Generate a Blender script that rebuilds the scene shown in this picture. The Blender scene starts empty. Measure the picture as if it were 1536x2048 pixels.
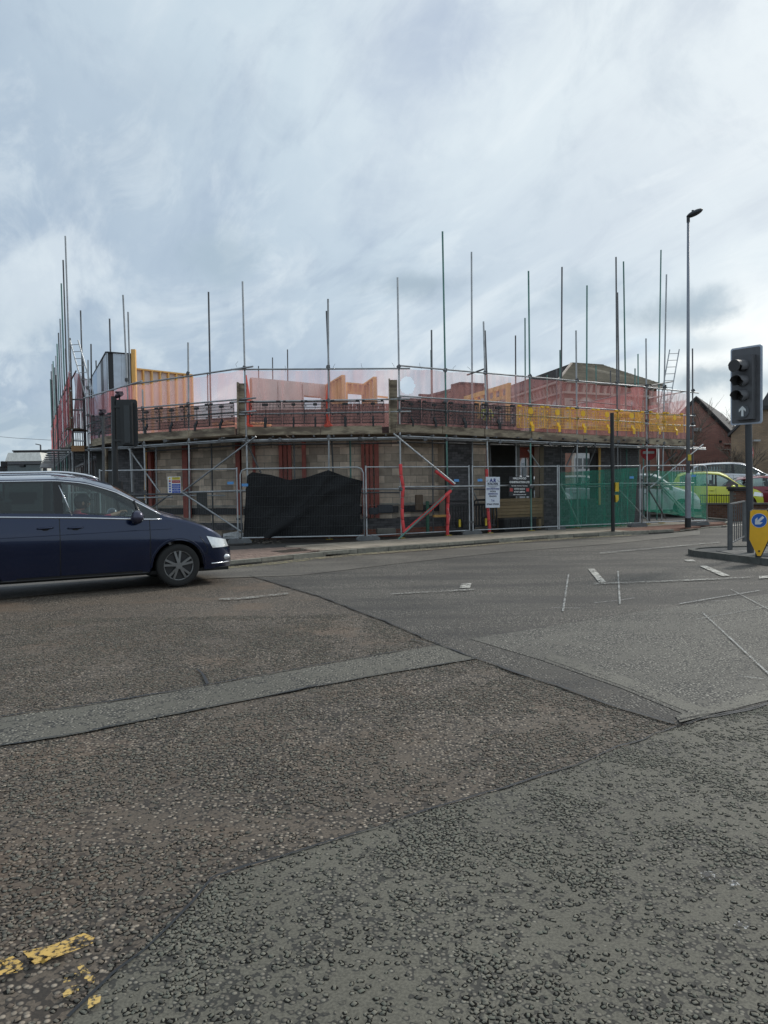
import bpy, bmesh, math, random
import numpy as np
from mathutils import Vector, Matrix, noise
random.seed(7); RNG = np.random.default_rng(7)
R = math.radians
scn = bpy.context.scene
COL = scn.collection
# ------------------------------------------------------------------ camera
FPX = 1538.0; PITCH = R(2.01); ROLL = R(0.9); EYE = Vector((0, 0, 1.6))
_f = Vector((0, math.cos(PITCH), -math.sin(PITCH)))
_r0 = Vector((1, 0, 0)); _u0 = Vector((0, math.sin(PITCH), math.cos(PITCH)))
_u = _u0 * math.cos(ROLL) + _r0 * math.sin(ROLL)
_r = _r0 * math.cos(ROLL) - _u0 * math.sin(ROLL)
cd = bpy.data.cameras.new('camera'); cam = bpy.data.objects.new('camera', cd); COL.objects.link(cam)
cd.sensor_fit = 'HORIZONTAL'; cd.sensor_width = 36; cd.lens = 36 * FPX / 1536
cd.clip_start = 0.1; cd.clip_end = 3000
cam.matrix_world = Matrix(((_r.x, _u.x, -_f.x, 0), (_r.y, _u.y, -_f.y, 0), (_r.z, _u.z, -_f.z, 1.6), (0, 0, 0, 1)))
scn.camera = cam
scn.render.resolution_x = 768; scn.render.resolution_y = 1024
# ------------------------------------------------------------------ light
SUN_AZ = R(48); SUN_EL = R(38)          # azimuth clockwise from +Y
sd = Vector((math.sin(SUN_AZ) * math.cos(SUN_EL), math.cos(SUN_AZ) * math.cos(SUN_EL), math.sin(SUN_EL)))
sl = bpy.data.lights.new('sun', 'SUN'); sl.energy = 1.5; sl.angle = R(10); sl.color = (1, .95, .87)
so = bpy.data.objects.new('sun', sl); COL.objects.link(so)
so.rotation_euler = sd.to_track_quat('Z', 'Y').to_euler(); so.location = (0, 0, 30)
vs = scn.view_settings; vs.view_transform = 'Standard'; vs.look = 'None'; vs.gamma = 1; vs.exposure = 0.38
vs.use_curve_mapping = False
scn.cycles.max_bounces = 6; scn.cycles.transparent_max_bounces = 24; scn.cycles.diffuse_bounces = 3
scn.cycles.use_denoising = True

def ray(px, py):
    return (_f + _r * ((px - 768) / FPX) - _u * ((py - 1024) / FPX))
def D(px, py, d):
    v = ray(px, py); return EYE + v * (d / v.y)
def G(px, py, z=0.0):
    v = ray(px, py); return EYE + v * ((z - 1.6) / v.z)
def V(px, py, A, B, off=0.0):
    A = Vector((A[0], A[1])); B = Vector((B[0], B[1])); t = (B - A).normalized(); n = Vector((-t.y, t.x))
    if n.y < 0: n = -n
    A = A + n * off; v = ray(px, py); v2 = Vector((v.x, v.y))
    return EYE + v * (A.dot(n) / v2.dot(n))
def xy(px, d): p = D(px, 970, d); return (p.x, p.y)

# ------------------------------------------------------------------ world
def build_world():
    w = bpy.data.worlds.new('World'); scn.world = w; w.use_nodes = True
    nt = w.node_tree; N = nt.nodes; L = nt.links; N.clear()
    def n(t, **k):
        x = N.new(t)
        for a, b in k.items(): setattr(x, a, b)
        return x
    def val(x, s):
        if isinstance(x, (int, float)): s.default_value = x
        elif isinstance(x, (tuple, Vector)): s.default_value = tuple(x)[:3] if s.type == 'VECTOR' else (*tuple(x)[:3], 1)
        else: L.new(x, s)
    def ma(op, a, b=0, c=0, clamp=False):
        m = n('ShaderNodeMath', operation=op, use_clamp=clamp); val(a, m.inputs[0]); val(b, m.inputs[1]); val(c, m.inputs[2]); return m.outputs[0]
    def vm(op, a, b=(0, 0, 0)):
        m = n('ShaderNodeVectorMath', operation=op); val(a, m.inputs[0]); val(b, m.inputs[1]); return m
    def mix(f, a, b):
        m = n('ShaderNodeMix', data_type='RGBA'); val(f, m.inputs[0]); val(a, m.inputs[6]); val(b, m.inputs[7]); return m.outputs[2]
    def mr(x, a, b, c=0, d=1):
        m = n('ShaderNodeMapRange', interpolation_type='SMOOTHSTEP'); val(x, m.inputs[0]); val(a, m.inputs[1]); val(b, m.inputs[2]); val(c, m.inputs[3]); val(d, m.inputs[4]); return m.outputs[0]
    def nz(vec, sc, det=5, rough=.55, dist=0.0):
        m = n('ShaderNodeTexNoise'); L.new(vec, m.inputs['Vector']); m.inputs['Scale'].default_value = sc
        m.inputs['Detail'].default_value = det; m.inputs['Roughness'].default_value = rough; m.inputs['Distortion'].default_value = dist; return m.outputs[0]
    sky = n('ShaderNodeTexSky', sky_type='NISHITA', sun_disc=False)
    sky.sun_elevation = SUN_EL; sky.sun_rotation = SUN_AZ; sky.air_density = 1; sky.dust_density = 2.0
    bg1 = n('ShaderNodeBackground'); L.new(sky.outputs[0], bg1.inputs[0]); bg1.inputs[1].default_value = .07
    tc = n('ShaderNodeTexCoord'); d = tc.outputs['Generated']
    sep = n('ShaderNodeSeparateXYZ'); L.new(d, sep.inputs[0]); x, y, z = sep.outputs
    zz = ma('ADD', ma('MAXIMUM', z, 0.0), .22)
    comb = n('ShaderNodeCombineXYZ'); L.new(ma('DIVIDE', x, zz), comb.inputs[0]); L.new(ma('DIVIDE', y, zz), comb.inputs[1])
    def streak(az, sx, sy, off=(0, 0, 0)):
        mp = n('ShaderNodeMapping'); L.new(comb.outputs[0], mp.inputs[0]); mp.inputs['Rotation'].default_value = (0, 0, az)
        mp.inputs['Scale'].default_value = (1, 1, 1); m2 = n('ShaderNodeMapping'); L.new(mp.outputs[0], m2.inputs[0])
        m2.inputs['Scale'].default_value = (sx, sy, 1); m2.inputs['Location'].default_value = off; return m2.outputs[0]
    a = R(-116)                                   # cloud streets run from front-left to right
    s1 = nz(streak(a, .60, 1.75), 1.15, 8, .60, .5)
    s2 = nz(streak(a, 1.4, 3.4, (3, 1, 0)), 1.6, 7, .62, .5)
    big = nz(streak(R(-110), .35, .8, (1.3, .4, 0)), 1.0, 4, .5, .3)
    sundot = vm('DOT_PRODUCT', d, sd).outputs['Value']
    glow = mr(sundot, .0, .86)
    base = mix(glow, (.30, .395, .53), (.72, .79, .86))
    veil = mix(mr(big, .3, .68), (.27, .35, .50), (.60, .69, .77))
    col = mix(.55, base, veil)
    col = mix(ma('MULTIPLY', mr(s1, .50, .66), .75), col, (.74, .79, .85))
    col = mix(ma('MULTIPLY', mr(s1, .47, .30), .50), col, (.27, .345, .50))
    col = mix(ma('MULTIPLY', mr(s2, .52, .68), .42), col, (.78, .83, .88))
    col = mix(ma('MULTIPLY', mr(s2, .46, .30), .22), col, (.26, .33, .47))
    # towards the sun it is brighter
    col = mix(ma('MULTIPLY', mr(sundot, .62, 1.0), .55), col, (.98, .98, .98))
    col = mix(mr(y, .15, -.55, 0, .7), col, (.66, .73, .79))      # added fill: sky behind the camera brightened to lift the shaded walls
    # horizon haze
    col = mix(mr(z, .16, -.02, 0, .55), col, (.60, .69, .76))
    iso = nz(d, 3.2, 8, .62, .7)
    col = mix(ma('MULTIPLY', mr(iso, .50, .66), .22), col, (.84, .88, .92)); col = mix(ma('MULTIPLY', mr(iso, .48, .34), .22), col, (.30, .38, .50))
    nb = nz(d, 9, 6, .62, .6); nb2 = nz(d, 22, 5, .6, .5)
    def puff(px, py, rx, ry, c, k, col, soft=1.0, ang=0, edge=.9):
        v = ray(px, py).normalized(); t1 = _r * math.cos(ang) - _u * math.sin(ang); t2 = _u * math.cos(ang) + _r * math.sin(ang)
        q1 = ma('MULTIPLY', ma('SUBTRACT', vm('DOT_PRODUCT', d, t1).outputs['Value'], v.dot(t1)), FPX / rx)
        q2 = ma('MULTIPLY', ma('SUBTRACT', vm('DOT_PRODUCT', d, t2).outputs['Value'], v.dot(t2)), FPX / ry)
        r = ma('SQRT', ma('ADD', ma('MULTIPLY', q1, q1), ma('MULTIPLY', q2, q2)))
        r = ma('ADD', r, ma('MULTIPLY', ma('SUBTRACT', nb, .5), 3.0)); r = ma('ADD', r, ma('MULTIPLY', ma('SUBTRACT', nb2, .5), 1.3))
        f = ma('MULTIPLY', mr(r, edge + soft * .5, edge - soft * .7), k)
        f = ma('MULTIPLY', f, mr(vm('DOT_PRODUCT', d, v).outputs['Value'], 0, .3))
        return mix(f, col, c)
    G1 = (.30, .38, .46); G2 = (.38, .47, .56); W = (1.0, 1.0, 1.0)
    for p in [(1430, 640, 95, 60, W, .95), (1500, 690, 110, 60, W, .95), (1440, 730, 120, 30, W, .8), (1330, 600, 90, 40, (.66, .73, .8), .6), (1010, 745, 90, 26, (.88, .92, .95), .75),
              (1180, 585, 100, 45, G2, .62), (1350, 625, 75, 34, G1, .75), (1420, 610, 40, 26, G2, .5), (830, 568, 85, 24, G1, .62), (450, 515, 62, 48, G2, .6),
              (1410, 760, 60, 26, G1, .75), (1500, 775, 90, 30, G2, .7), (1400, 690, 60, 18, G2, .5), (60, 850, 140, 30, G2, .4), (60, 660, 200, 60, G2, .3),
              (1440, 830, 100, 40, W, .9), (330, 200, 170, 70, (.36, .44, .55), .25), (1300, 690, 60, 22, (.62, .74, .86), .5),
              (800, 110, 130, 110, (.37, .44, .59), .45), (930, 60, 90, 60, (.38, .45, .6), .4), (1390, 20, 100, 60, (.42, .48, .6), .4)]:
        px, py, rx, ry, c, k = p; col = puff(px, py, rx, ry, c, k, col, soft=1.3 if ry < 60 else 1.8)
    gam = n('ShaderNodeMix', data_type='RGBA'); gam.blend_type = 'MULTIPLY'; gam.inputs[0].default_value = 1; L.new(col, gam.inputs[6]); gam.inputs[7].default_value = (.80, .835, .83, 1)
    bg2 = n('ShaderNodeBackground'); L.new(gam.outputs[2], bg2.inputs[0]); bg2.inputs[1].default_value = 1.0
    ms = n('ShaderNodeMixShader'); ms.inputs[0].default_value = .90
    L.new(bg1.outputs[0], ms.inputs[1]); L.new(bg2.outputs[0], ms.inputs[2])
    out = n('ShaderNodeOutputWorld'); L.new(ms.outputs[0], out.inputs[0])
build_world()

# ------------------------------------------------------------------ materials
def newmat(name):
    m = bpy.data.materials.new(name); m.use_nodes = True; nt = m.node_tree; nt.nodes.clear()
    return m, nt
class NB:
    def __init__(s, nt): s.nt = nt
    def n(s, t, **k):
        x = s.nt.nodes.new(t)
        for a, b in k.items(): setattr(x, a, b)
        return x
    def val(s, x, k):
        if isinstance(x, (int, float)): k.default_value = x
        elif isinstance(x, (tuple, Vector)): k.default_value = tuple(x)[:3] if k.type == 'VECTOR' else (*tuple(x)[:3], 1)
        else: s.nt.links.new(x, k)
    def ma(s, op, a, b=0, c=0, clamp=False):
        m = s.n('ShaderNodeMath', operation=op, use_clamp=clamp); s.val(a, m.inputs[0]); s.val(b, m.inputs[1]); s.val(c, m.inputs[2]); return m.outputs[0]
    def mix(s, f, a, b, bt='MIX'):
        m = s.n('ShaderNodeMix', data_type='RGBA', blend_type=bt); s.val(f, m.inputs[0]); s.val(a, m.inputs[6]); s.val(b, m.inputs[7]); return m.outputs[2]
    def mr(s, x, a, b, c=0, d=1, it='SMOOTHSTEP'):
        m = s.n('ShaderNodeMapRange', interpolation_type=it)
        for i, v in enumerate((x, a, b, c, d)): s.val(v, m.inputs[i])
        return m.outputs[0]
    def pos(s, scale=None, rot=None):
        o = s.n('ShaderNodeNewGeometry').outputs['Position']
        if scale or rot:
            mp = s.n('ShaderNodeMapping'); s.nt.links.new(o, mp.inputs[0])
            if scale: mp.inputs['Scale'].default_value = scale
            if rot: mp.inputs['Rotation'].default_value = rot
            o = mp.outputs[0]
        return o
    def noise(s, vec, sc, det=4, ro=.55, dist=0):
        m = s.n('ShaderNodeTexNoise'); s.nt.links.new(vec, m.inputs['Vector'])
        m.inputs['Scale'].default_value = sc; m.inputs['Detail'].default_value = det; m.inputs['Roughness'].default_value = ro; m.inputs['Distortion'].default_value = dist
        return m.outputs[0]
    def vor(s, vec, sc, feat='F1', rnd=1):
        m = s.n('ShaderNodeTexVoronoi', feature=feat); s.nt.links.new(vec, m.inputs['Vector']); m.inputs['Scale'].default_value = sc
        m.inputs['Randomness'].default_value = rnd; return m
    def bump(s, h, st, dist=.01, nrm=None):
        b = s.n('ShaderNodeBump'); s.val(h, b.inputs['Height']); b.inputs['Strength'].default_value = st; b.inputs['Distance'].default_value = dist
        if nrm is not None: s.nt.links.new(nrm, b.inputs['Normal'])
        return b.outputs[0]
    def bsdf(s, col, rough=.6, metal=0, nrm=None, coat=0, spec=.5, trans=0, emit=None, es=0, alpha=None):
        p = s.n('ShaderNodeBsdfPrincipled'); s.val(col, p.inputs['Base Color']); s.val(rough, p.inputs['Roughness']); s.val(metal, p.inputs['Metallic'])
        p.inputs['Specular IOR Level'].default_value = spec; p.inputs['Coat Weight'].default_value = coat; p.inputs['Coat Roughness'].default_value = .04
        p.inputs['Transmission Weight'].default_value = trans
        if emit: s.val(emit, p.inputs['Emission Color']); p.inputs['Emission Strength'].default_value = es
        if nrm is not None: s.nt.links.new(nrm, p.inputs['Normal'])
        if alpha is not None: s.val(alpha, p.inputs['Alpha'])
        return p.outputs[0]
    def out(s, sh, disp=None):
        o = s.n('ShaderNodeOutputMaterial'); s.nt.links.new(sh, o.inputs[0])
_mc = {}
def M(name, col, rough=.6, metal=0, var=.18, sc=6, rnd=.0, bump=0, bsc=60, coat=0, spec=.5, col2=None, sc2=1.5, dirt=0, stretch=None, emit=0):
    if name in _mc: return _mc[name]
    m, nt = newmat(name); b = NB(nt); p = b.pos(stretch)
    f = b.noise(p, sc, 5, .6)
    k = b.mr(f, .25, .75, 1 - var, 1 + var, 'LINEAR')
    if rnd:
        k = b.ma('MULTIPLY', k, b.mr(b.n('ShaderNodeObjectInfo').outputs['Random'], 0, 1, 1 - rnd, 1 + rnd, 'LINEAR'))
    base = col
    if col2 is not None: base = b.mix(b.mr(b.noise(p, sc2, 6, .65), .42, .6), col, col2)
    if dirt: base = b.mix(b.mr(b.noise(p, sc * .37, 6, .7), .5, .72, 0, dirt), base, (.03, .028, .024))
    vmx = b.n('ShaderNodeVectorMath', operation='SCALE'); b.val(base, vmx.inputs[0]); b.val(k, vmx.inputs['Scale'])
    nrm = None
    if bump: nrm = b.bump(b.noise(p, bsc, 3, .6), bump, .01)
    b.out(b.bsdf(vmx.outputs[0], b.mr(f, 0, 1, max(0, rough - .1), min(1, rough + .1), 'LINEAR'), metal, nrm, coat, spec, emit=col if emit else None, es=emit))
    _mc[name] = m; return m
def setdef(v):
    return v

# ------------------------------------------------------------------ geometry helpers
class MB:
    def __init__(s): s.v = []; s.f = []; s.mi = []; s.m = 0
    def add(s, vs, fs):
        o = len(s.v); s.v += [tuple(x) for x in vs]
        for f in fs: s.f.append(tuple(i + o for i in f)); s.mi.append(s.m)
    def box(s, c, size, yaw=0, rot=None):
        c = Vector(c); Mx = rot if rot is not None else Matrix.Rotation(yaw, 3, 'Z'); h = Vector(size) * .5
        P = [c + Mx @ Vector((sx * h.x, sy * h.y, sz * h.z)) for sx in (-1, 1) for sy in (-1, 1) for sz in (-1, 1)]
        s.add(P, [(0, 1, 3, 2), (4, 6, 7, 5), (0, 4, 5, 1), (2, 3, 7, 6), (0, 2, 6, 4), (1, 5, 7, 3)])
    def beam(s, a, b, w, h, up=Vector((0, 0, 1))):
        a = Vector(a); b = Vector(b); d = b - a; L = d.length; x = d.normalized(); y = up.cross(x)
        if y.length < 1e-4: y = Vector((1, 0, 0)).cross(x)
        y.normalize(); z = x.cross(y); s.box((a + b) / 2, (L, w, h), rot=Matrix((x, y, z)).transposed())
    def tube(s, a, b, r, n=8, r2=None, cap=True):
        a = Vector(a); b = Vector(b); r2 = r if r2 is None else r2; d = (b - a).normalized()
        u = d.orthogonal().normalized(); w = d.cross(u); P = []
        for q, rr in ((a, r), (b, r2)):
            for i in range(n): t = 2 * math.pi * i / n; P.append(q + u * (rr * math.cos(t)) + w * (rr * math.sin(t)))
        F = [(i, (i + 1) % n, n + (i + 1) % n, n + i) for i in range(n)]
        if cap: F += [tuple(range(n))[::-1], tuple(range(n, 2 * n))]
        s.add(P, F)
    def path(s, pts, r, n=8, closed=False):
        pts = [Vector(p) for p in pts]; P = []; k = len(pts); F = []; pu = None
        for j, q in enumerate(pts):
            a = pts[j - 1] if (j or closed) else pts[j]; c = pts[(j + 1) % k] if (j < k - 1 or closed) else pts[j]
            d = (c - a).normalized(); u = d.orthogonal().normalized() if pu is None else (pu - d * pu.dot(d)).normalized(); pu = u; w = d.cross(u)
            rr = r[j] if isinstance(r, (list, tuple)) else r
            for i in range(n): t = 2 * math.pi * i / n; P.append(q + u * (rr * math.cos(t)) + w * (rr * math.sin(t)))
        for j in range(k if closed else k - 1):
            o = j * n; o2 = ((j + 1) % k) * n
            F += [(o + i, o + (i + 1) % n, o2 + (i + 1) % n, o2 + i) for i in range(n)]
        if not closed: F += [tuple(range(n))[::-1], tuple(range((k - 1) * n, k * n))]
        s.add(P, F)
    def prism(s, poly, ext):
        n = len(poly); e = Vector(ext); P = [Vector(p) for p in poly]; P = P + [p + e for p in P]
        s.add(P, [tuple(range(n))[::-1], tuple(range(n, 2 * n))] + [(i, (i + 1) % n, n + (i + 1) % n, n + i) for i in range(n)])
    def face(s, pts): s.add(pts, [tuple(range(len(pts)))])
    def sphere(s, c, r, n=12, m=8, sc=(1, 1, 1), rot=None):
        P = []; F = []; c = Vector(c)
        for j in range(m + 1):
            ph = math.pi * j / m
            for i in range(n):
                t = 2 * math.pi * i / n; v = Vector((math.sin(ph) * math.cos(t) * sc[0], math.sin(ph) * math.sin(t) * sc[1], math.cos(ph) * sc[2])) * r
                P.append(c + (rot @ v if rot is not None else v))
        for j in range(m): F += [(j * n + i, j * n + (i + 1) % n, (j + 1) * n + (i + 1) % n, (j + 1) * n + i) for i in range(n)]
        s.add(P, F)
    def mesh(s, name, mats, smooth=False, recalc=True):
        me = bpy.data.meshes.new(name); me.from_pydata(s.v, [], s.f)
        for m in (mats if isinstance(mats, (list, tuple)) else [mats]): me.materials.append(m)
        me.polygons.foreach_set('material_index', s.mi)
        if recalc:
            bm = bmesh.new(); bm.from_mesh(me); bmesh.ops.remove_doubles(bm, verts=bm.verts, dist=1e-5) if smooth else None
            bmesh.ops.recalc_face_normals(bm, faces=bm.faces); bm.to_mesh(me); bm.free()
        if smooth: me.shade_smooth()
        return me
    def build(s, name, mats, parent=None, smooth=False, recalc=True, **k):
        return link(name, s.mesh(name, mats, smooth, recalc), parent, **k)
def link(name, me, parent=None, M4=None, **k):
    o = bpy.data.objects.new(name, me); COL.objects.link(o)
    if M4 is not None: o.matrix_basis = M4
    if parent is not None: o.parent = parent; o.matrix_parent_inverse = parent_inv(parent)
    for a, b in k.items(): o[a] = b
    return o
_inv = {}
def parent_inv(p):
    if p.name not in _inv: _inv[p.name] = world_of(p).inverted()
    return _inv[p.name]
def world_of(o):
    m = o.matrix_basis.copy()
    if o.parent: m = world_of(o.parent) @ o.matrix_parent_inverse @ m
    return m
def T(name, label, cat, loc=(0, 0, 0), group=None):
    o = bpy.data.objects.new(name, None); COL.objects.link(o); o.empty_display_size = .1; o.matrix_basis = Matrix.Translation(loc)
    tag(o, label, cat, group); return o
def tag(o, label, cat, group=None):
    o['label'] = label; o['category'] = cat
    if group: o['group'] = group
    return o
_uc = {}
def ucube(mat):
    if mat.name not in _uc: mb = MB(); mb.box((0, 0, 0), (1, 1, 1)); _uc[mat.name] = mb.mesh('unit_box', mat)
    return _uc[mat.name]
_ut = {}
def utube(mat):
    if mat.name not in _ut:
        mb = MB(); mb.tube((0, 0, 0), (0, 0, 1), 1, 10); me = mb.mesh('unit_tube', mat, True)
        me.set_sharp_from_angle(angle=R(50)); _ut[mat.name] = me
    return _ut[mat.name]
def bx(name, c, size, yaw, mat, parent, rot=None, **k):
    Mx = (Matrix.Rotation(yaw, 4, 'Z') if rot is None else rot.to_4x4())
    return link(name, ucube(mat), parent, Matrix.Translation(c) @ Mx @ Matrix.Diagonal((*size, 1)), **k)
def bm_(name, a, b, w, h, mat, parent, up=Vector((0, 0, 1)), **k):
    a = Vector(a); b = Vector(b); x = (b - a); L = x.length; x.normalize(); y = up.cross(x)
    if y.length < 1e-4: y = Vector((1, 0, 0)).cross(x)
    y.normalize(); z = x.cross(y)
    return bx(name, (a + b) / 2, (L, w, h), 0, mat, parent, rot=Matrix((x, y, z)).transposed(), **k)
def tb(name, a, b, r, mat, parent, **k):
    a = Vector(a); b = Vector(b); d = b - a; q = d.to_track_quat('Z', 'Y').to_matrix().to_4x4()
    return link(name, utube(mat), parent, Matrix.Translation(a) @ q @ Matrix.Diagonal((r, r, d.length, 1)), **k)
def text_mesh(s, size, mat, depth=.002, bold=0.0, align='CENTER', sx=1.0):
    cu = bpy.data.curves.new('t', 'FONT'); cu.body = s; cu.size = size; cu.extrude = depth; cu.align_x = align; cu.align_y = 'CENTER'; cu.offset = bold; cu.resolution_u = 2
    o = bpy.data.objects.new('t', cu); COL.objects.link(o); dg = bpy.context.evaluated_depsgraph_get(); dg.update()
    me = bpy.data.meshes.new_from_object(o.evaluated_get(dg)); bpy.data.objects.remove(o); bpy.data.curves.remove(cu)
    me.materials.clear(); me.materials.append(mat); me.transform(Matrix.Diagonal((sx, 1, 1, 1))); return me
# ------------------------------------------------------------------ asphalt materials
def asphalt(name, binder, chip, cover=.5, sc=75, dark=(.012, .012, .012), warm=0.0, rough=.75, cl=.9, bst=.6, stain=None):
    m, nt = newmat(name); b = NB(nt); p = b.pos()
    v = b.vor(p, sc); vc = v.outputs['Color']; vd = v.outputs['Distance']
    sp = b.n('ShaderNodeSeparateColor'); nt.links.new(vc, sp.inputs[0])
    big = b.noise(p, .55, 4, .55); mid = b.noise(p, cl, 4, .62, .4); fine = b.noise(p, 90, 3, .6)
    thr = b.mr(mid, .35, .68, cover - .38, cover + .38, 'LINEAR')
    ischip = b.mr(b.ma('SUBTRACT', thr, sp.outputs[0]), -.02, .04)
    core = b.mr(vd, .50, .30)
    k = b.mr(sp.outputs[1], 0, 1, .55, 1.5, 'LINEAR')
    s = b.n('ShaderNodeVectorMath', operation='SCALE'); b.val(chip, s.inputs[0]); b.val(k, s.inputs['Scale'])
    stone = b.mix(b.ma('MULTIPLY', sp.outputs[2], .35), s.outputs[0], (.16, .125, .095))
    bind = b.mix(b.mr(fine, .35, .65, 0, .85), tuple(x * 1.18 for x in binder), tuple(x * .62 for x in binder))
    col = b.mix(b.ma('MULTIPLY', ischip, .75), bind, dark)
    col = b.mix(b.ma('MULTIPLY', ischip, core), col, stone)
    kk = b.mr(big, .3, .7, .82, 1.18, 'LINEAR')
    s2 = b.n('ShaderNodeVectorMath', operation='SCALE'); b.val(col, s2.inputs[0]); b.val(kk, s2.inputs['Scale']); col = s2.outputs[0]
    if warm: col = b.mix(b.mr(b.noise(p, .8, 5, .65), .5, .68, 0, warm), col, (.17, .11, .07))
    if stain: col = b.mix(b.mr(b.noise(b.pos((.35, 1.6, 1), (0, 0, R(-31))), .7, 5, .6), .42, .62, 0, stain), col, b.mix(.35, (.020, .019, .019), col))
    h = b.ma('ADD', b.ma('MULTIPLY', b.ma('MULTIPLY', ischip, b.mr(vd, .6, .1)), 1.0), b.ma('MULTIPLY', fine, .25))
    b.out(b.bsdf(col, rough, 0, b.bump(h, bst, .008), spec=.45)); return m
A_base = asphalt('asphalt_coarse_brown', (.112, .088, .066), (.25, .21, .165), .64, 42, warm=.42, cl=1.3, dark=(.016, .013, .011), bst=.8)
A_strip = asphalt('asphalt_trench_strip', (.122, .114, .092), (.25, .235, .195), .52, 42, cl=2.2, bst=.6, stain=.15)
A_dark = asphalt('asphalt_dark_surface', (.085, .076, .064), (.27, .25, .215), .58, 44, cl=1.0, bst=.7, stain=.85, dark=(.012, .011, .010))
A_dark2 = asphalt('asphalt_worn_surface', (.120, .112, .094), (.30, .285, .245), .60, 44, cl=1.4, bst=.7, stain=.2)
A_fore = asphalt('asphalt_dressed_green_grey', (.118, .110, .086), (.165, .158, .128), .44, 52, cl=2.4)
A_lane = asphalt('asphalt_polished_lane', (.160, .144, .120), (.23, .21, .175), .42, 55, cl=.8, bst=.3, stain=.5, rough=.6)
A_inl = asphalt('asphalt_inlay', (.145, .136, .112), (.26, .245, .21), .45, 48, cl=1.6, bst=.4)
A_far = asphalt('asphalt_far', (.11, .105, .09), (.17, .16, .14), .4, 60, cl=.5, bst=.2, stain=.3)
tar = M('tar_seam', (.012, .012, .013), .45, var=.3, sc=30)

def flat(name, pts, z, mat, sub=None, **k):
    mb = MB(); mb.face([(p.x, p.y, z) for p in pts]); o = mb.build(name, mat, recalc=False, **k); return o
mb = MB(); mb.face([(-1500, -60, 0), (1500, -60, 0), (1500, 2200, 0), (-1500, 2200, 0)]); o = mb.build('ground', A_far, recalc=False, kind='structure')
def gp(lst, z=0): return [G(a, b_, z) for a, b_ in lst]
# near carriageway
flat('road', [Vector(q) for q in ((-25, -3, 0), (12, -3, 0), (40, 14, 0), (40, 45, 0), (5, 26, 0), (-8, 13.8, 0), (-25, 13.8, 0))], .004, A_base, kind='structure')
seamL = [(500, 1153), (640, 1195), (770, 1245), (900, 1301), (1010, 1340), (1130, 1381), (1240, 1420), (1350, 1452)]
rightR = [(1536, 1409), (1900, 1320)]
flat('resurfaced_road', gp(seamL + rightR + [(1900, 1060), (1450, 1040), (1200, 1074), (1010, 1088), (740, 1112)]), .008, A_dark, kind='structure')
flat('worn_road_patch', gp([(940, 1280), (1080, 1322), (1240, 1378), (1398, 1444), (1536, 1403), (1800, 1340), (1800, 1180), (1536, 1190), (1300, 1222), (1130, 1250)]), .012, A_dark2, kind='structure')
flat('trench_strip', gp([(-400, 1540), (0, 1495), (130, 1476), (300, 1442), (560, 1390), (760, 1352), (952, 1320), (880, 1291), (700, 1322), (400, 1376), (200, 1410), (0, 1438), (-400, 1478)]), .012, A_strip, kind='structure')
flat('inlaid_strip', gp([(1085, 1318), (1110, 1313), (1260, 1360), (1420, 1425), (1400, 1437), (1240, 1373)]), .0145, A_inl, kind='structure')
flat('inlaid_strip', gp([(1360, 1450), (1350, 1436), (1536, 1385), (1800, 1330), (1800, 1345), (1536, 1405)]), .018, A_inl, kind='structure')
FORE = [(90, 2100), (135, 2045), (230, 1955), (330, 1862), (430, 1766), (560, 1719), (700, 1676), (850, 1628), (1010, 1581), (1150, 1535), (1240, 1500), (1352, 1458), (1536, 1413), (2000, 1320)]
flat('foreground_road_surface', gp(FORE) + [Vector((12, 3, 0)), Vector((12, -3, 0)), Vector((-2, -3, 0))], .012, A_fore, kind='structure')
flat('polished_lane', gp([(380, 1135), (460, 1136), (600, 1120), (820, 1106), (1010, 1090), (1220, 1078), (1400, 1062), (1400, 1070), (1230, 1088), (1000, 1106), (800, 1128), (600, 1152), (430, 1158), (0, 1200), (-300, 1236), (-300, 1190)]), .014, A_lane, kind='structure')
def seam(name, lst, w, z, jit=.012, mat=tar):
    pts = gp(lst); P = []
    for a, c in zip(pts[:-1], pts[1:]):
        L = (c - a).length; k = max(1, int(L / .12))
        for i in range(k): P.append(a.lerp(c, i / k))
    P.append(pts[-1]); mb = MB(); V_ = []
    for i, q in enumerate(P):
        d = (P[min(i + 1, len(P) - 1)] - P[max(i - 1, 0)]).normalized(); nn = Vector((-d.y, d.x, 0))
        o = noise.noise(q * 4.1) * jit * 2.6 + random.uniform(-1, 1) * jit * .4; ww = w * (.25 + 1.5 * abs(noise.noise(q * 2.3 + Vector((9, 9, 9)))) + .4 * random.random())
        V_ += [(q + nn * (o - ww / 2)), (q + nn * (o + ww / 2))]
    for v in V_: v.z = z
    mb.add(V_, [(2 * i, 2 * i + 1, 2 * i + 3, 2 * i + 2) for i in range(len(P) - 1)])
    return mb.build(name, mat, recalc=False, kind='structure')
seam('road_seam', seamL, .03, .020)
seam('road_seam', FORE[1:-1], .016, .020)
seam('road_seam', [(0, 1438), (200, 1410), (400, 1376), (700, 1322), (880, 1291)], .022, .020)
seam('road_seam', [(0, 1495), (130, 1476), (300, 1442), (560, 1390), (760, 1352), (952, 1320)], .018, .020)
seam('road_seam', [(415, 1372), (402, 1352), (395, 1342)], .03, .020)
seam('road_seam', [(1352, 1458), (1440, 1432), (1536, 1411)], .018, .020)
seam('road_seam', [(820, 1282), (860, 1293), (900, 1290)], .02, .022)
seam('road_seam', [(1345, 1448), (1536, 1408)], .010, .0225, mat=A_dark)
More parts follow.
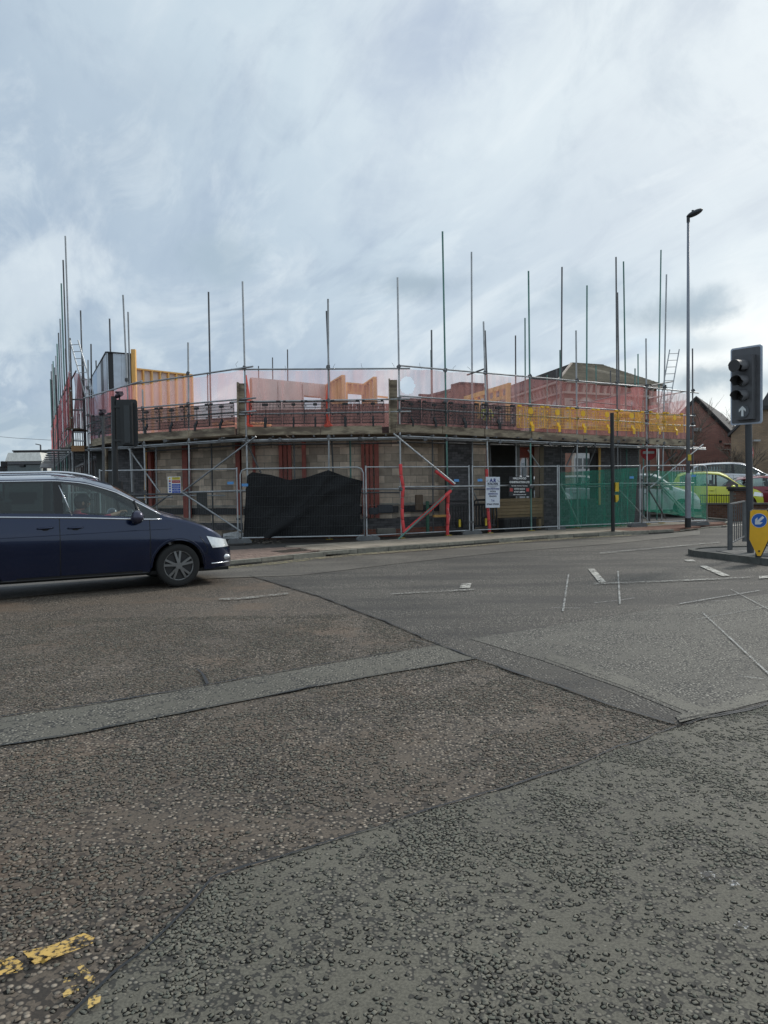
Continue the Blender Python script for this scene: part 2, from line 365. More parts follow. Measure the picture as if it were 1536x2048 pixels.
# ------------------------------------------------------------------ worn paint
def paint(name, col, hole, sc=28, al=1.0):
    m, nt = newmat(name); b = NB(nt); p = b.pos(); f = b.noise(p, sc, 5, .7); f2 = b.noise(p, 3, 3, .6)
    v = b.vor(p, 60).outputs['Distance']
    a = b.mr(b.ma('ADD', b.ma('ADD', f, b.ma('MULTIPLY', f2, .5)), b.ma('MULTIPLY', v, .35)), hole + .12, hole - .02, 0, al)
    b.out(b.bsdf(b.mix(b.mr(f, .35, .65), col, tuple(c * .72 for c in col)), .7, alpha=a)); return m
P_white = paint('worn_white_paint', (.52, .50, .45), .95, 18)
P_old = paint('faded_white_paint', (.32, .31, .28), .86)
P_chalk = paint('chalk_marks', (.42, .42, .40), .90, 40)
P_yel = paint('worn_yellow_paint', (.62, .40, .11), .86, 26)
P_yel2 = paint('faded_double_yellow', (.40, .35, .20), .90, 20)
def mark(name, polys, mat, z=.024):
    mb = MB()
    for pl in polys: mb.face([(q.x, q.y, z) for q in gp(pl)])
    return mb.build(name, mat, recalc=False, kind='structure')
mark('lane_marking', [[(1176, 1140), (1189, 1140), (1212, 1167), (1198, 1168)], [(1398, 1134), (1413, 1134), (1460, 1154), (1444, 1155)],
                      [(923, 1170), (943, 1169), (940, 1179), (919, 1179)], [(1368, 1122), (1385, 1121), (1392, 1125), (1374, 1125)],
                      [(1518, 1155), (1560, 1152), (1560, 1157), (1518, 1160)]], P_white)
mark('lane_marking', [[(1187, 1169), (1340, 1163), (1500, 1156), (1500, 1159), (1340, 1166), (1187, 1172)], [(437, 1200), (500, 1196), (575, 1188), (578, 1191), (500, 1200), (440, 1204)],
                      [(1200, 1107), (1440, 1085), (1440, 1087), (1200, 1110)], [(780, 1190), (950, 1180), (950, 1183), (780, 1192)]], P_old)
def chalk(lst, w=.03): 
    pts = gp(lst); mb = MB()
    for a, c in zip(pts[:-1], pts[1:]):
        d = (c - a).normalized(); nn = Vector((-d.y, d.x, 0)) * w * .2; a = a - d * .01; mb.face([(q.x, q.y, .026) for q in (a - nn, c - nn, c + nn, a + nn)])
    return mb.build('chalk_marking', P_chalk, recalc=False, kind='structure')
chalk([(1137, 1152), (1131, 1192), (1126, 1226)], .06); chalk([(1236, 1145), (1238, 1180), (1240, 1212)], .06); chalk([(1110, 1219), (1160, 1220)], .04); chalk([(1190, 1209), (1240, 1204), (1270, 1199)], .04)
chalk([(1360, 1211), (1430, 1199), (1520, 1184)], .07); chalk([(1390, 1206), (1470, 1205)], .03); chalk([(1462, 1182), (1536, 1222), (1570, 1240)], .04)
chalk([(1406, 1230), (1470, 1290), (1536, 1352), (1600, 1410)], .045); chalk([(1392, 1243), (1470, 1229), (1536, 1217)], .025); chalk([(1480, 1358), (1536, 1365)], .03)
YEL = [[(-60, 1935), (0, 1928), (25, 1925), (52, 1944), (42, 1958), (0, 1965), (-60, 1975)], [(45, 1916), (100, 1905), (168, 1879), (190, 1888), (186, 1900), (150, 1915), (70, 1943)]]
mark('yellow_marking', YEL, P_yel)
mark('yellow_marking', [[(150, 1940), (162, 1938), (193, 1972), (188, 1980), (172, 1978)], [(120, 1972), (152, 1960), (160, 1966), (128, 1984)], [(122, 1990), (158, 1984), (158, 1996), (128, 2010)], [(178, 2010), (204, 2000), (200, 2022), (174, 2034)]], paint('thin_yellow_paint', (.62, .42, .13), .86, 30))
# small chipped pits with white dust
mark('chipped_pit', [[(1398, 1758), (1412, 1752), (1430, 1756), (1430, 1770), (1408, 1772)], [(1456, 1774), (1470, 1772), (1480, 1782), (1462, 1786)], [(1464, 1856), (1480, 1852), (1500, 1862), (1490, 1874), (1470, 1872)]], paint('white_dust', (.5, .5, .5), .80, 60))
mark('chipped_pit', [[(1404, 1760), (1416, 1758), (1424, 1764), (1412, 1768)], [(1462, 1776), (1472, 1776), (1474, 1782)], [(1474, 1860), (1486, 1862), (1484, 1868), (1476, 1868)]], tar, .028)

# ------------------------------------------------------------------ loose and embedded chippings close to the camera
def in_poly(X, Y, poly):
    c = np.zeros(len(X), bool); j = len(poly) - 1
    for i in range(len(poly)):
        xi, yi = poly[i].x, poly[i].y; xj, yj = poly[j].x, poly[j].y
        with np.errstate(divide='ignore', invalid='ignore'):
            t = ((yi > Y) != (yj > Y)) & (X < (xj - xi) * (Y - yi) / (yj - yi + 1e-12) + xi)
        c ^= t; j = i
    return c
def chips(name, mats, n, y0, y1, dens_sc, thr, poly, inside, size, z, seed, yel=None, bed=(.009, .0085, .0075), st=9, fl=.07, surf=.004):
    rng = np.random.default_rng(seed); u = rng.random(n); Y = np.sqrt(y0 * y0 + u * (y1 * y1 - y0 * y0)); X = (rng.random(n) * 2 - 1) * Y * .56
    keep = in_poly(X, Y, poly) == inside; X = X[keep]; Y = Y[keep]
    dn = np.array([noise.noise(Vector((a * dens_sc, b_ * dens_sc, seed))) + .6 * noise.noise(Vector((a * dens_sc * 2.7, b_ * dens_sc * 2.7, seed + 5))) for a, b_ in zip(X, Y)])
    pr = 1 / (1 + np.exp(-(dn - thr) * st)); keep = rng.random(len(X)) < pr * (1 - fl) + fl; X = X[keep]; Y = Y[keep]; m = len(X)
    base = np.array([(-1, -1, 0), (1, -1, 0), (1, 1, 0), (-1, 1, 0), (-.84, -.8, 1), (.84, -.82, 1), (.8, .84, 1), (-.8, .82, 1)], float)
    s = rng.uniform(.55, 1.1, m) * size; asp = rng.uniform(.55, 1, m); an = rng.random(m) * 6.283; hh = rng.uniform(.10, .30, m) * size
    P = base[None] + rng.uniform(-.30, .30, (m, 8, 3)); P[:, :4, 2] = -.5; P[:, 4:, :2] = P[:, :4, :2] * rng.uniform(.72, .95, (m, 4, 1)); P[:, 4:, 2] = 1 + rng.uniform(-.25, .25, (m, 4)); tilt = rng.uniform(-.30, .30, (m, 2))
    P[..., 2] += P[..., 0] * tilt[:, :1] + P[..., 1] * tilt[:, 1:]
    x = P[..., 0] * s[:, None]; y = P[..., 1] * (s * asp)[:, None]; zz = P[..., 2] * hh[:, None]
    c, si = np.cos(an)[:, None], np.sin(an)[:, None]
    co = np.stack([x * c - y * si + X[:, None], x * si + y * c + Y[:, None], zz + z], -1).reshape(-1, 3)
    fq = np.array([(4, 5, 6, 7), (0, 1, 5, 4), (1, 2, 6, 5), (2, 3, 7, 6), (3, 0, 4, 7)]); F = (fq[None] + (np.arange(m) * 8)[:, None, None]).reshape(-1)
    me = bpy.data.meshes.new(name); me.vertices.add(m * 8); me.vertices.foreach_set('co', co.ravel()); nf = m * 5
    me.loops.add(nf * 4); me.loops.foreach_set('vertex_index', F); me.polygons.add(nf); me.polygons.foreach_set('loop_start', np.arange(nf) * 4)
    mi = rng.integers(0, len(mats) - (1 if yel else 0), m)
    if yel:
        for pl in yel: mi[in_poly(X, Y, gp(pl)) & (rng.random(m) < .62)] = len(mats) - 1
    me.polygons.foreach_set('material_index', np.repeat(mi, 5)); me.update(calc_edges=True)
    for q in mats: me.materials.append(q)
    o = bpy.data.objects.new(name, me); COL.objects.link(o); o['kind'] = 'stuff'
    # dark disc round each chip: bare bitumen with the chip's shadow painted in
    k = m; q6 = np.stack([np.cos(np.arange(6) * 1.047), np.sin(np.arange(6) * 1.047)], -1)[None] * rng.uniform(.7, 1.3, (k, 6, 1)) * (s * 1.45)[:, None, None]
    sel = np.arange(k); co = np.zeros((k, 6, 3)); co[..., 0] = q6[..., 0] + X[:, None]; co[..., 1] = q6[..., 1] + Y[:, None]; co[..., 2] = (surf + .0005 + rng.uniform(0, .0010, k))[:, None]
    me = bpy.data.meshes.new('bitumen_shade_bed'); me.vertices.add(k * 6); me.vertices.foreach_set('co', co.ravel()); me.loops.add(k * 6); me.loops.foreach_set('vertex_index', np.arange(k * 6)); me.polygons.add(k); me.polygons.foreach_set('loop_start', np.arange(k) * 6); me.update(calc_edges=True)
    me.materials.append(M('bitumen_shade_bed', bed, .9, var=.4, sc=30, spec=.1)); o = bpy.data.objects.new('bitumen_shade_bed', me); COL.objects.link(o); o['kind'] = 'stuff'; return m
def cm(n, c): return M(n, c, .85, var=.25, sc=40, spec=.25)
cg = [cm('chip_grey', (.160, .152, .124)), cm('chip_green', (.135, .136, .110)), cm('chip_dark', (.085, .082, .070)), cm('chip_grey', 0), cm('chip_pale', (.18, .172, .140))]
cb = [cm('chip_brown_grey', (.13, .118, .098)), cm('chip_brown', (.125, .100, .080)), cm('chip_dark', 0), cm('chip_grey', 0), cm('chip_warm', (.17, .14, .11)), M('chip_yellow_painted', (.70, .44, .10), .65)]
FP = gp(FORE) + [Vector((12, 3, 0)), Vector((12, -3, 0)), Vector((-2, -3, 0))]
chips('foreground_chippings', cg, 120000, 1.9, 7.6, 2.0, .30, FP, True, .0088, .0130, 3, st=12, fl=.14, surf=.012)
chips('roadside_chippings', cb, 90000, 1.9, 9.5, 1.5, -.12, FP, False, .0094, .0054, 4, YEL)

# ------------------------------------------------------------------ pavement, kerbs
kerbm = M('kerb_concrete', (.24, .225, .185), .85, var=.3, sc=9, rnd=.12, bump=.3, dirt=.5)
pav = M('pavement_bed', (.055, .05, .045), .9, var=.3, sc=5)
bufm = M('buff_paving_slab', (.33, .28, .22), .85, var=.22, sc=6, rnd=.14, bump=.2, bsc=120, dirt=.35)
pavr = M('red_brown_paver', (.25, .175, .14), .85, var=.25, sc=7, rnd=.22, bump=.2, dirt=.4)
tact = M('tactile_red_slab', (.24, .13, .095), .85, var=.2, sc=6, rnd=.12, dirt=.25)
KP = gp([(452, 1124), (520, 1118), (600, 1109), (740, 1097), (900, 1086), (1000, 1078), (1100, 1071), (1200, 1066), (1262, 1063)], .10)
K0 = Vector((KP[0].x - 5.2, KP[0].y - 2.3, .1)); K00 = Vector((K0.x - 9, K0.y - .6, .1))
KL = [K00, K0] + KP
KE = gp([(1300, 1062), (1345, 1060), (1400, 1053), (1425, 1050), (1452, 1049)], .10)
KF = KL + KE + [Vector((KE[-1].x + 1.6, KE[-1].y + 3.0, .1)), Vector((KE[-1].x + 1.0, KE[-1].y + 9, .1))]
back = [Vector((9, 60, .1)), Vector((-26, 60, .1)), Vector((-30, 30, .1))]
mb = MB(); P = [Vector((p.x, p.y, .045)) for p in KF + back]; mb.prism([(p.x, p.y, -.05) for p in P], (0, 0, .095)); pave = mb.build('pavement', pav, kind='structure')
def resample(pts, step):
    out = [pts[0].copy()]; rem = step
    for a, c in zip(pts[:-1], pts[1:]):
        L = (c - a).length; t = rem
        while t <= L: out.append(a.lerp(c, t / L)); t += step
        rem = t - L
    return out
RK = resample(KF, .915)
for a, c in zip(RK[:-1], RK[1:]):
    d = (c - a); L = d.length; d.normalize(); n_ = Vector((-d.y, d.x, 0)); mid = (a + c) / 2 + n_ * .0625
    dropped = 9.0 < mid.x < 12.6 and mid.y < 27
    h = .045 if dropped else .115 + random.uniform(-.004, .004)
    bx('kerb_stone', (mid.x, mid.y, h / 2 - .02), (L - .012, .125, h + .04), math.atan2(d.y, d.x), kerbm, pave, rot=None)
# slabs and pavers laid parallel to the kerb
KD = (KP[-1] - KP[2]).normalized(); KN = Vector((-KD.y, KD.x, 0)); O = KP[0] + KN * .14
pieces = []
u = -9.0
def kerbdist(p):
    best = 9
    for a, c in zip(KF[:-1], KF[1:]):
        ab = c - a; ab2 = Vector((ab.x, ab.y)); ap = Vector((p.x - a.x, p.y - a.y)); t = max(0, min(1, ap.dot(ab2) / ab2.length_squared)); q = ap - ab2 * t
        s_ = ab2.x * ap.y - ab2.y * ap.x
        dd = q.length * (1 if s_ > 0 else -1)
        if abs(dd) < abs(best): best = dd
    return best
SX = 2.6      # where pavers give way to slabs along the kerb
for i in range(-20, 75):
    for j in range(-14, 26):
        s_ = i * .21 + (j % 2) * .105; t_ = j * .105
        if s_ > SX + .4 * math.sin(j * .7) or s_ < -3.2: continue
        c = O + KD * s_ + KN * t_
        if kerbdist(c) < .17 or t_ > 2.6: continue
        pieces.append((c, (.2, .098, .06), 'p'))
for i in range(0, 34):
    for j in range(0, 6):
        s_ = SX + .35 + i * .455; t_ = .1 + j * .455 + .17
        c = O + KD * s_ + KN * t_
        if kerbdist(c) < .34: continue
        if 13.3 < s_ < 19 and j < 3: continue
        if s_ > 20: continue
        pieces.append((c, (.447, .447, .06), 's'))
pieces.sort(key=lambda q: (q[0] - EYE).length)
yaw = math.atan2(KD.y, KD.x); cnt = {'p': 0, 's': 0}; rest = MB()
for c, sz, k in pieces:
    cnt[k] += 1; c = Vector((c.x, c.y, .07 + random.uniform(-.0025, .0025)))
    tilt = Matrix.Rotation(yaw, 3, 'Z') @ Matrix.Rotation(random.uniform(-.006, .006), 3, 'X')
    if k == 's' or (cnt[k] <= 290 and -2 < (c - O).dot(KD) < 3): bx('paver' if k == 'p' else 'paving_slab', c, sz, 0, pavr if k == 'p' else bufm, pave, rot=tilt)
    else: rest.box(c, sz, rot=tilt)
rest.build('block_paving', pavr, pave, kind='stuff')
# tactile paving with raised blisters
tm = MB(); cntT = 0
for i in range(0, 15):
    for j in range(0, 4):
        s_ = 13.4 + i * .405; t_ = .12 + j * .405 + .12
        c = O + KD * s_ + KN * t_
        if kerbdist(c) < .22: continue
        c.z = .072; bx('tactile_slab', c, (.398, .398, .06), yaw, tact, pave); cntT += 1
        for a in range(6):
            for b_ in range(6):
                q = c + KD * ((a - 2.5) * .066) + KN * ((b_ - 2.5) * .066); tm.tube((q.x, q.y, .101), (q.x, q.y, .107), .014, 6, .010)
tm.build('tactile_blisters', tact, pave, kind='stuff')
# manhole cover in the block paving
mh = T('manhole_cover', 'rusty rectangular manhole cover set in the brown block paving near the kerb', 'manhole cover', G(582, 1103, .1))
mb = MB(); c = G(582, 1102, .1); mb.box((c.x, c.y, .102), (.75, .6, .012), yaw); mb.build('frame', M('rusty_iron', (.07, .05, .04), .7, .3, rnd=.1), mh)
mb = MB()
for i in range(2):
    for a in range(5):
        for q in range(4): mb.box((c + KD * ((i - .5) * .34 + (a - 2) * .06) + KN * ((q - 1.5) * .12) + Vector((0, 0, .01))), (.045, .1, .006), yaw)
mb.build('cover_plate', M('iron_plate', (.09, .075, .06), .6, .4), mh)
# double yellow lines beside the kerb
for off in (.22, .42):
    pts = resample(KL[1:], .5); mb = MB(); VV = []
    for i, q in enumerate(pts):
        d = (pts[min(i + 1, len(pts) - 1)] - pts[max(i - 1, 0)]).normalized(); n_ = Vector((d.y, -d.x, 0)); VV += [q + n_ * off, q + n_ * (off + .09)]
    for v in VV: v.z = .026
    mb.add(VV, [(2 * i, 2 * i + 1, 2 * i + 3, 2 * i + 2) for i in range(len(pts) - 1)]); mb.build('double_yellow_line', P_yel2, recalc=False, kind='structure')
seam('gutter_dirt', [(430, 1137), (600, 1117), (740, 1105), (900, 1093), (1100, 1079), (1230, 1072)], .10, .030, .03, paint('gutter_dirt_film', (.03, .028, .025), .95, 8))
# ------------------------------------------------------------------ site geometry (plan points)
galv = M('galvanised_tube', (.38, .39, .40), .42, .55, var=.25, sc=5, rnd=.22, dirt=.35)
galvg = M('galvanised_tube_greenish', (.12, .25, .22), .5, .3, var=.25, sc=4, rnd=.15, dirt=.4)
galvd = M('dull_dark_tube', (.13, .13, .135), .5, .4, var=.3, sc=5, rnd=.2, dirt=.4)
steelc = M('coupler_steel', (.12, .12, .125), .5, .6, var=.3, sc=30, rnd=.3)
boardm = M('weathered_board', (.34, .28, .20), .85, var=.25, sc=5, rnd=.12, bump=.25, col2=(.15, .115, .085), sc2=1.3, stretch=(1, 1, 4), dirt=.4)
deckm = M('scaffold_board', (.15, .115, .08), .9, var=.3, sc=6, rnd=.2, dirt=.4)
pine = M('new_timber', (.82, .47, .15), .7, var=.2, sc=8, rnd=.12, stretch=(1, 1, .25))
pineb = M('pale_sheathing_board', (.40, .31, .25), .8, var=.14, sc=5, rnd=.08)
pinkb = M('pale_plaster_sheathing', (.74, .64, .61), .8, var=.1, sc=5, rnd=.05)
redox = M('red_oxide_steel', (.30, .075, .055), .6, var=.25, sc=5, rnd=.15, dirt=.3)
blockm = M('grey_concrete_block', (.58, .475, .38), .93, var=.22, sc=6, rnd=.34, bump=.35, bsc=150)
mortar = M('mortar', (.20, .18, .155), .95, var=.2, sc=12)
mortard = M('dark_mortar', (.075, .07, .068), .95, var=.2, sc=12)
brickd = M('blue_black_brick', (.10, .095, .10), .75, var=.25, sc=12, rnd=.38, bump=.2)
brickm = M('maroon_brick', (.085, .05, .048), .85, var=.25, sc=12, rnd=.3, bump=.2)
brickr = M('red_brick', (.23, .085, .058), .88, var=.22, sc=10, rnd=.22, bump=.2)
blackp = M('black_plastic', (.012, .013, .015), .45, var=.2, sc=10, rnd=.1)
yelp = M('yellow_plastic', (.92, .52, .02), .45, var=.15, sc=8, rnd=.08, dirt=.2)
foam = M('red_foam_sleeve', (.66, .07, .075), .75, var=.2, sc=7, rnd=.08, dirt=.25)
darkm = M('dark_interior', (.03, .03, .03), .9)
SAp, SB, SC_, SD, SE, SF = xy(165, 25.3), xy(265, 23.2), xy(490, 21.3), xy(797, 21.5), xy(1295, 26.6), xy(1392, 28.3)
W0 = (-10.35, 25.7); W1 = (-20.4, 47.5)
FAC = [(165, 265, SAp, SB), (265, 490, SB, SC_), (490, 797, SC_, SD), (797, 1295, SD, SE), (1295, 1420, SE, SF)]
def fac(px):
    for a, b_, A, B in FAC:
        if px <= b_: return A, B
    return FAC[-1][2:]
def S(px, py, off=0.0, f=None):
    A, B = fac(px) if f is None else FAC[f][2:]
    return V(px, py, A, B, off)
SCA = T('street_scaffold', 'long tube scaffold with boarded lift wrapping the corner of the half-built building', 'scaffold', (SC_[0], SC_[1], .1))
WNG = T('side_street_scaffold', 'scaffold wing running back up the side street at the far left', 'scaffold', (W0[0], W0[1], .1))
REA = T('rear_scaffold', 'thin scaffold poles rising behind the unfinished building, seen through the nets', 'scaffold', (4, 38, .1))
def standard(pt, pd, off=0.0, mat=galv, f=None, sub=SCA, base=True, r=.026, zb=.12, sleeve=None):
    """pt=(px,py) top, pd=(px,py) somewhere lower; extended to the ground"""
    a = S(*pt, off, f); b_ = S(*pd, off, f); d = (b_ - a); g = a + d * ((zb - a.z) / d.z)
    o = tb('standard', g, a, r, mat, sub)
    if base: bx('base_plate', (g.x, g.y, .112), (.17, .17, .014), .3, M('yellow_base_plate', (.50, .36, .04), .6), sub)
    return g, a
couplers = [0]
cpm = MB(); cpm.box((0, 0, 0), (.10, .075, .085)); cpm.tube((.02, -.05, .03), (.02, .05, .03), .012, 6); cpm.box((0, .045, -.02), (.05, .03, .06)); cpme = cpm.mesh('coupler', steelc)
def coupler(p, yaw=0.3, parent=SCA):
    couplers[0] += 1
    if couplers[0] > 290: return
    link('coupler', cpme, parent, Matrix.Translation(p) @ Matrix.Rotation(yaw, 4, 'Z') @ Matrix.Rotation(random.uniform(0, 3), 4, 'Y'))
# outer standards: (top px, top py), (lower px, py)
OUT = [(246, 590, 253, 740, galv, 1, .02), (285, 779, 288, 875, galv, 1, 0), (376, 685, 379, 980, galv, 1, 0), (485, 563, 493, 880, galv, 2, 0),
       (656, 598, 658, 950, galv, 2, 0), (795, 555, 800, 880, galv, 2, 0), (885, 463, 894, 930, galvg, 3, 0), (967, 643, 974, 880, galv, 3, 0),
       (1057, 542, 1062, 1000, galvg, 3, 0), (1152, 661, 1155, 1000, galv, 3, 0), (1232, 514, 1235, 900, galvd, 3, 0), (1292, 677, 1294, 950, galv, 3, 0),
       (1333, 549, 1330, 700, galv, 4, 0), (1385, 697, 1386, 1000, galvd, 4, 0), (205, 840, 209, 960, galv, 0, 0), (176, 720, 178, 900, galv, 0, 0)]
outs = []
for a, b_, c, d, m_, f, off in OUT: outs.append((standard((a, b_), (c, d), off, m_, f), f))
INN = [(256, 624, 263, 860, galv, 1), (417, 584, 424, 950, galvd, 1), (653, 622, 666, 940, galvd, 2), (863, 660, 866, 1000, galvd, 3), (943, 504, 945, 960, galv, 3),
       (970, 661, 978, 860, galvd, 3), (1124, 534, 1122, 900, galvd, 3), (1174, 571, 1173, 900, galvg, 3), (1235, 585, 1240, 900, galvd, 3), (1247, 523, 1252, 840, galvg, 3),
       (1322, 500, 1318, 760, galvg, 4), (700, 875, 702, 1000, galvg, 2), (588, 885, 590, 1000, galvd, 2), (1032, 885, 1033, 1000, galv, 3), (312, 885, 314, 1000, galv, 1)]
for a, b_, c, d, m_, f in INN: standard((a, b_), (c, d), 1.15, m_, f, base=False)
def rail(name, pts, off=0.0, mat=galv, f=None, par=SCA, r=.0245, ext=0):
    a = S(*pts[0], off, f); b_ = S(*pts[1], off, f); return tb(name, a, b_, r, mat, par)
dd = -.06
rail('guard_rail', [(168, 796), (284, 762)], dd, f=0); rail('guard_rail', [(263, 769), (506, 733)], dd, f=1); rail('guard_rail', [(462, 739), (820, 737)], dd, f=2)
rail('guard_rail', [(797, 731), (1292, 774)], dd, f=3); rail('guard_rail', [(1286, 774), (1397, 786)], dd, f=4)
rail('guard_rail', [(176, 849), (268, 815)], dd, f=0); rail('guard_rail', [(266, 817), (512, 796)], dd, f=1); rail('guard_rail', [(462, 804), (820, 798)], dd, f=2)
rail('guard_rail', [(800, 792), (1296, 824)], dd, f=3); rail('guard_rail', [(1290, 827), (1390, 832)], dd, f=4)
rail('guard_rail', [(176, 867), (268, 836)], dd, f=0); rail('guard_rail', [(266, 840), (512, 822)], dd, f=1); rail('guard_rail', [(468, 829), (822, 823)], dd, f=2)
rail('guard_rail', [(802, 816), (1296, 846)], dd, f=3); rail('guard_rail', [(1290, 848), (1390, 852)], dd, f=4)
for o2, dy in ((dd, 0), (.10, 3)):
    rail('ledger', [(176, 898 + dy), (268, 893 + dy)], o2, f=0); rail('ledger', [(262, 893 + dy), (492, 878 + dy)], o2, f=1); rail('ledger', [(486, 881 + dy), (800, 875 + dy)], o2, f=2)
    rail('ledger', [(795, 872 + dy), (1296, 893 + dy)], o2, f=3); rail('ledger', [(1290, 892 + dy), (1411, 896 + dy)], o2, f=4)
rail('ledger', [(255, 905), (492, 890)], 1.15, galvd, 1); rail('ledger', [(486, 890), (800, 886)], 1.15, galvd, 2); rail('ledger', [(795, 884), (1296, 898)], 1.15, galvd, 3)
for ys in ((982, 976, 976, 968), ):
    rail('ledger', [(254, 989), (378, 988)], dd, galvd, 1); rail('ledger', [(362, 985), (492, 981)], dd, f=1); rail('ledger', [(470, 982), (660, 981)], dd, f=2); rail('ledger', [(640, 979), (805, 978)], dd, f=2)
    rail('ledger', [(797, 974), (960, 972)], dd, f=3); rail('ledger', [(905, 973), (1130, 969)], dd, f=3); rail('ledger', [(1125, 969), (1296, 967)], dd, galvg, 3); rail('ledger', [(1230, 967), (1388, 966)], dd, f=3)
    rail('ledger', [(362, 991), (450, 991)], 1.15, f=1); rail('ledger', [(500, 986), (800, 985)], 1.15, galvd, 2); rail('ledger', [(800, 977), (1000, 979)], .2, galvd, 3); rail('ledger', [(255, 996), (345, 994)], .5, f=1)
    rail('ledger', [(1130, 974), (1390, 970)], .25, galvd, 3)
BR = [((365, 984), (512, 873), galv, 1, -.1), ((363, 984), (484, 1064), galv, 1, -.1), ((256, 896), (320, 985), galv, 1, .1), ((304, 1015), (346, 985), galvd, 1, .5), ((495, 889), (522, 946), galvd, 2, .3),
      ((787, 867), (910, 968), galv, 2, -.12), ((1121, 968), (1161, 1056), galv, 3, -.1), ((1238, 980), (1296, 1042), galv, 3, 0), ((1298, 980), (1332, 1038), galvd, 3, 0), ((1318, 966), (1380, 1030), galv, 3, -.1),
      ((1324, 978), (1392, 1050), galv, 3, -.1), ((1300, 975), (1406, 889), galv, 4, -.1), ((1295, 960), (1352, 905), galvd, 4, .3), ((948, 985), (975, 1050), galv, 3, .4), ((1133, 932), (1152, 890), galvd, 3, .3),
      ((1172, 944), (1190, 898), galvd, 3, .5), ((1056, 900), (1080, 935), galv, 3, 1.0), ((540, 1070), (560, 1000), galvd, 2, .3)]
for a, b_, m_, f, off in BR: tb('brace', S(*a, off, f), S(*b_, off, f), .0245, m_, SCA)
# raker with its green foot, red foam sleeves (sub-parts of the tube they wrap)
rk = tb('raker', S(905, 977, -.12, 3), S(796, 1079, -.35, 2), .0245, galvg, SCA)
def sleeves(tube, pts, n, f, off, r=.048):
    P = [S(x, y, off, f) for x, y in pts]; Ls = [0]
    for a, c in zip(P[:-1], P[1:]): Ls.append(Ls[-1] + (c - a).length)
    def at(t):
        for i in range(len(P) - 1):
            if t <= Ls[i + 1] + 1e-6: return P[i].lerp(P[i + 1], (t - Ls[i]) / (Ls[i + 1] - Ls[i]))
        return P[-1]
    for i in range(n):
        a = at(Ls[-1] * i / n); b_ = at(Ls[-1] * (i + .965) / n); mb = MB(); mid = (a + b_) / 2 + Vector((random.uniform(-.008, .008), 0, 0))
        mb.path([a, a.lerp(b_, .04), mid, a.lerp(b_, .96), b_], [r * .86, r, r * 1.02, r, r * .86], 12); mb.build('foam_sleeve', foam, tube, True)
st = [o for o in SCA.children if o.name.startswith('standard')]
def near_std(px, f): 
    q = S(px, 990, 0, f); return min(st, key=lambda o: (Vector((o.matrix_basis.translation.x - q.x, o.matrix_basis.translation.y - q.y))).length)
sleeves(near_std(800, 2), [(801, 928), (802, 950), (807, 975), (804, 1000), (805, 1045), (808, 1062)], 6, 2, -.03)
sleeves(rk, [(902, 981), (860, 1020), (806, 1066)], 7, 3, -.13)
sleeves([o for o in SCA.children if o.name.startswith('brace')][5], [(871, 942), (890, 956), (909, 969)], 4, 3, -.16)
sleeves(near_std(895, 3), [(896, 985), (895, 1040), (895, 1072)], 4, 3, -.02)
sleeves(near_std(974, 3), [(973, 938), (974, 990), (979, 1064)], 6, 3, -.02)
mb = MB(); a, b_ = S(895, 1016, -.05, 3), S(897, 1050, -.05, 3)
mb.path([a, a.lerp(b_, .5) + Vector((.05, 0, 0)), b_], .02, 6); mb.build('warning_tape', M('red_white_tape', (.6, .25, .25), .6, col2=(.6, .1, .1), sc2=9), SCA)
# couplers where the outer standards meet the rails
for (g, t), f in outs:
    for z in (1.5, 2.93, 3.67, 3.98, 4.88):
        if z < t.z - .05:
            k = (z - g.z) / (t.z - g.z); coupler(g.lerp(t, k) + Vector((0, -.05, random.uniform(-.03, .03))))
for px in (1000, 1100, 1190, 560, 720, 330, 440, 850, 540, 750): coupler(S(px, 877 + (px - 800) * .035 if px > 800 else 880 - (px - 490) * .012, -.07), .2)
# transoms and deck boards
bays = [(0, 176, 262), (1, 268, 380), (1, 380, 488), (2, 494, 575), (2, 575, 657), (2, 657, 728), (2, 728, 795), (3, 800, 895), (3, 895, 974), (3, 974, 1062), (3, 1062, 1155), (3, 1155, 1235), (3, 1235, 1293), (4, 1297, 1386)]
DZ = 3.03
for f, a, b_ in bays:
    A, B = FAC[f][2:]
    for k in range(5):
        p = V(a, 880, A, B, .02 + .13 + k * .24); q = V(b_, 880, A, B, .02 + .13 + k * .24)
        # keep boards square to the facet
        dr = (Vector((B[0], B[1], 0)) - Vector((A[0], A[1], 0))).normalized(); p0 = V(a, 880, A, B); q0 = V(b_, 880, A, B); nn = Vector((-dr.y, dr.x, 0)); nn = nn if nn.y > 0 else -nn
        L = (Vector((q0.x - p0.x, q0.y - p0.y))).length; p = Vector((p0.x, p0.y, DZ)) + nn * (.12 + k * .235) + dr * random.uniform(0, .05); q = p + dr * (L - .06)
        p.z = q.z = DZ + random.uniform(0, .006)
        bm_('deck_board', p, q, .225, .038, deckm, SCA)
    for k in range(2):
        p0 = V(a + (b_ - a) * (k * .5 + .15), 880, A, B); nn = Vector((-(B[1] - A[1]), B[0] - A[0], 0)).normalized(); nn = nn if nn.y > 0 else -nn; c = Vector((p0.x, p0.y, DZ - .05))
        tb('transom', c - nn * .15, c + nn * 1.35, .0245, galvd, SCA)
def board(pts, f, off, h, t=.038, name='toe_board'):
    a = S(*pts[0], off, f); b_ = S(*pts[1], off, f); return bm_(name, a, b_, t, h, boardm, SCA)
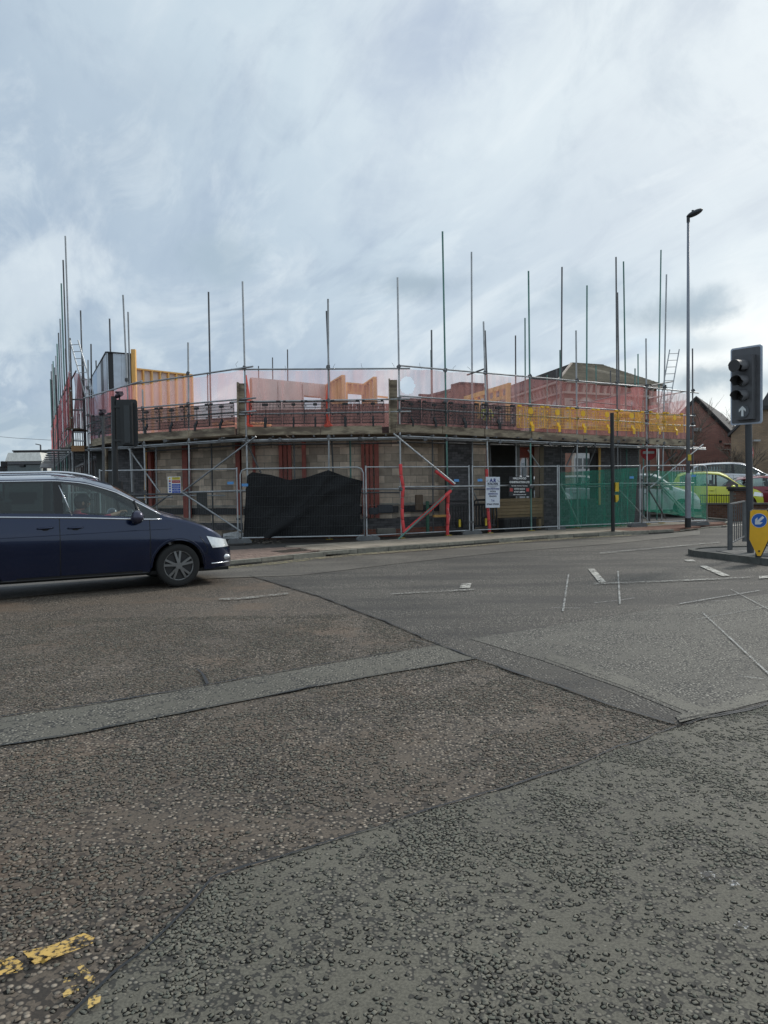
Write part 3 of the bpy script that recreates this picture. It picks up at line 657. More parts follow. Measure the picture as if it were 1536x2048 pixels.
TB = [(0, (184, 886), (262, 870)), (1, (268, 875.5), (378, 868)), (1, (379, 868), (470, 861.5)), (2, (495, 862), (640, 861)), (2, (641, 861), (764, 859)), (3, (791, 856), (884, 860)), (3, (885, 860), (968, 865)), (3, (970, 865.5), (1062, 870)),
      (3, (1063, 871), (1166, 876.5)), (3, (1167, 876.5), (1290, 881)), (4, (1298, 882), (1384, 886))]
for f, a, b_ in TB: board((a, b_), f, -.035, .225)
for px, y0, y1, w in ((476, 765, 869, 13), (778.5, 758, 866, 14)):
    f = 1 if px < 490 else 2; a = S(px, y0, -.10, f); c = S(px + 1, y1, -.10, f); bm_('upright_board', a, c, .04, .205, boardm, SCA, up=Vector((0, 1, 0)))
    a = a + Vector((.12, .06, -.02)); c = c + Vector((.12, .06, 0)); bm_('upright_board', a, c, .20, .04, boardm, SCA, up=Vector((0, 1, 0)))
# wire twists along top rails, loose ties
mb = MB()
for px, py, f in ((415, 750, 1), (322, 745, 1), (474, 725, 1), (571, 734, 2), (665, 730, 2), (726, 729, 2), (789, 728, 2), (843, 728, 3), (908, 733, 3), (941, 735, 3)):
    a = S(px, py + 10, dd, f); mb.path([a, a + Vector((random.uniform(-.05, .05), 0, .09)), a + Vector((random.uniform(-.12, .12), -.02, .17))], .005, 4)
mb.build('wire_ties', steelc, SCA, kind='stuff')
# left wing of the scaffold
wd = (Vector((*W1, 0)) - Vector((*W0, 0))).normalized(); wn = Vector((wd.y, -wd.x, 0))      # towards the building (right)
tops = [(133, 472, 143), (126, 520, 133), (114, 567, 124), (106, 638, 116), (100, 666, 110), (97, 688, 106), (93, 712, 102), (99, 735, 100)]
WL = (Vector((*W1, 0)) - Vector((*W0, 0))).length
for i in range(12):
    t = .15 + i * 2.0; p = Vector((*W0, 0)) + wd * t; d = p.y
    if i < len(tops): zt = EYE.z + ray(tops[i][0], tops[i][1]).z * d / ray(tops[i][0], tops[i][1]).y
    else: zt = 8 + random.random()
    tb('standard', (p.x, p.y, .1), (p.x - .02, p.y, zt), .027, [galv, galvd, galvg][i % 3], WNG)
    q = p + wn * 1.3; zi = [7.4, 5.9, 6.4, 6.9, 5.6, 6.2, 6.0, 6.6, 6.3, 5.8, 6, 6.2][i]
    tb('standard', (q.x, q.y, .1), (q.x, q.y, zi), .027, galvd, WNG)
    for z, s0 in ((2.93, -.75), (1.5, -.35)): 
        tb('transom', p + wn * s0 + Vector((0, 0, z)), p + wn * 1.5 + Vector((0, 0, z)), .026, galv, WNG)
    c = p + wd * 1.0
    tb('transom', c - wn * .7 + Vector((0, 0, 2.95)), c + wn * 1.4 + Vector((0, 0, 2.95)), .026, galv, WNG)
    if i < 11:
        q = p + wn * 1.3; tb('brace', q + Vector((0, 0, .2)), q + wd * 2 + Vector((0, 0, 2.8)), .0245, galvd, WNG) if i % 2 else None
        for k in range(4): bm_('deck_board', p + wn * (.2 + k * .26) + Vector((0, 0, 3.03)), p + wn * (.2 + k * .26) + wd * 1.96 + Vector((0, 0, 3.03)), .23, .038, deckm, WNG)
for z, o in ((2.9, 0), (1.48, 0), (4.0, 0), (4.9, 0), (5.5, 0), (2.9, 1.3), (1.48, 1.3), (3.6, 0)):
    tb('ledger', Vector((*W0, z)) + wn * o, Vector((*W1, z)) + wn * o, .0245, galv if o == 0 else galvd, WNG)
bm_('toe_board', Vector((*W0, 3.2)), Vector((*W1, 3.2)), .04, .22, boardm, WNG)
for (a, b_, dA) in (((152, 742), (126, 790), 25.6), ((131, 862), (146, 838), 26)): tb('ledger', D(*a, dA), D(*b_, dA + 4), .0245, galvd, WNG)
# corner bay between the wing and the front: boards and short tubes
for y in (799, 820): tb('guard_rail', D(142, y, 26), D(167, y, 25.5), .0245, galvd, WNG)
for y in (864, 881): tb('ledger', D(142, y, 25.9), D(168, y + 1, 25.4), .0245, galv, WNG)
bm_('upright_board', D(141, 775, 25.8), D(143, 858, 25.8), .04, .2, boardm, WNG, up=Vector((0, 1, 0)))
bx('toe_board', D(156, 897, 25.5), (.42, .04, .19), .1, M('orange_brown_board', (.27, .15, .07), .8), WNG)
bx('deck_board', D(155, 860, 26.3), (.45, 1.2, .04), .1, deckm, WNG)
bm_('upright_board', D(213, 896, 24.2), D(214, 990, 24.2), .04, .17, boardm, SCA, up=Vector((0, 1, 0)))
for a, b_ in (((161, 621), (168, 862)), ((182, 688), (184, 890)), ((166, 715), (172, 890)), ((112, 750), (116, 880)), ((131, 697), (138, 870)), ((140, 676), (146, 860)), ((103, 760), (107, 880))):
    p = D(*a, 27.2); q = D(*b_, 27.2); q = q + (q - p) * ((.12 - q.z) / (q.z - p.z)); tb('standard', q, p, .026, galvd, WNG)
# rear scaffold poles
for px, y0, y1, d in ((517, 732, 800, 36), (545, 715, 800, 36), (575, 699, 800, 35), (415, 745, 810, 34), (1031, 671, 880, 30), (1050, 636, 880, 31), (862, 700, 800, 30), (1120, 700, 880, 31), (1276, 708, 950, 33), (1270, 737, 950, 33.5),
                      (1192, 731, 880, 34), (1221, 741, 880, 34), (1094, 750, 880, 33), (1113, 738, 880, 34), (1286, 800, 950, 31)):
    p = D(px, y0, d); q = D(px + 1, y1, d); q = q + (q - p) * ((.1 - q.z) / (q.z - p.z)); tb('standard', q, p, .027, galvd if px % 2 else galvg, REA)
for a, da, b_, db in (((1302, 771), 26.8, (1345, 763), 31), ((1296, 822), 26.8, (1334, 812), 31), ((1298, 841), 26.8, (1333, 833), 31), ((1140, 812), 32, (1262, 785), 33), ((1296, 797), 28, (1370, 783), 33),
                      ((934, 750), 23, (968, 738), 22.7), ((1140, 800), 30, (1290, 815), 31), ((1262, 785), 33, (1310, 776), 33)):
    tb('guard_rail', D(*a, da), D(*b_, db), .0245, galvd, REA)
tb('ledger', D(1180, 893, 30), D(1340, 893, 33), .0245, galvd, REA); tb('ledger', D(1050, 884, 29), D(1190, 888, 32), .0245, galvd, REA)

# ------------------------------------------------------------------ debris nets
def netmat(name, col, fac, weave=0, hi=.18, tr=.5):
    m, nt = newmat(name); b = NB(nt); p = b.pos()
    f = b.noise(b.pos((1, 1, .12)), 3.0, 5, .65, .6); f2 = b.noise(p, .9, 3, .5)
    a = b.ma('ADD', b.mr(f, .3, .75, fac - hi * .4, fac + hi, 'LINEAR'), b.mr(f2, .35, .65, -.04, .05, 'LINEAR'), clamp=True)
    d = b.n('ShaderNodeBsdfDiffuse'); d.inputs[0].default_value = (*col, 1); t = b.n('ShaderNodeBsdfTranslucent'); t.inputs[0].default_value = (*col, 1)
    ms = b.n('ShaderNodeMixShader'); ms.inputs[0].default_value = tr; nt.links.new(d.outputs[0], ms.inputs[1]); nt.links.new(t.outputs[0], ms.inputs[2])
    tp = b.n('ShaderNodeBsdfTransparent'); m2 = b.n('ShaderNodeMixShader'); nt.links.new(a, m2.inputs[0]); nt.links.new(tp.outputs[0], m2.inputs[1]); nt.links.new(ms.outputs[0], m2.inputs[2])
    b.out(m2.outputs[0]); return m
net_p = netmat('pink_debris_net', (.97, .52, .49), .31, tr=.68)
net_w = netmat('red_debris_net_dense', (.74, .22, .23), .55, tr=.45, hi=.35)
net_r = netmat('red_debris_net', (.86, .30, .29), .38, tr=.45)
net_g = netmat('green_debris_net', (.07, .46, .32), .44, tr=.5, hi=.28)
net_o = netmat('orange_red_bunched_net', (.90, .20, .15), .74, tr=.4, hi=.1)
def sheet(name, tl, tr_, br, bl, mat, label, cat, amp=.03, nx=40, nz=14, hole=None, group=None, sag=0, fold=1.0, parent=None, seed=0):
    vs = []; n0 = (tr_ - tl).cross(bl - tl).normalized()
    for j in range(nz + 1):
        for i in range(nx + 1):
            u, w = i / nx, j / nz; p = tl.lerp(tr_, u).lerp(bl.lerp(br, u), w)
            q = noise.noise(Vector((u * nx * .25 * fold, w * 1.2, seed))) + .5 * noise.noise(Vector((u * nx * .6 * fold, w * 3, seed + 4)))
            p = p + n0 * amp * q; p.z -= sag * math.sin(math.pi * u * 4) ** 2 * (1 - w)
            vs.append(p)
    fs = []
    for j in range(nz):
        for i in range(nx):
            a = j * (nx + 1) + i
            c = (vs[a] + vs[a + nx + 2]) / 2
            if hole and (c - hole[0]).length < hole[1]: continue
            fs.append((a, a + 1, a + nx + 2, a + nx + 1))
    me = bpy.data.meshes.new(name); me.from_pydata([tuple(v) for v in vs], [], fs); me.materials.append(mat); me.shade_smooth()
    o = link(name, me, parent)
    if label: tag(o, label, cat, group)
    return o
def facnet(f, p1, p2, p3, p4, label, mat=net_p, off=.06, **k):
    k.setdefault('sag', .035); k.setdefault('amp', .05); k.setdefault('nx', 70)
    return sheet('debris_net', S(*p1, off, f), S(*p2, off, f), S(*p3, off, f), S(*p4, off, f), mat, label, 'debris net', group='pink and red debris nets tied round the scaffold', **k)
facnet(0, (172, 797), (266, 768), (266, 872), (180, 884), 'deep pink debris net on the short corner bay behind the leftmost signal head', netmat('corner_pink_net', (.84, .34, .36), .40, tr=.6), fold=1.5, amp=.06)
facnet(1, (268, 771), (487, 739), (487, 856), (268, 872), 'pale pink net stretched left of the first upright board, over studded timber panel', seed=2)
facnet(2, (492, 741), (796, 739), (796, 853), (492, 858), 'pale pink net between the two upright boards, before the pale panel with window hole', sag=.02, seed=3)
facnet(3, (800, 735), (1040, 753), (1040, 860), (800, 848), 'pink net with a round hole torn near the tallest green pole', hole=(S(815, 771, .06, 3), .25), nx=110, nz=50, seed=4)
facnet(3, (1041, 754), (1292, 777), (1292, 875), (1041, 861), 'pink net above the yellow guards, in front of the old building cornice', netmat('mid_pink_net', (.93, .42, .39), .31, tr=.6), seed=5)
facnet(4, (1297, 780), (1378, 786), (1372, 878), (1297, 877), 'pink net on the last bay beside the tall street lamp', seed=6)
o = sheet('debris_net', Vector((*W0, 5.55)), Vector((*W1, 5.2)), Vector((*W1, 3.2)), Vector((*W0, 3.2)), net_w, 'red streaky net running back along the side street scaffold wing', 'debris net', .12, 90, 8, group='pink and red debris nets tied round the scaffold', fold=1.6)
sheet('debris_net', D(152, 745, 26.6), D(176, 760, 28), D(178, 862, 28), D(150, 860, 26.6), netmat('torn_white_red_net', (.7, .4, .42), .45, hi=.5), 'torn white and red net hanging in the corner gap beside the left ladder', 'debris net', .15, 20, 12, fold=2, group='pink and red debris nets tied round the scaffold')
sheet('debris_net', D(1142, 812, 32), D(1262, 785, 33), D(1262, 850, 33), D(1142, 850, 32), net_r, 'denser red net sloping up behind the yellow guards', 'debris net', .06, group='pink and red debris nets tied round the scaffold')
sheet('debris_net', D(1296, 812, 31.5), D(1371, 800, 32.5), D(1366, 850, 32.5), D(1296, 852, 31.5), net_r, 'dark red net patch low in the last bay before the brick gable', 'debris net', .06, group='pink and red debris nets tied round the scaffold')
sheet('debris_net', D(1261, 775, 28.6), D(1288, 772, 28.6), D(1284, 820, 28.6), D(1266, 820, 28.6), net_r, 'bunched red net gathered at the pole near the roof end', 'debris net', .12, 14, 14, fold=2.5, group='pink and red debris nets tied round the scaffold')
def bunch(pts, r, f, label):
    mb = MB(); P = [S(x, y, .04, f) for x, y in pts]; mb.path(P, r, 9)
    for v in range(len(mb.v)):
        q = Vector(mb.v[v]); mb.v[v] = tuple(q + Vector((noise.noise(q * 9), noise.noise(q * 9 + Vector((5, 0, 0))) * .5, 0)) * .05)
    o = mb.build('bunched_net', net_o, smooth=True); tag(o, label, 'bunched netting', 'bunches of orange-red netting between net sheets')
bunch([(492, 750), (494, 775), (496, 795), (498, 815), (497, 835), (494, 850), (505, 853)], [.02, .03, .045, .06, .065, .06, .03], 2, 'orange-red bunched net hanging beside the left upright board')
bunch([(657, 752), (656, 775), (655, 800), (657, 825), (656, 845), (657, 854)], [.02, .03, .045, .055, .09, .13], 2, 'orange-red bunched net flaring out at the foot of the middle pole')
# ------------------------------------------------------------------ brick guards
def guard_mesh(mat, nv, disc):
    mb = MB(); W, H = 1.0, .62; t = .017 if not disc else .0085
    for i in range(nv + 1): mb.box(((i / nv - .5) * W, 0, 0), (t * (1.7 if i in (0, nv, nv // 2) else .95), .012, H))
    for z in (-.31, -.21, -.12, -.03, .06, .15, .24, .31): mb.box((0, 0, z), (W, .012, t * (1.5 if abs(z) == .31 else .8)))
    g = mb.mesh('mesh_panel', mat); mb = MB()
    mb.box((0, -.01, .335), (.12, .05, .05)); mb.tube((0, -.03, .33), (0, .04, .33), .03, 8); mb.tube((0, .0, .3), (0, .0, .36), .02, 6); hk1 = mb.mesh('hook', mat); mb = MB()
    for x, z in ((-.42, .20), (.42, .20), (-.42, -.06), (.42, -.06), (-.1, -.06)): mb.box((x, -.008, z), (.05, .02, .035))
    hk = mb.mesh('stops', mat); mb = MB()
    if disc: mb.tube((0, -.012, .19), (0, .012, .19), .095, 16)
    else: mb.box((0, -.012, .24), (.17, .03, .07))
    dk = mb.mesh('name_plate', mat); mb = MB(); w = .085 if not disc else .09
    prof = [(-.012, -.13), (-.03, -.2), (-.085, -.26), (-.085, -.42), (-.07, -.425), (-.065, -.28), (0, -.22), (.0, -.13)]
    mb.prism([(-w / 2 + (.02 if disc else 0), y, z) for y, z in prof], (w, 0, 0)); tk = mb.mesh('toe_clip', mat)
    return g, hk, dk, tk, hk1
GB = guard_mesh(blackp, 22, False); GY = guard_mesh(yelp, 17, True)
def guard_parts(g, Mx, ms):
    for nm, me in zip(('mesh_panel', 'stops', 'name_plate', 'toe_clip'), ms):
        o = link(nm, me, g, Mx)
        if nm == 'stops': o['kind'] = 'stuff'
    for x in (-.42, .42): link('hook', ms[4], g, Mx @ Matrix.Translation((x, 0, 0)))
def guard(f, p1, p2, ms, label, i, ztop, zbot):
    A = S(p1, 830, -.085, f); B = S(p2, 830, -.085, f); d = Vector((B.x - A.x, B.y - A.y, 0)); L = d.length; c = Vector(((A.x + B.x) / 2, (A.y + B.y) / 2, (ztop + zbot) / 2))
    g = T('brick_guard', label, 'brick guard', c, 'black brick guards clipped on the scaffold rails' if ms is GB else 'yellow brick guards clipped on the scaffold rails')
    Mx = Matrix.Translation(c) @ Matrix.Rotation(math.atan2(d.y, d.x), 4, 'Z') @ Matrix.Rotation(random.uniform(-.02, .02), 4, 'X') @ Matrix.Diagonal((L, 1, (ztop - zbot) / .62, 1))
    guard_parts(g, Mx, ms)
gl = [(0, 182, 222, 'black brick guard in the corner bay, left of the dark signal head'), (0, 224, 264, 'black brick guard in the corner bay, hidden by the dark signal head'),
      (1, 269, 318, 'black brick guard just right of the dark signal head'), (1, 319, 368, 'black brick guard second right of the dark signal head, under the studded panel'),
      (1, 369, 418, 'black brick guard crossed by the pole at the studded panel edge'), (1, 419, 468, 'black brick guard touching the left upright board'),
      (2, 499, 562, 'black brick guard right of the first orange bunched net'), (2, 566, 608, 'black brick guard under the left part of the pale panel'),
      (2, 609, 652, 'black brick guard under the window hole, left of the middle pole'), (2, 661, 720, 'black brick guard right of the middle pole under the stud room'),
      (2, 724, 768, 'black brick guard touching the right upright board'), (3, 803, 842, 'black brick guard right of the second upright board before dark brickwork'),
      (3, 845, 892, 'black brick guard left of the tallest green pole'), (3, 897, 958, 'black brick guard right of the tallest green pole'), (3, 962, 1030, 'last black brick guard, next to the first yellow one')]
for i, (f, a, b_, l) in enumerate(gl): guard(f, a, b_, GB, l, i, 3.92, 3.33)
gy = [(3, 1034, 1088, 'yellow brick guard next to the last black one'), (3, 1090, 1139, 'yellow brick guard second from the black ones'), (3, 1141, 1190, 'yellow brick guard below the old cornice window, mid row'),
      (3, 1192, 1236, 'yellow brick guard just left of the tall black crossing post top'), (3, 1238, 1288, 'yellow brick guard right of the tall black crossing post top')]
for i, (f, a, b_, l) in enumerate(gy): guard(f, a, b_, GY, l, i, 3.93, 3.30)
for i, (a, b_, l) in enumerate(((1299, 1331, 'yellow brick guard first beyond the corner pole by the ladder'), (1332, 1366, 'yellow brick guard last before the tall street lamp'))): guard(4, a, b_, GY, l, i, 3.95, 3.32)
for (a, da, b_, db, l) in (((1262, 840), 27.6, (1290, 842), 29.6, 'yellow brick guard turned on the inner side of the corner pole'), ((1368, 850), 28.4, (1375, 850), 30.5, 'end-on yellow brick guard by the street lamp')):
    A = D(*a, da); B = D(*b_, db); c = (A + B) / 2; d = B - A; g = T('brick_guard', l, 'brick guard', c, 'yellow brick guards clipped on the scaffold rails')
    Mx = Matrix.Translation(c) @ Matrix.Rotation(math.atan2(d.y, d.x), 4, 'Z') @ Matrix.Diagonal((1, 1, 1, 1))
    guard_parts(g, Mx, GY)
# orange sacks / tools on the lift behind the guards
for px, py, d, l in ((515, 852, 22.4, 'orange bag lying on the deck beside the left upright board'), (452, 850, 22.6, 'orange bag lying on the deck left of the upright board'), (1245, 830, 27.5, 'orange bundle on the deck behind the yellow guards'), (1345, 838, 29.2, 'orange bundle on the deck in the last bay')):
    c = D(px, py, d); mb = MB(); mb.sphere(c, 1, 12, 8, (.42, .18, .10)); 
    for v in range(len(mb.v)): q = Vector(mb.v[v]); mb.v[v] = tuple(q + Vector((noise.noise(q * 6), noise.noise(q * 5), noise.noise(q * 7))) * .05)
    tag(mb.build('sack', M('orange_sack', (.62, .26, .06), .7), smooth=True), l, 'sack', 'orange bags on the scaffold deck')
# ------------------------------------------------------------------ ladders
def ladder(a, b_, da, db, w, n, label, mat):
    A = D(*a, da); B = D(*b_, db); t = T('ladder', label, 'ladder', B); side = Vector((1, -.15, 0)).normalized() * w / 2
    for s_ in (-1, 1): tb('stile', B + side * s_, A + side * s_, .022, mat, t)
    for i in range(n):
        p = A.lerp(B, (i + .6) / n); tb('rung', p - side, p + side, .012, mat, t)
ladder((148, 681), (196, 850), 26.3, 25.6, .30, 12, 'grey ladder leaning left against the corner of the scaffold', galv)
ladder((1349, 699), (1322, 850), 30.5, 29.6, .36, 11, 'bluish ladder leaning in the last scaffold bay near the street lamp', galv)
# ------------------------------------------------------------------ walls laid brick by brick
def lay(parent, core, p0, p1, z0, z1, bl, bh, dep, mat, joint=.01, openings=(), top=None, maxn=300, jit=.003, name='brick'):
    """courses along p0->p1 (front face on that line, depth goes away from the camera)"""
    p0 = Vector((p0[0], p0[1], 0)); p1 = Vector((p1[0], p1[1], 0)); d = (p1 - p0); L = d.length; d.normalize(); n_ = Vector((-d.y, d.x, 0)); n_ = n_ if n_.dot(p0) > 0 else -n_
    yaw = math.atan2(d.y, d.x); rows = max(1, int(round((z1 - z0) / (bh + joint)))); rh = (z1 - z0) / rows; out = []
    for r in range(rows):
        za = z0 + r * rh + joint / 2; zb = z0 + (r + 1) * rh - joint / 2; s = -(bl + joint) * (.5 if r % 2 else 0)
        while s < L:
            a = max(0, s + joint / 2); b_ = min(L, s + bl + joint / 2); s += bl + joint; segs = [(a, b_)]
            zm = (za + zb) / 2
            for (o0, o1, oz0, oz1) in openings:
                if oz0 < zm < oz1:
                    ns = []
                    for q0, q1 in segs:
                        if q1 <= o0 or q0 >= o1: ns.append((q0, q1)); continue
                        if q0 < o0: ns.append((q0, o0))
                        if q1 > o1: ns.append((o1, q1))
                    segs = ns
            for q0, q1 in segs:
                if q1 - q0 < .03: continue
                if top and zm > top((q0 + q1) / 2): continue
                c = p0 + d * ((q0 + q1) / 2) + n_ * (dep / 2 + random.uniform(-jit, jit)); c.z = zm; out.append((c, (q1 - q0 - joint * .2, dep, zb - za)))
    out.sort(key=lambda q: (q[0] - EYE).length); rest = MB()
    for i, (c, sz) in enumerate(out):
        if i < maxn: bx(name, c, sz, yaw, mat, core)
        else: rest.box(c, sz, yaw)
    if rest.v: rest.build(name + '_courses', mat, core, kind='stuff')
def wallcore(name, parent, p0, p1, z0, z1, dep, mat, openings=(), inset=.008):
    p0 = Vector((p0[0], p0[1], 0)); p1 = Vector((p1[0], p1[1], 0)); d = (p1 - p0); L = d.length; d.normalize(); n_ = Vector((-d.y, d.x, 0)); n_ = n_ if n_.dot(p0) > 0 else -n_
    yaw = math.atan2(d.y, d.x); mb = MB(); xs = sorted({0, L, *[o for q in openings for o in q[:2]]}); zs = sorted({z0, z1, *[o for q in openings for o in q[2:]]})
    for a, b_ in zip(xs[:-1], xs[1:]):
        for c, e in zip(zs[:-1], zs[1:]):
            if any(q[0] - 1e-6 <= a and b_ <= q[1] + 1e-6 and q[2] - 1e-6 <= c and e <= q[3] + 1e-6 for q in openings): continue
            if c < z0 or e > z1: continue
            m = p0 + d * ((a + b_) / 2) + n_ * (inset + (dep - inset) / 2); mb.box((m.x, m.y, (c + e) / 2), (b_ - a, dep - inset, e - c), yaw)
    return mb.build(name, mat, parent)
def pl(f, px, off, py=960): p = S(px, py, off, f); return (p.x, p.y)
BLD = T('unfinished_building', 'half-built corner building with grey block walls, dark brick piers and red steel columns', 'building', (0, 26, .1))
def brickwall(nm, p0, p1, z0, z1, kind, maxn=300, openings=(), top=None, dep=.1):
    if kind == 'block': args = (.44, .215, dep, blockm); mm = mortar; bn = 'block'
    elif kind == 'dark': args = (.215, .065, dep, brickd); mm = mortard; bn = 'brick'
    elif kind == 'maroon': args = (.215, .065, dep, brickm); mm = mortard; bn = 'brick'
    else: args = (.215, .065, dep, brickr); mm = mortar; bn = 'brick'
    zc = z1 if top is None else min(z1, min(top(t) for t in (0, .5, 1, 2, 3, 4)))
    core = wallcore(nm, BLD, p0, p1, z0, zc, dep, mm, openings)
    lay(BLD, core, p0, p1, z0, z1, *args, openings=openings, top=top, maxn=maxn, name=bn)
    return core
OB = 1.75
brickwall('block_wall', pl(1, 290, OB), pl(1, 486, OB), 1.0, 2.98, 'block'); brickwall('block_wall', pl(2, 484, OB), pl(2, 800, OB), 1.0, 2.98, 'block'); brickwall('block_wall', pl(3, 796, OB), pl(3, 889, OB), 1.0, 2.98, 'block')
brickwall('inner_wall_base', pl(1, 290, OB + .03), pl(1, 486, OB + .03), .1, .985, 'block', 60); brickwall('inner_wall_base', pl(2, 484, OB + .03), pl(2, 800, OB + .03), .1, .985, 'block', 60); brickwall('inner_wall_base', pl(3, 796, OB + .03), pl(3, 889, OB + .03), .1, .985, 'block', 60)
for f, a, b_ in ((1, 291, 485), (2, 486, 797), (3, 799, 888)):      # damp course and pale mortar line
    A = S(a, 1000, OB - .03, f); B = S(b_, 1000, OB - .03, f); A.z = B.z = 1.03; bm_('mortar_ledge', A, B, .05, .045, M('pale_mortar', (.34, .32, .28), .9, var=.4), BLD)
    A.z = B.z = .86; bm_('damp_course', A, B, .03, .20, M('damp_course_black', (.018, .018, .022), .4), BLD)
# outer leaf of dark brick on a red brick footing
brickwall('low_outer_wall', pl(2, 486, 1.42), pl(2, 798, 1.42), .30, .60, 'dark', 300); brickwall('low_outer_wall', pl(3, 797, 1.42), pl(3, 890, 1.42), .30, .62, 'dark', 120)
brickwall('low_outer_wall', pl(1, 330, 1.42), pl(1, 486, 1.42), .30, .52, 'dark', 60)
brickwall('footing_wall', pl(2, 484, 1.38), pl(2, 800, 1.38), .06, .295, 'red', 140); brickwall('footing_wall', pl(3, 797, 1.38), pl(3, 892, 1.38), .06, .295, 'red', 60)
# piers
brickwall('corner_pier', pl(1, 236, 1.5), pl(1, 290, 1.5), .1, 2.95, 'dark', 180)
brickwall('brick_pier', pl(3, 893, 1.30), pl(3, 946, 1.30), .1, 2.98, 'dark', 300); brickwall('brick_pier', pl(3, 1087, 1.30), pl(3, 1121, 1.30), .1, 2.98, 'dark', 300)
brickwall('inner_block_return', pl(3, 947, 1.55), pl(3, 972, 1.55), .1, 2.98, 'block', 60)
p0 = pl(3, 1121, 1.302); p1 = pl(3, 1278, 1.302); L_ = math.dist(p0, p1); o0 = math.dist(p0, pl(3, 1131, 1.302)); o1 = math.dist(p0, pl(3, 1196, 1.302))
brickwall('brick_wall_with_window_opening', p0, p1, .1, 2.98, 'dark', 300, openings=[(o0, o1, .98, 2.62)])
# jambs give the piers their depth
def jamb(px, f, off, dl, z0, z1, mat, w=.1, sgn=1):
    p = S(px, 960, off, f); A, B = FAC[f][2:]; dr = Vector((B[0] - A[0], B[1] - A[1], 0)).normalized(); n_ = Vector((-dr.y, dr.x, 0)); c = Vector((p.x, p.y, (z0 + z1) / 2)) + n_ * (dl / 2 + .104) + dr * w / 2 * sgn
    bx('jamb', c, (w, dl, z1 - z0), math.atan2(dr.y, dr.x), mat, BLD)
jamb(893, 3, 1.30, .34, .1, 2.98, blockm, .1, 1); jamb(946, 3, 1.30, .34, .1, 2.98, blockm, .1, -1); jamb(1087, 3, 1.3, .34, .1, 2.98, blockm); jamb(1121, 3, 1.3, .34, .1, 2.98, blockm, .1, 1); jamb(1196, 3, 1.3, .3, 1, 2.98, brickd); jamb(1131, 3, 1.3, .3, 1, 2.98, brickd, sgn=-1)
for px, y0, y1, w, mt in ((1083, 886, 1050, .13, M('rough_sawn_post', (.20, .16, .11), .85, rnd=.1)), (976, 884, 1050, .1, M('rough_sawn_post', 0)), (1199, 890, 1010, .07, pine), (291, 898, 1000, .06, pine), (1036, 884, 1000, .10, M('grey_prop_post', (.16, .155, .15), .8)), (1048, 935, 980, .12, M('pale_grey_post', (.3, .32, .35), .7))):
    A = S(px, y0, 1.22, 3 if px > 500 else 1); B = S(px, y1, 1.22, 3 if px > 500 else 1); bm_('timber_post', B, A, w, w, mt, BLD, up=Vector((0, 1, 0)))
# steel columns: H sections (two flanges and a web)
def steel(px0, px1, y0, y1, f, off, mat=redox):
    A = S((px0 + px1) / 2, y0, off, f); B = S((px0 + px1) / 2, y1, off, f); w = (px1 - px0) * A.y / 1538; A0, B0 = FAC[f][2:]; dr = Vector((B0[0] - A0[0], B0[1] - A0[1], 0)).normalized(); n_ = Vector((-dr.y, dr.x, 0))
    zt, zb = A.z, max(.1, B.z); c = Vector((A.x, A.y, 0)); mb = MB(); yaw = math.atan2(dr.y, dr.x)
    mb.box((c.x, c.y, (zt + zb) / 2), (w, .012, zt - zb), yaw); q = c + n_ * .15; mb.box((q.x, q.y, (zt + zb) / 2), (w, .012, zt - zb), yaw); q = c + n_ * .075; mb.box((q.x, q.y, (zt + zb) / 2), (.01, .138, zt - zb), yaw)
    mb.build('steel_column', mat, BLD)
for a in ((294, 302, 901, 1012, 1), (362, 375, 890, 1036, 1), (469, 480, 886, 1030, 1), (504, 509, 886, 1000, 2), (557, 564, 886, 1036, 2), (566, 573, 886, 1036, 2), (575, 582, 886, 1036, 2), (603, 611, 884, 1036, 2),
          (722, 728, 884, 1036, 2), (731, 737, 884, 1036, 2), (739, 745, 884, 1036, 2), (748, 757, 884, 1036, 2), (888, 892, 880, 1020, 3)): steel(*a[:4], a[4], OB - .2)
for a, b_, y, h in ((1036, 1078, 905, .36), (1131, 1197, 899, .14)):
    A = S(a, y, 1.9, 3); B = S(b_, y, 1.9, 3); bm_('steel_lintel', A, B, .12, h, redox, BLD)
# floor slab / underside of the first floor
A1, B1, C1, D1_, E1 = pl(0, 190, 1.45), pl(1, 268, 1.45), pl(2, 488, 1.38), pl(3, 800, 1.36), pl(3, 1278, 1.36)
nE = Vector((-.51, .86, 0))
poly = [A1, B1, C1, D1_, E1, (E1[0] - 2.3, E1[1] + 4.2), (3, 29.5), (-9, 31), (-11.5, 27.5)]
mb = MB(); mb.prism([(x, y, 2.99) for x, y in poly], (0, 0, .13)); mb.build('floor_slab', M('concrete_slab', (.16, .15, .14), .9), BLD)
mb = MB(); mb.prism([(x, y, .02) for x, y in poly], (0, 0, .07)); mb.build('ground_slab', M('site_concrete', (.14, .13, .11), .9, var=.4), BLD)
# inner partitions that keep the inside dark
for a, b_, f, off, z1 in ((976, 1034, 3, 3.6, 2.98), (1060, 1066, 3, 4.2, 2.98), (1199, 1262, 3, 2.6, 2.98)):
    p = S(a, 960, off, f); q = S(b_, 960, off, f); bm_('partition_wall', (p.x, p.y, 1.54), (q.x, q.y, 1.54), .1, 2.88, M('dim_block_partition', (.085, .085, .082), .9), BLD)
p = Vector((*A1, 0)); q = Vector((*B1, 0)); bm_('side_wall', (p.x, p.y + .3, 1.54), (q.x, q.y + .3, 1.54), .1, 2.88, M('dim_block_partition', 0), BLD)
# wing walls along the side street
w0 = Vector((*W0, 0)) + wn * 1.75; w1 = Vector((*W1, 0)) + wn * 1.75
bm_('side_street_wall', (w0.x, w0.y, 2.05), (w1.x, w1.y, 2.05), .25, 3.9, M('dark_side_brick', (.06, .05, .045), .9, var=.3), BLD)
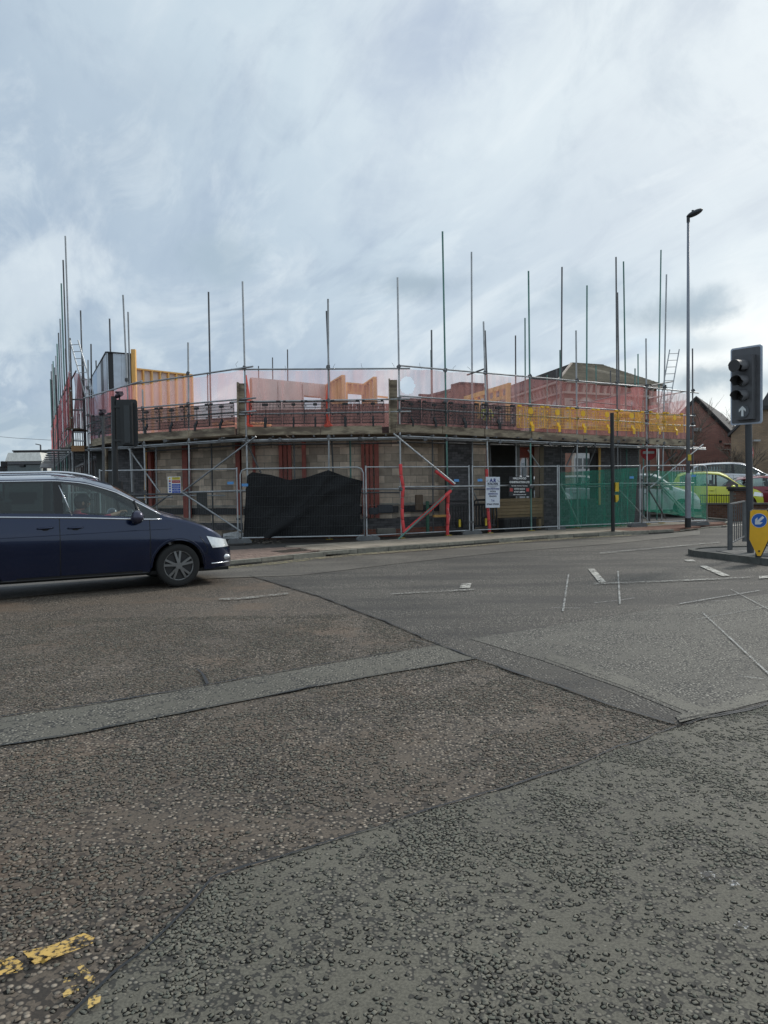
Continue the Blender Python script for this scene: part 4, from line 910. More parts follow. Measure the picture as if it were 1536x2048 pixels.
# first floor parapet walls
FO = 2.2
brickwall('upper_wall', pl(1, 272, FO, 860), pl(1, 482, FO, 860), 3.13, 3.80, 'maroon', 120); brickwall('upper_wall', pl(2, 484, FO, 860), pl(2, 798, FO, 860), 3.13, 4.10, 'maroon', 160, top=lambda s: 3.93 if s < 2.55 else 4.12)
brickwall('upper_wall', pl(3, 798, FO - .2, 860), pl(3, 950, FO - .2, 860), 3.13, 4.45, 'maroon', 200, top=lambda s: 4.30 + (.14 if .85 < s < 1.2 else 0) - (.08 if .5 < s < .8 else 0))
brickwall('upper_wall', pl(3, 952, FO, 860), pl(3, 1040, FO, 860), 3.13, 3.62, 'maroon', 60)
# ------------------------------------------------------------------ timber frame panels
def studs(nm, A, B, z0, z1, n, label, board=pinkb, frame=pine, openings=(), zt=None, th=.10, side=-1):
    """A,B plan points; board sheet with studs on the camera side"""
    A = Vector((*A, 0)); B = Vector((*B, 0)); d = B - A; L = d.length; d.normalize(); n_ = Vector((-d.y, d.x, 0)); n_ = n_ if n_.y > 0 else -n_
    t = T(nm, label, 'timber wall panel', A + Vector((0, 0, z0)), 'timber frame panels standing on the first floor'); zt = zt or z1
    if board is not None:
        core = wallcore('sheathing_board', t, A, B, z0, z1, .03, board, openings, 0)
    for i in range(n + 1):
        p = A + d * (L * i / n) + n_ * (side * .05); zz = z1 + (zt - z1) * i / n
        if any(o[0] < L * i / n < o[1] for o in openings): 
            for o in openings:
                if o[0] < L * i / n < o[1]:
                    bm_('stud', p + Vector((0, 0, z0)), p + Vector((0, 0, o[2])), .05, th, frame, t, up=n_)
                    bm_('stud', p + Vector((0, 0, o[3])), p + Vector((0, 0, z1)), .05, th, frame, t, up=n_)
            continue
        bm_('stud', p + Vector((0, 0, z0)), p + Vector((0, 0, zz - .05)), .05, th, frame, t, up=n_)
    for z, zb in ((z0 + .02, z0 + .02), (z1 - .02, zt - .02)): bm_('plate', A + n_ * (side * .051) + Vector((0, 0, z)), B + n_ * (side * .051) + Vector((0, 0, zb)), th, .045, frame, t)
    for o in openings:
        for z in (o[2], o[3]): bm_('header', A + d * o[0] + n_ * (side * .052) + Vector((0, 0, z)), A + d * o[1] + n_ * (side * .052) + Vector((0, 0, z)), th, .08, frame, t)
    return t
a = xy(273, 25); b_ = xy(387, 26.6); studs('stud_wall', a, b_, 3.13, 5.50, 7, 'tall orange-studded timber panel at the left under the first top rail', pinkb)
p = D(267, 699, 24.9); bm_('corner_post', (p.x, p.y, 3.13), p, .13, .13, pine, bpy.data.objects['stud_wall'], up=Vector((0, 1, 0)))
a = xy(508, 25); b_ = xy(655, 27); L_ = math.dist(a, b_); o0 = L_ * .685; o1 = L_ * .93
t = studs('sheathed_wall', a, b_, 3.13, 5.14, 3, 'pale sheathed panel with a rectangular window hole in the middle', pinkb, M('thin_orange_stud', (.42, .20, .09), .7), openings=[(o0, o1, 4.05, 4.70)], side=1)
for px in (520, 557): q = D(px, 762, 25.4 if px < 540 else 25.9); bm_('joint_batten', (q.x, q.y - .08, 3.13), (q.x, q.y - .08, 4.95 if px < 540 else 5.1), .05, .03, M('thin_orange_stud', 0), t, up=Vector((0, 1, 0)))
a = xy(655, 27.4); b_ = xy(693, 24.7); studs('stud_wall', a, b_, 3.13, 5.13, 6, 'receding open stud panel left of the doorway frame', pinkb, side=-1)
a = xy(694, 25.9); b_ = xy(737, 26.5); L_ = math.dist(a, b_); studs('doorway_frame', a, b_, 3.13, 5.05, 4, 'orange timber doorway frame showing sky between two stud panels', pine, openings=[(.08, L_ * .76, 3.2, 4.72)])
a = xy(733, 27.1); b_ = xy(756, 25.2); studs('stud_wall', a, b_, 3.13, 5.13, 3, 'short receding stud panel right of the doorway frame', pinkb)
tag(bm_('loose_rail', D(755, 793, 25.8), D(775, 795, 25.6), .05, .06, pine, None), 'short horizontal timber between right stud panel and upright board', 'timber rail')
# raking frame on the right with a row of slots
t = T('raking_timber_frame', 'sloping orange timber frame with a row of small slots before the old brick building', 'timber wall panel', D(970, 838, 28), 'timber frame panels standing on the first floor')
A = D(930, 797, 30.5); B = D(1020, 770, 27.4); A2 = D(930, 812, 30.5); B2 = D(1020, 786, 27.4)
bm_('top_beam', A, B, .1, .16, pine, t); bm_('lower_beam', D(940, 812, 30), D(1012, 794, 27.5), .1, .12, pine, t)
for k in range(7):
    u = .12 + k * .14; bm_('slot_post', A2.lerp(B2, u) - Vector((0, 0, .05)), A.lerp(B, u), .12, .06, pine, t, up=Vector((0, 1, 0)))
bm_('end_post', D(1016, 842, 27.4), D(1016, 769, 27.4), .17, .12, pine, t, up=Vector((0, 1, 0)))
bm_('sheathing_board', D(940, 838, 29.8), D(940, 803, 29.8), .16, .05, M('white_board', (.6, .6, .6), .7), t, up=Vector((0, 1, 0))); bm_('stud', D(948, 838, 29.5), D(948, 801, 29.5), .1, .08, pine, t, up=Vector((0, 1, 0))); bm_('stud', D(957, 838, 29.2), D(957, 799, 29.2), .1, .08, pine, t, up=Vector((0, 1, 0)))
bm_('sheathing_board', D(965, 838, 29), D(965, 797, 29), .12, .05, M('white_board', 0), t, up=Vector((0, 1, 0)))
# foil wrapped tower
foil = M('silver_foil_board', (.52, .57, .64), .35, .55, var=.18, sc=3, bump=.3, bsc=9); blackm = M('black_membrane', (.02, .021, .024), .5, var=.2)
t = T('foil_wrapped_wall', 'foil and black membrane wrapped timber corner standing above the left scaffold', 'wall', D(213, 860, 24.5))
def face(a, b_, da, db, y0a, y0b, mat, nm='foil_sheet', th=.04):
    A = D(a, y0a, da); B = D(b_, y0b, db); mb = MB(); n_ = Vector((-(B - A).y, (B - A).x, 0)).normalized() * th
    mb.prism([A, B, Vector((B.x, B.y, 3.13)), Vector((A.x, A.y, 3.13))], n_); mb.build(nm, mat, t)
face(213, 226, 24.7, 24.8, 704, 705, blackm, 'membrane_strip'); face(226, 242, 24.8, 24.9, 706, 707, foil); face(242.4, 255, 24.9, 25, 707, 708, foil); face(255.4, 263, 25, 25.05, 709, 708, blackm, 'membrane_strip')
face(206, 212.8, 26.5, 24.7, 714, 704, foil); face(201, 205.8, 28, 26.5, 722, 714, blackm, 'membrane_strip'); face(193, 200.8, 31, 28, 737, 722, foil); face(186, 192.8, 34, 31, 750, 737, M('blue_foil_board', (.34, .48, .66), .35, .5), 'foil_sheet'); face(178, 185.8, 39, 34, 764, 750, foil)
bm_('capping', D(213, 704, 24.68), D(263, 708, 25.04), .08, .03, blackm, t); bm_('capping', D(213, 704, 24.68), D(178, 765, 39), .08, .03, blackm, t)
# ------------------------------------------------------------------ site clutter behind the fence
wood = M('stacked_timber', (.27, .19, .10), .75, rnd=.2, var=.2, dirt=.2)
t = T('timber_stack', 'stack of long pale timber lengths inside the dark opening', 'timber stack', S(1030, 1050, .9, 3))
for r in range(6):
    for k in range(2):
        a = S(985 + random.uniform(-3, 3), 1050, 1.0 + k * .24, 3); b_ = S(1081, 1050, 1.0 + k * .24, 3); a.z = b_.z = .52 + r * .105 - (.0 if r else 0); b_.z += random.uniform(-.004, .004)
        bm_('timber_length', a, b_, .22, .095, wood, t)
a = S(990, 1030, 1.4, 3); b_ = S(1080, 1030, 1.4, 3); a.z = b_.z = .48; a.z = b_.z = .44; bm_('bearer', a, b_, .3, .06, wood, t)
for px in (995, 1070):
    q = S(px, 1050, 1.1, 3); bx('bearer', (q.x, q.y, .25), (.1, .5, .32), .5, wood, t)
t0 = None
for px0, px1, l in ((1003, 1034, 'black ribbed plastic crate left under the timber stack'), (1036, 1066, 'black ribbed plastic crate right under the timber stack')):
    a = S(px0, 1050, .55, 3); b_ = S(px1, 1050, .55, 3); c = Vector(((a.x + b_.x) / 2, (a.y + b_.y) / 2, .29)); d = b_ - a; yaw_ = math.atan2(d.y, d.x); L_ = Vector((d.x, d.y)).length
    t = T('crate', l, 'crate', Vector((c.x, c.y, .1)), 'black plastic crates'); bx('body', c, (L_, .3, .38), yaw_, M('black_crate', (.02, .02, .022), .5), t); mb = MB()
    for k in range(9): q = c + Vector((math.cos(yaw_), math.sin(yaw_), 0)) * ((k - 4) / 9 * L_) + Vector((math.sin(yaw_), -math.cos(yaw_), 0)) * .16; mb.box(q, (.018, .02, .36), yaw_)
    mb.build('ribs', M('black_crate', 0), t, kind='stuff'); bx('rim', c + Vector((0, 0, .2)), (L_ + .03, .34, .03), yaw_, M('black_crate', 0), t)
def barrier(px0, px1, f, off, label, dy=0):
    a = S(px0, 1050, off, f); b_ = S(px1, 1050, off, f); d = Vector((b_.x - a.x, b_.y - a.y, 0)); L_ = d.length; d.normalize(); yw = math.atan2(d.y, d.x); Mx = Matrix.Translation((a.x, a.y, .1)) @ Matrix.Rotation(yw, 4, 'Z')
    t = T('pedestrian_barrier', label, 'plastic barrier', (a.x, a.y, .1), 'black plastic pedestrian barriers behind the fence'); mb = MB()
    pts = [(0, 0, .15), (-.03, 0, .55), (0, 0, .93), (.08, 0, 1.0), (L_ - .08, 0, 1.0), (L_, 0, .93), (L_ + .03, 0, .55), (L_, 0, .15)]; mb.path([Mx @ Vector(p) for p in pts], .03, 8); link('frame', mb.mesh('frame', blackp, True), t)
    for z in (.86, .22): 
        mb = MB(); mb.box((L_ / 2, 0, z), (L_, .03, .07)); me = mb.mesh('rail', blackp); link('rail', me, t, Mx)
    for k in range(7): 
        mb = MB(); mb.box((L_ * (k + .8) / 7.6, 0, .54), (.05, .025, .58)); link('bar', mb.mesh('bar', blackp), t, Mx)
    mb = MB(); mb.prism([(.12, -.25, 0), (L_ - .3, -.25, 0), (L_ - .34, -.2, .05), (L_ * .5, -.05, .09), (.2, -.2, .05)], (0, .42, 0)); link('foot', mb.mesh('foot', blackp), t, Mx)
    mb = MB(); mb.box((L_ * .5, -.045, .33), (.07, .02, .22)); link('reflector', mb.mesh('reflector', M('yellow_reflector', (.75, .55, .03), .4)), t, Mx)
    mb = MB(); mb.path([Mx @ Vector(p) for p in ((L_ * .5 - .1, -.03, .2), (L_ * .5 - .1, -.03, .44), (L_ * .5, -.03, .5), (L_ * .5 + .1, -.03, .44), (L_ * .5 + .1, -.03, .2))], .022, 6); link('reflector_hood', mb.mesh('hood', blackp, True), t)
barrier(897, 938, 3, .25, 'black plastic barrier just left of the fence joint, with yellow reflector'); barrier(948, 992, 3, .25, 'black plastic barrier behind the white sign, with yellow reflector')
for px, py, d, sz, m_, l in ((838, 1005, 22.6, (.22, .12, .46), M('brown_plank', (.13, .09, .06), .8), 'short brown plank standing against the inner wall'), (855, 1035, 22.3, (.09, .09, .95), M('green_post', (.02, .10, .06), .6), 'dark green stake behind the red raker'),
                        (772, 1062, 22.0, (.55, .25, .16), M('grey_plinth_block', (.16, .15, .13), .9), 'concrete block lying at the foot of the low dark wall'), (770, 1018, 22.6, (.45, .2, .24), M('dark_bundle', (.05, .055, .065), .7), 'dark bundle on the low wall by the steel columns'),
                        (747, 1022, 22.4, (.28, .14, .2), M('black_tub', (.03, .035, .045), .6), 'dark tub on the low wall left of the steel column'), (880, 1032, 23, (.4, .2, .07), pine, 'pale wood offcuts on the low wall'), (615, 1071, 21.6, (.2, .1, .12), blockm, 'loose block at the foot of the black sheeted fence'),
                        (404, 1000, 22.4, (.3, .12, .5), M('dim_block_partition', 0), 'grey block pile before the block wall left of the fence joint'), (1258, 895, 30, (.3, .05, .3), M('orange_panel', (.5, .3, .08), .7), 'small ochre panel hung in the corner bay')):
    c = D(px, py, d)
    if px in (1258,): continue
    mb = MB(); mb.box(c, sz, .15); 
    bmx = mb.mesh(l[:12], m_); bmq = bmesh.new(); bmq.from_mesh(bmx); bmesh.ops.bevel(bmq, geom=bmq.edges[:], offset=min(sz) * .12, segments=1, affect='EDGES'); bmq.to_mesh(bmx); bmq.free()
    nm = 'plank' if 'plank' in l else 'stake' if 'stake' in l else 'bundle' if 'bundle' in l else 'tub' if 'tub' in l else 'wood_offcut' if 'wood' in l else 'concrete_block'
    tag(link(nm, bmx), l, nm.replace('_', ' '))
p = G(466, 1079, .1); mb = MB(); mb.sphere((p.x, p.y + .2, .17), 1, 16, 10, (.34, .22, .12))
for v in range(len(mb.v)): q = Vector(mb.v[v]); mb.v[v] = tuple(q + Vector((noise.noise(q * 7), noise.noise(q * 8), noise.noise(q * 9 + Vector((3, 3, 3))))) * .09)
tag(mb.build('rubble_sack', M('white_woven_sack', (.55, .56, .56), .7, bump=.3, bsc=25), smooth=True), 'crumpled white sack at the foot of the fence joint', 'sack')
mb = MB()
for k in range(60):
    q = G(random.uniform(455, 560), random.uniform(1080, 1088), .1); mb.box((q.x, q.y + random.uniform(0, .5), .105), (random.uniform(.03, .10), random.uniform(.02, .07), random.uniform(.01, .03)), random.random() * 3)
mb.build('rubble_litter', M('rubble', (.10, .085, .07), .9, rnd=.3, var=.5), kind='stuff')

# ------------------------------------------------------------------ mesh fence panels
fgal = M('fence_galvanised', (.42, .44, .46), .4, .5, var=.2, sc=6, rnd=.12, dirt=.2); fwire = M('fence_wire', (.17, .175, .18), .5, .4); foot = M('fence_foot', (.13, .135, .14), .85, var=.2, rnd=.1, dirt=.3); lab = M('blue_label', (.10, .30, .62), .45)
def fence(A, B, label, zt=2.1, zb=.22, rnd_=0, lean=0, wires=True, labels=()):
    A = Vector((A[0], A[1], 0)); B = Vector((B[0], B[1], 0)); d = (B - A); L = d.length; d.normalize(); n_ = Vector((-d.y, d.x, 0)); n_ = n_ if n_.y > 0 else -n_
    t = T('mesh_fence', label, 'mesh fence', A + Vector((0, 0, .1)), 'temporary mesh fence panels round the site')
    def P(s, z): return A + d * s + n_ * (lean * (z - .1)) + Vector((0, 0, z))
    if rnd_:
        pts = [P(0, zb - .08), P(0, zt - rnd_), P(rnd_ * .3, zt - rnd_ * .3), P(rnd_, zt), P(L - rnd_, zt), P(L - rnd_ * .3, zt - rnd_ * .3), P(L, zt - rnd_), P(L, zb - .08)]
        mb = MB(); mb.path(pts, .021, 8); mb.build('frame', fgal, t, True); tb('bottom_rail', P(0, zb), P(L, zb), .021, fgal, t)
    else:
        for s in (0, L): tb('upright', P(s, zb - .1), P(s, zt + .04), .021, fgal, t)
        for z in (zt, zb): tb('rail', P(0, z), P(L, z), .016, fgal, t)
    mb = MB(); k = int(L / .045)
    for i in range(1, k): s = L * i / k; q = P(s, zb); q2 = P(s, zt); mb.tube(q, q2, .0018, 3, cap=False)
    for z in (.5, .78, 1.06, 1.34, 1.62, 1.88): mb.tube(P(0, z), P(L, z), .0024, 3, cap=False)
    mb.build('wire_mesh', fwire, t, kind='stuff')
    for s, z in labels: bx('label_plate', P(s, z) - n_ * .02, (.17, .006, .075), math.atan2(d.y, d.x), lab, t)
    return t
def block_foot(px, py, label, d_=None, w=.62):
    p = G(px, py, .1); mb = MB(); prof = [(-w / 2, 0), (w / 2, 0), (w / 2, .06), (w / 2 - .07, .12), (w * .16, .13), (w * .1, .10), (-w * .1, .10), (-w * .16, .13), (-w / 2 + .07, .12), (-w / 2, .06)]
    mb.prism([(x, -.11, z) for x, z in prof], (0, .22, 0)); me = mb.mesh('foot', foot); tag(link('rubber_block', me, None, Matrix.Translation((p.x, p.y + .1, .1)) @ Matrix.Rotation(.3, 4, 'Z')), label, 'rubber block', 'rubber blocks holding up the mesh fences')
FP0, FP1, FP2, FP3, FP4, FP5 = xy(481, 20.9), xy(727, 21.1), xy(942, 22.75), xy(1118, 24.15), xy(1284, 25.5), xy(1414, 26.2)
fence(xy(200, 20.6), xy(474, 20.9), 'mesh fence panel behind the blue car carrying the safety notice', labels=[(3.45, 1.72)])
fence(FP0, FP1, 'round-cornered mesh fence panel covered by black sheeting', rnd_=.16, labels=[(.12, 1.66)])
fence(xy(732, 21.1), xy(938, 22.7), 'mesh fence panel in front of the red foam-wrapped raker', labels=[(2.95, 1.70)])
fence(xy(945, 22.75), xy(1115, 24.1), 'mesh fence panel carrying the white and the black builder signs', labels=[(.25, 1.70)])
fence(FP3, xy(1280, 25.4), 'mesh fence panel with green netting between brick pier and post', labels=[(2.85, 1.72)])
fence(FP4, FP5, 'round-cornered mesh fence panel with green netting behind the street lamp', rnd_=.16, labels=[(2.0, 1.75)])
fence((xy(186, 25)[0], 25), xy(140, 24.2), 'round-cornered mesh fence panel at the corner left of the dark signal post', rnd_=.16)
a = Vector((xy(137, 24.3)[0], 24.3, 0)); 
for i in range(4):
    b_ = a + wd * 3.5 + wn * (-.1); fence((a.x, a.y), (b_.x, b_.y), ['nearest mesh fence panel along the side street wing', 'second mesh fence panel along the side street wing', 'third mesh fence panel along the side street wing', 'farthest mesh fence panel along the side street wing'][i]); a = b_ + wd * .05
for px, py, l in ((736, 1081, 'grey rubber block at the right end of the black sheeted panel'), (943, 1069, 'grey rubber block at the joint left of the white sign'), (1112, 1060, 'dark rubber block where the green netting starts'), (1277, 1054, 'dark rubber block left of the last fence panel'), (1397, 1051, 'dark long block at the far right fence end'), (478, 1087, 'low dark block at the fence joint beside the blue car nose')): block_foot(px, py, l, w=.8 if px > 1390 else .62)
fences = [o for o in COL.objects if o.name.startswith('mesh_fence')]
for px, ys, k in ((730, (987, 1035), 1), (943, (1044,), 2), (477, (984, 1038), 0), (1283, (960, 1030), 4)):
    for y in ys: bx('clip', D(px, y, 21 if px < 800 else 22.7 if px < 1000 else 25.5), (.12, .06, .05), .2, steelc, fences[k])
# black sheeting tied behind the second panel
shm = M('black_sheeting', (.009, .0095, .011), .6, var=.3, sc=3, spec=.25)
Aq, Bq = FP0, FP1
outl = [(494, 948), (540, 952), (600, 962), (655, 943), (690, 952), (725, 960)]
mb = MB(); nx, nz = 60, 22; vs = []
for j in range(nz + 1):
    for i in range(nx + 1):
        u = i / nx; w = j / nz; px = 490 + (726 - 490) * u; top_ = np.interp(px, [490, 500, 540, 575, 610, 655, 690, 726], [952, 944, 950, 960, 955, 940, 953, 962]); bot = np.interp(px, [490, 600, 710, 726], [1076, 1077, 1072, 1066])
        lft = 494 - 8 * w + 0; px2 = lft + (726 - 6 * math.sin(w * 3) * (w < .8) - lft) * u
        q = V(px2, top_ + (bot - top_) * w, Aq, Bq, .05); nn = noise.noise(Vector((u * 7, w * 3, 1))) + .5 * noise.noise(Vector((u * 16 + w * 8, w * 5, 3))); fold = .05 * math.exp(-((u - .75 + w * .55) ** 2) / .002) + .04 * math.exp(-((u - .95 + w * .75) ** 2) / .003)
        q.y += .045 * nn - fold; vs.append(q)
mb.add(vs, [(j * (nx + 1) + i, j * (nx + 1) + i + 1, (j + 1) * (nx + 1) + i + 1, (j + 1) * (nx + 1) + i) for j in range(nz) for i in range(nx)])
# a second layer gives the sheeting thickness
n0 = len(vs); mb.add([v + Vector((0, .006, 0)) for v in vs], [(j * (nx + 1) + i, j * (nx + 1) + i + 1, (j + 1) * (nx + 1) + i + 1, (j + 1) * (nx + 1) + i) for j in range(nz) for i in range(nx)])
tag(mb.build('black_sheeting', shm, smooth=True), 'black woven sheeting hung on the round-cornered fence panel, folded and sagging', 'sheeting')
q = V(740, 1015, xy(732, 21.1), xy(938, 22.7), .1); 
sheet('debris_net', V(1119, 945, FP3, FP4, .07), V(1276, 935, FP3, FP4, .07), V(1268, 1052, FP3, FP4, .12), V(1120, 1056, FP3, FP4, .05), net_g, 'green debris net on the fence panel right of the narrow brick pier', 'debris net', .05, 60, 24, group='green debris nets tied to the fence', fold=.8, seed=11)
g2 = netmat('green_debris_net_thin', (.06, .36, .26), .44, tr=.5, hi=.25)
sheet('debris_net', V(1291, 941, FP4, FP5, .9), V(1412, 945, FP4, FP5, .07), V(1416, 1038, FP4, FP5, .2), V(1290, 1022, FP4, FP5, 1.6), g2, 'green debris net sagging on the last fence panel before parked cars', 'debris net', .06, 60, 24, group='green debris nets tied to the fence', fold=.8, seed=14)

# ------------------------------------------------------------------ notices
def board_sign(name, label, cat, A, B, pxc, pyc, w, h, mat, roll=0, off=-.04):
    c = V(pxc, pyc, A, B, off); d = Vector((B[0] - A[0], B[1] - A[1], 0)).normalized(); Mx = Matrix.Translation(c) @ Matrix.Rotation(math.atan2(d.y, d.x), 4, 'Z') @ Matrix.Rotation(R(90), 4, 'X') @ Matrix.Rotation(roll, 4, 'Z')
    t = T(name, label, cat, c); mb = MB(); mb.box((0, 0, 0), (w, h, .008)); link('panel', mb.mesh('panel', mat), t, Mx); return t, Mx
def put_text(t, Mx, s, x, y, size, mat, bold=0, sx=1, nm='lettering', al='CENTER'): link(nm, text_mesh(s, size, mat, .001, bold, al, sx), t, Mx @ Matrix.Translation((x, y, .007)))
def put_rect(t, Mx, x, y, w, h, mat, nm='printed_band', z=.005): mb = MB(); mb.box((x, y, z), (w, h, .003)); link(nm, mb.mesh(nm, mat), t, Mx)
white = M('white_sign', (.62, .66, .74), .45, var=.05); navy = M('navy_print', (.02, .03, .20), .5); dk = M('dark_print', (.03, .03, .05), .5); wp = M('white_print', (.75, .75, .75), .5, var=.02); redp = M('red_print', (.38, .05, .05), .5)
A, B = xy(945, 22.75), xy(1115, 24.1)
t, Mx = board_sign('builder_sign', 'tall white A.R BUILDERS board hung on the fence', 'sign', A, B, 985.5, 984.5, .50, .92, white, R(-1))
put_text(t, Mx, 'A.R', 0, .35, .15, navy, .006); put_text(t, Mx, 'BUILDERS', 0, .25, .088, dk, .003, 1.0)
put_rect(t, Mx, 0, .195, .44, .006, dk); 
for k in range(4): put_rect(t, Mx, 0, .175 - k * .014, .34 - k * .07, .004, dk)
for s_ in (-1, 1):
    for k in range(4): put_rect(t, Mx, s_ * (.21 - k * .017), .318 + k * .018, .07 - k * .015, .005, dk)
put_text(t, Mx, 'GROUNDWORKS', 0, .10, .062, navy, .002, .92); put_rect(t, Mx, 0, .062, .46, .003, dk); put_text(t, Mx, 'PATIOS', 0, .02, .062, dk, .002); put_text(t, Mx, 'DRIVEWAYS', 0, -.05, .062, navy, .002); put_text(t, Mx, 'FENCING', 0, -.12, .062, dk, .002)
put_text(t, Mx, 'Tel:', 0, -.25, .085, navy, .001); put_text(t, Mx, '07464 275333', 0, -.36, .075, dk, .002)
t, Mx = board_sign('company_sign', 'wide black HALLWOOD CONSTRUCTION LTD board with two red squares', 'sign', A, B, 1039, 973, .77, .60, M('black_sign', (.010, .010, .014), .35), R(-1))
put_text(t, Mx, 'HALLWOOD', 0, .245, .085, wp, .003); put_text(t, Mx, 'CONSTRUCTION LTD', 0, .13, .082, wp, .003, .9); put_text(t, Mx, 'New Builds • Extensions • Renovations', 0, .02, .042, wp, .001, .9)
put_text(t, Mx, '07570 422234', 0, -.075, .068, wp, .001); put_text(t, Mx, '07447 288744', 0, -.165, .068, wp, .001); put_text(t, Mx, 'hallwoodconstruction.co.uk', 0, -.245, .042, wp, .001)
for s_ in (-1, 1): put_rect(t, Mx, s_ * .30, -.10, .11, .10, redp)
t, Mx = board_sign('safety_notice', 'small safety notice with yellow, red and blue bands on the fence', 'sign', xy(200, 20.6), xy(474, 20.9), 348.5, 969.5, .345, .44, M('notice_white', (.72, .72, .72), .5), 0)
put_rect(t, Mx, .05, .17, .22, .07, M('notice_yellow', (.62, .52, .05), .5)); put_rect(t, Mx, .05, .085, .22, .075, redp)
for k in range(4): put_rect(t, Mx, .05, -.005 - k * .063, .22, .052, M('notice_blue', (.03, .09, .42), .5))
put_text(t, Mx, 'WARNING', .05, .18, .035, dk, .001); put_text(t, Mx, 'No unauthorised', .05, .095, .026, wp, 0)
for k, s_ in enumerate(('Safety helmets', 'Safety footwear', 'High visibility', 'Report to office')): put_text(t, Mx, s_, .05, -.005 - k * .063, .024, wp, 0)
for k in range(6):
    mb = MB(); mb.tube((-.115, .17 - k * .07, .005), (-.115, .17 - k * .07, .008), .026, 12); link('pictogram', mb.mesh('pictogram', [M('notice_yellow', 0), redp][k] if k < 2 else M('notice_blue', 0)), t, Mx)
# ------------------------------------------------------------------ masonry materials for far walls
def brickwork(name, dirv, c1, c2, mort, w=.225, h=.075):
    m, nt = newmat(name); b = NB(nt); p = b.n('ShaderNodeNewGeometry').outputs['Position']; dn = Vector(dirv).normalized()
    dt = b.n('ShaderNodeVectorMath', operation='DOT_PRODUCT'); nt.links.new(p, dt.inputs[0]); dt.inputs[1].default_value = dn
    sp = b.n('ShaderNodeSeparateXYZ'); nt.links.new(p, sp.inputs[0]); cb_ = b.n('ShaderNodeCombineXYZ'); nt.links.new(dt.outputs['Value'], cb_.inputs[0]); nt.links.new(sp.outputs[2], cb_.inputs[1])
    t = b.n('ShaderNodeTexBrick'); nt.links.new(cb_.outputs[0], t.inputs[0]); t.inputs['Color1'].default_value = (*c1, 1); t.inputs['Color2'].default_value = (*c2, 1); t.inputs['Mortar'].default_value = (*mort, 1)
    t.inputs['Scale'].default_value = 1; t.inputs['Mortar Size'].default_value = .012; t.inputs['Brick Width'].default_value = w; t.inputs['Row Height'].default_value = h; t.inputs['Bias'].default_value = .1
    f = b.noise(p, 1.1, 5, .65); k = b.mr(f, .3, .7, .75, 1.2, 'LINEAR'); s = b.n('ShaderNodeVectorMath', operation='SCALE'); nt.links.new(t.outputs[0], s.inputs[0]); b.val(k, s.inputs['Scale'])
    b.out(b.bsdf(s.outputs[0], .9, nrm=b.bump(t.outputs['Fac'], -.3, .01))); return m
stone = M('pale_stone', (.50, .42, .36), .85, var=.2, sc=2, dirt=.25); tilem = M('brown_roof_tile', (.21, .185, .14), .85, var=.3, sc=3, rnd=.1, dirt=.3); tiled = M('dark_roof_slate', (.060, .056, .058), .8, var=.25, sc=2); glassd = M('dark_window_glass', (.03, .035, .04), .08, spec=.8, var=.05); wframe = M('white_window_frame', (.5, .5, .5), .6)
def roof_rows(parent, a, b_, c, d, n, mat, nm='tile_course'):
    """rows of lapped tiles between eave a-b and ridge d-c"""
    a, b_, c, d = map(Vector, (a, b_, c, d)); nn = (b_ - a).cross(d - a).normalized(); nn = nn if nn.z > 0 else -nn; mb = MB()
    mb.prism([a, b_, c, d], -nn * .12); mb.build('roof_slope', mat, parent)
    for i in range(n):
        u, w = i / n, (i + 1) / n + .02; p, q, r_, s = a.lerp(d, u), b_.lerp(c, u), b_.lerp(c, min(w, 1)), a.lerp(d, min(w, 1)); mb = MB()
        mb.prism([p + nn * .075, q + nn * .075, r_ + nn * .015, s + nn * .015], -nn * .03); mb.build(nm, mat, parent)
# ---- old red brick hall with arched windows
K = Vector((10.55, 45, 0)); Rr = Vector((17.2, 48.4, 0)); dl = Vector((-1.4, 7.8, 0)).normalized(); Lb = K + dl * 27; Rb = Rr + dl * 27; fr = (Rr - K).normalized()
HB = T('old_brick_hall', 'old red brick hall with arched windows, stone bands and a hipped tiled roof', 'building', (K.x, K.y, 0))
bwL = brickwork('old_red_brick_side', dl, (.36, .14, .09), (.27, .10, .07), (.24, .19, .16)); bwF = brickwork('old_red_brick_front', fr, (.36, .14, .09), (.27, .10, .07), (.24, .19, .16))
EZ = 7.45
mb = MB(); mb.m = 0; P = [K, Rr, Rb, Lb]
mb.add([(*p.xy, 0) for p in P] + [(*p.xy, EZ) for p in P], [(1, 2, 6, 5), (2, 3, 7, 6), (4, 5, 6, 7)]); mb.m = 1; mb.add([(*p.xy, 0) for p in (K, Rr)] + [(*p.xy, EZ) for p in (Rr, K)], [(0, 1, 2, 3)])
mb.m = 0; mb.add([(*p.xy, 0) for p in (Lb, K)] + [(*p.xy, EZ) for p in (K, Lb)], [(0, 1, 2, 3)]); mb.build('wall', [bwL, bwF], HB)
nL = Vector((-dl.y, dl.x, 0)); nF = Vector((fr.y, -fr.x, 0))
def alongL(t, z, o=0): p = K + dl * t + nL * o; return Vector((p.x, p.y, z))
def alongF(t, z, o=0): p = K + fr * t + nF * o; return Vector((p.x, p.y, z))
for fn, Ln in ((alongL, 27), (alongF, 7.5)):
    bm_('cornice', fn(-.1, EZ - .02, .22), fn(Ln, EZ - .02, .22), .45, .14, stone, HB); bm_('cornice', fn(0, EZ - .62, .08), fn(Ln, EZ - .62, .08), .16, .12, stone, HB)
    bm_('stone_band', fn(0, 4.1, .04), fn(Ln, 4.1, .04), .08, .22, stone, HB)
    mb = MB()
    for i in range(int(Ln / .55)):
        c = fn(.3 + i * .55, EZ - .32, .16); bm_('dentil', c + Vector((0, 0, -.22)) - (nL if fn is alongL else nF) * .1, c + Vector((0, 0, .2)), .2, .2, stone, HB)
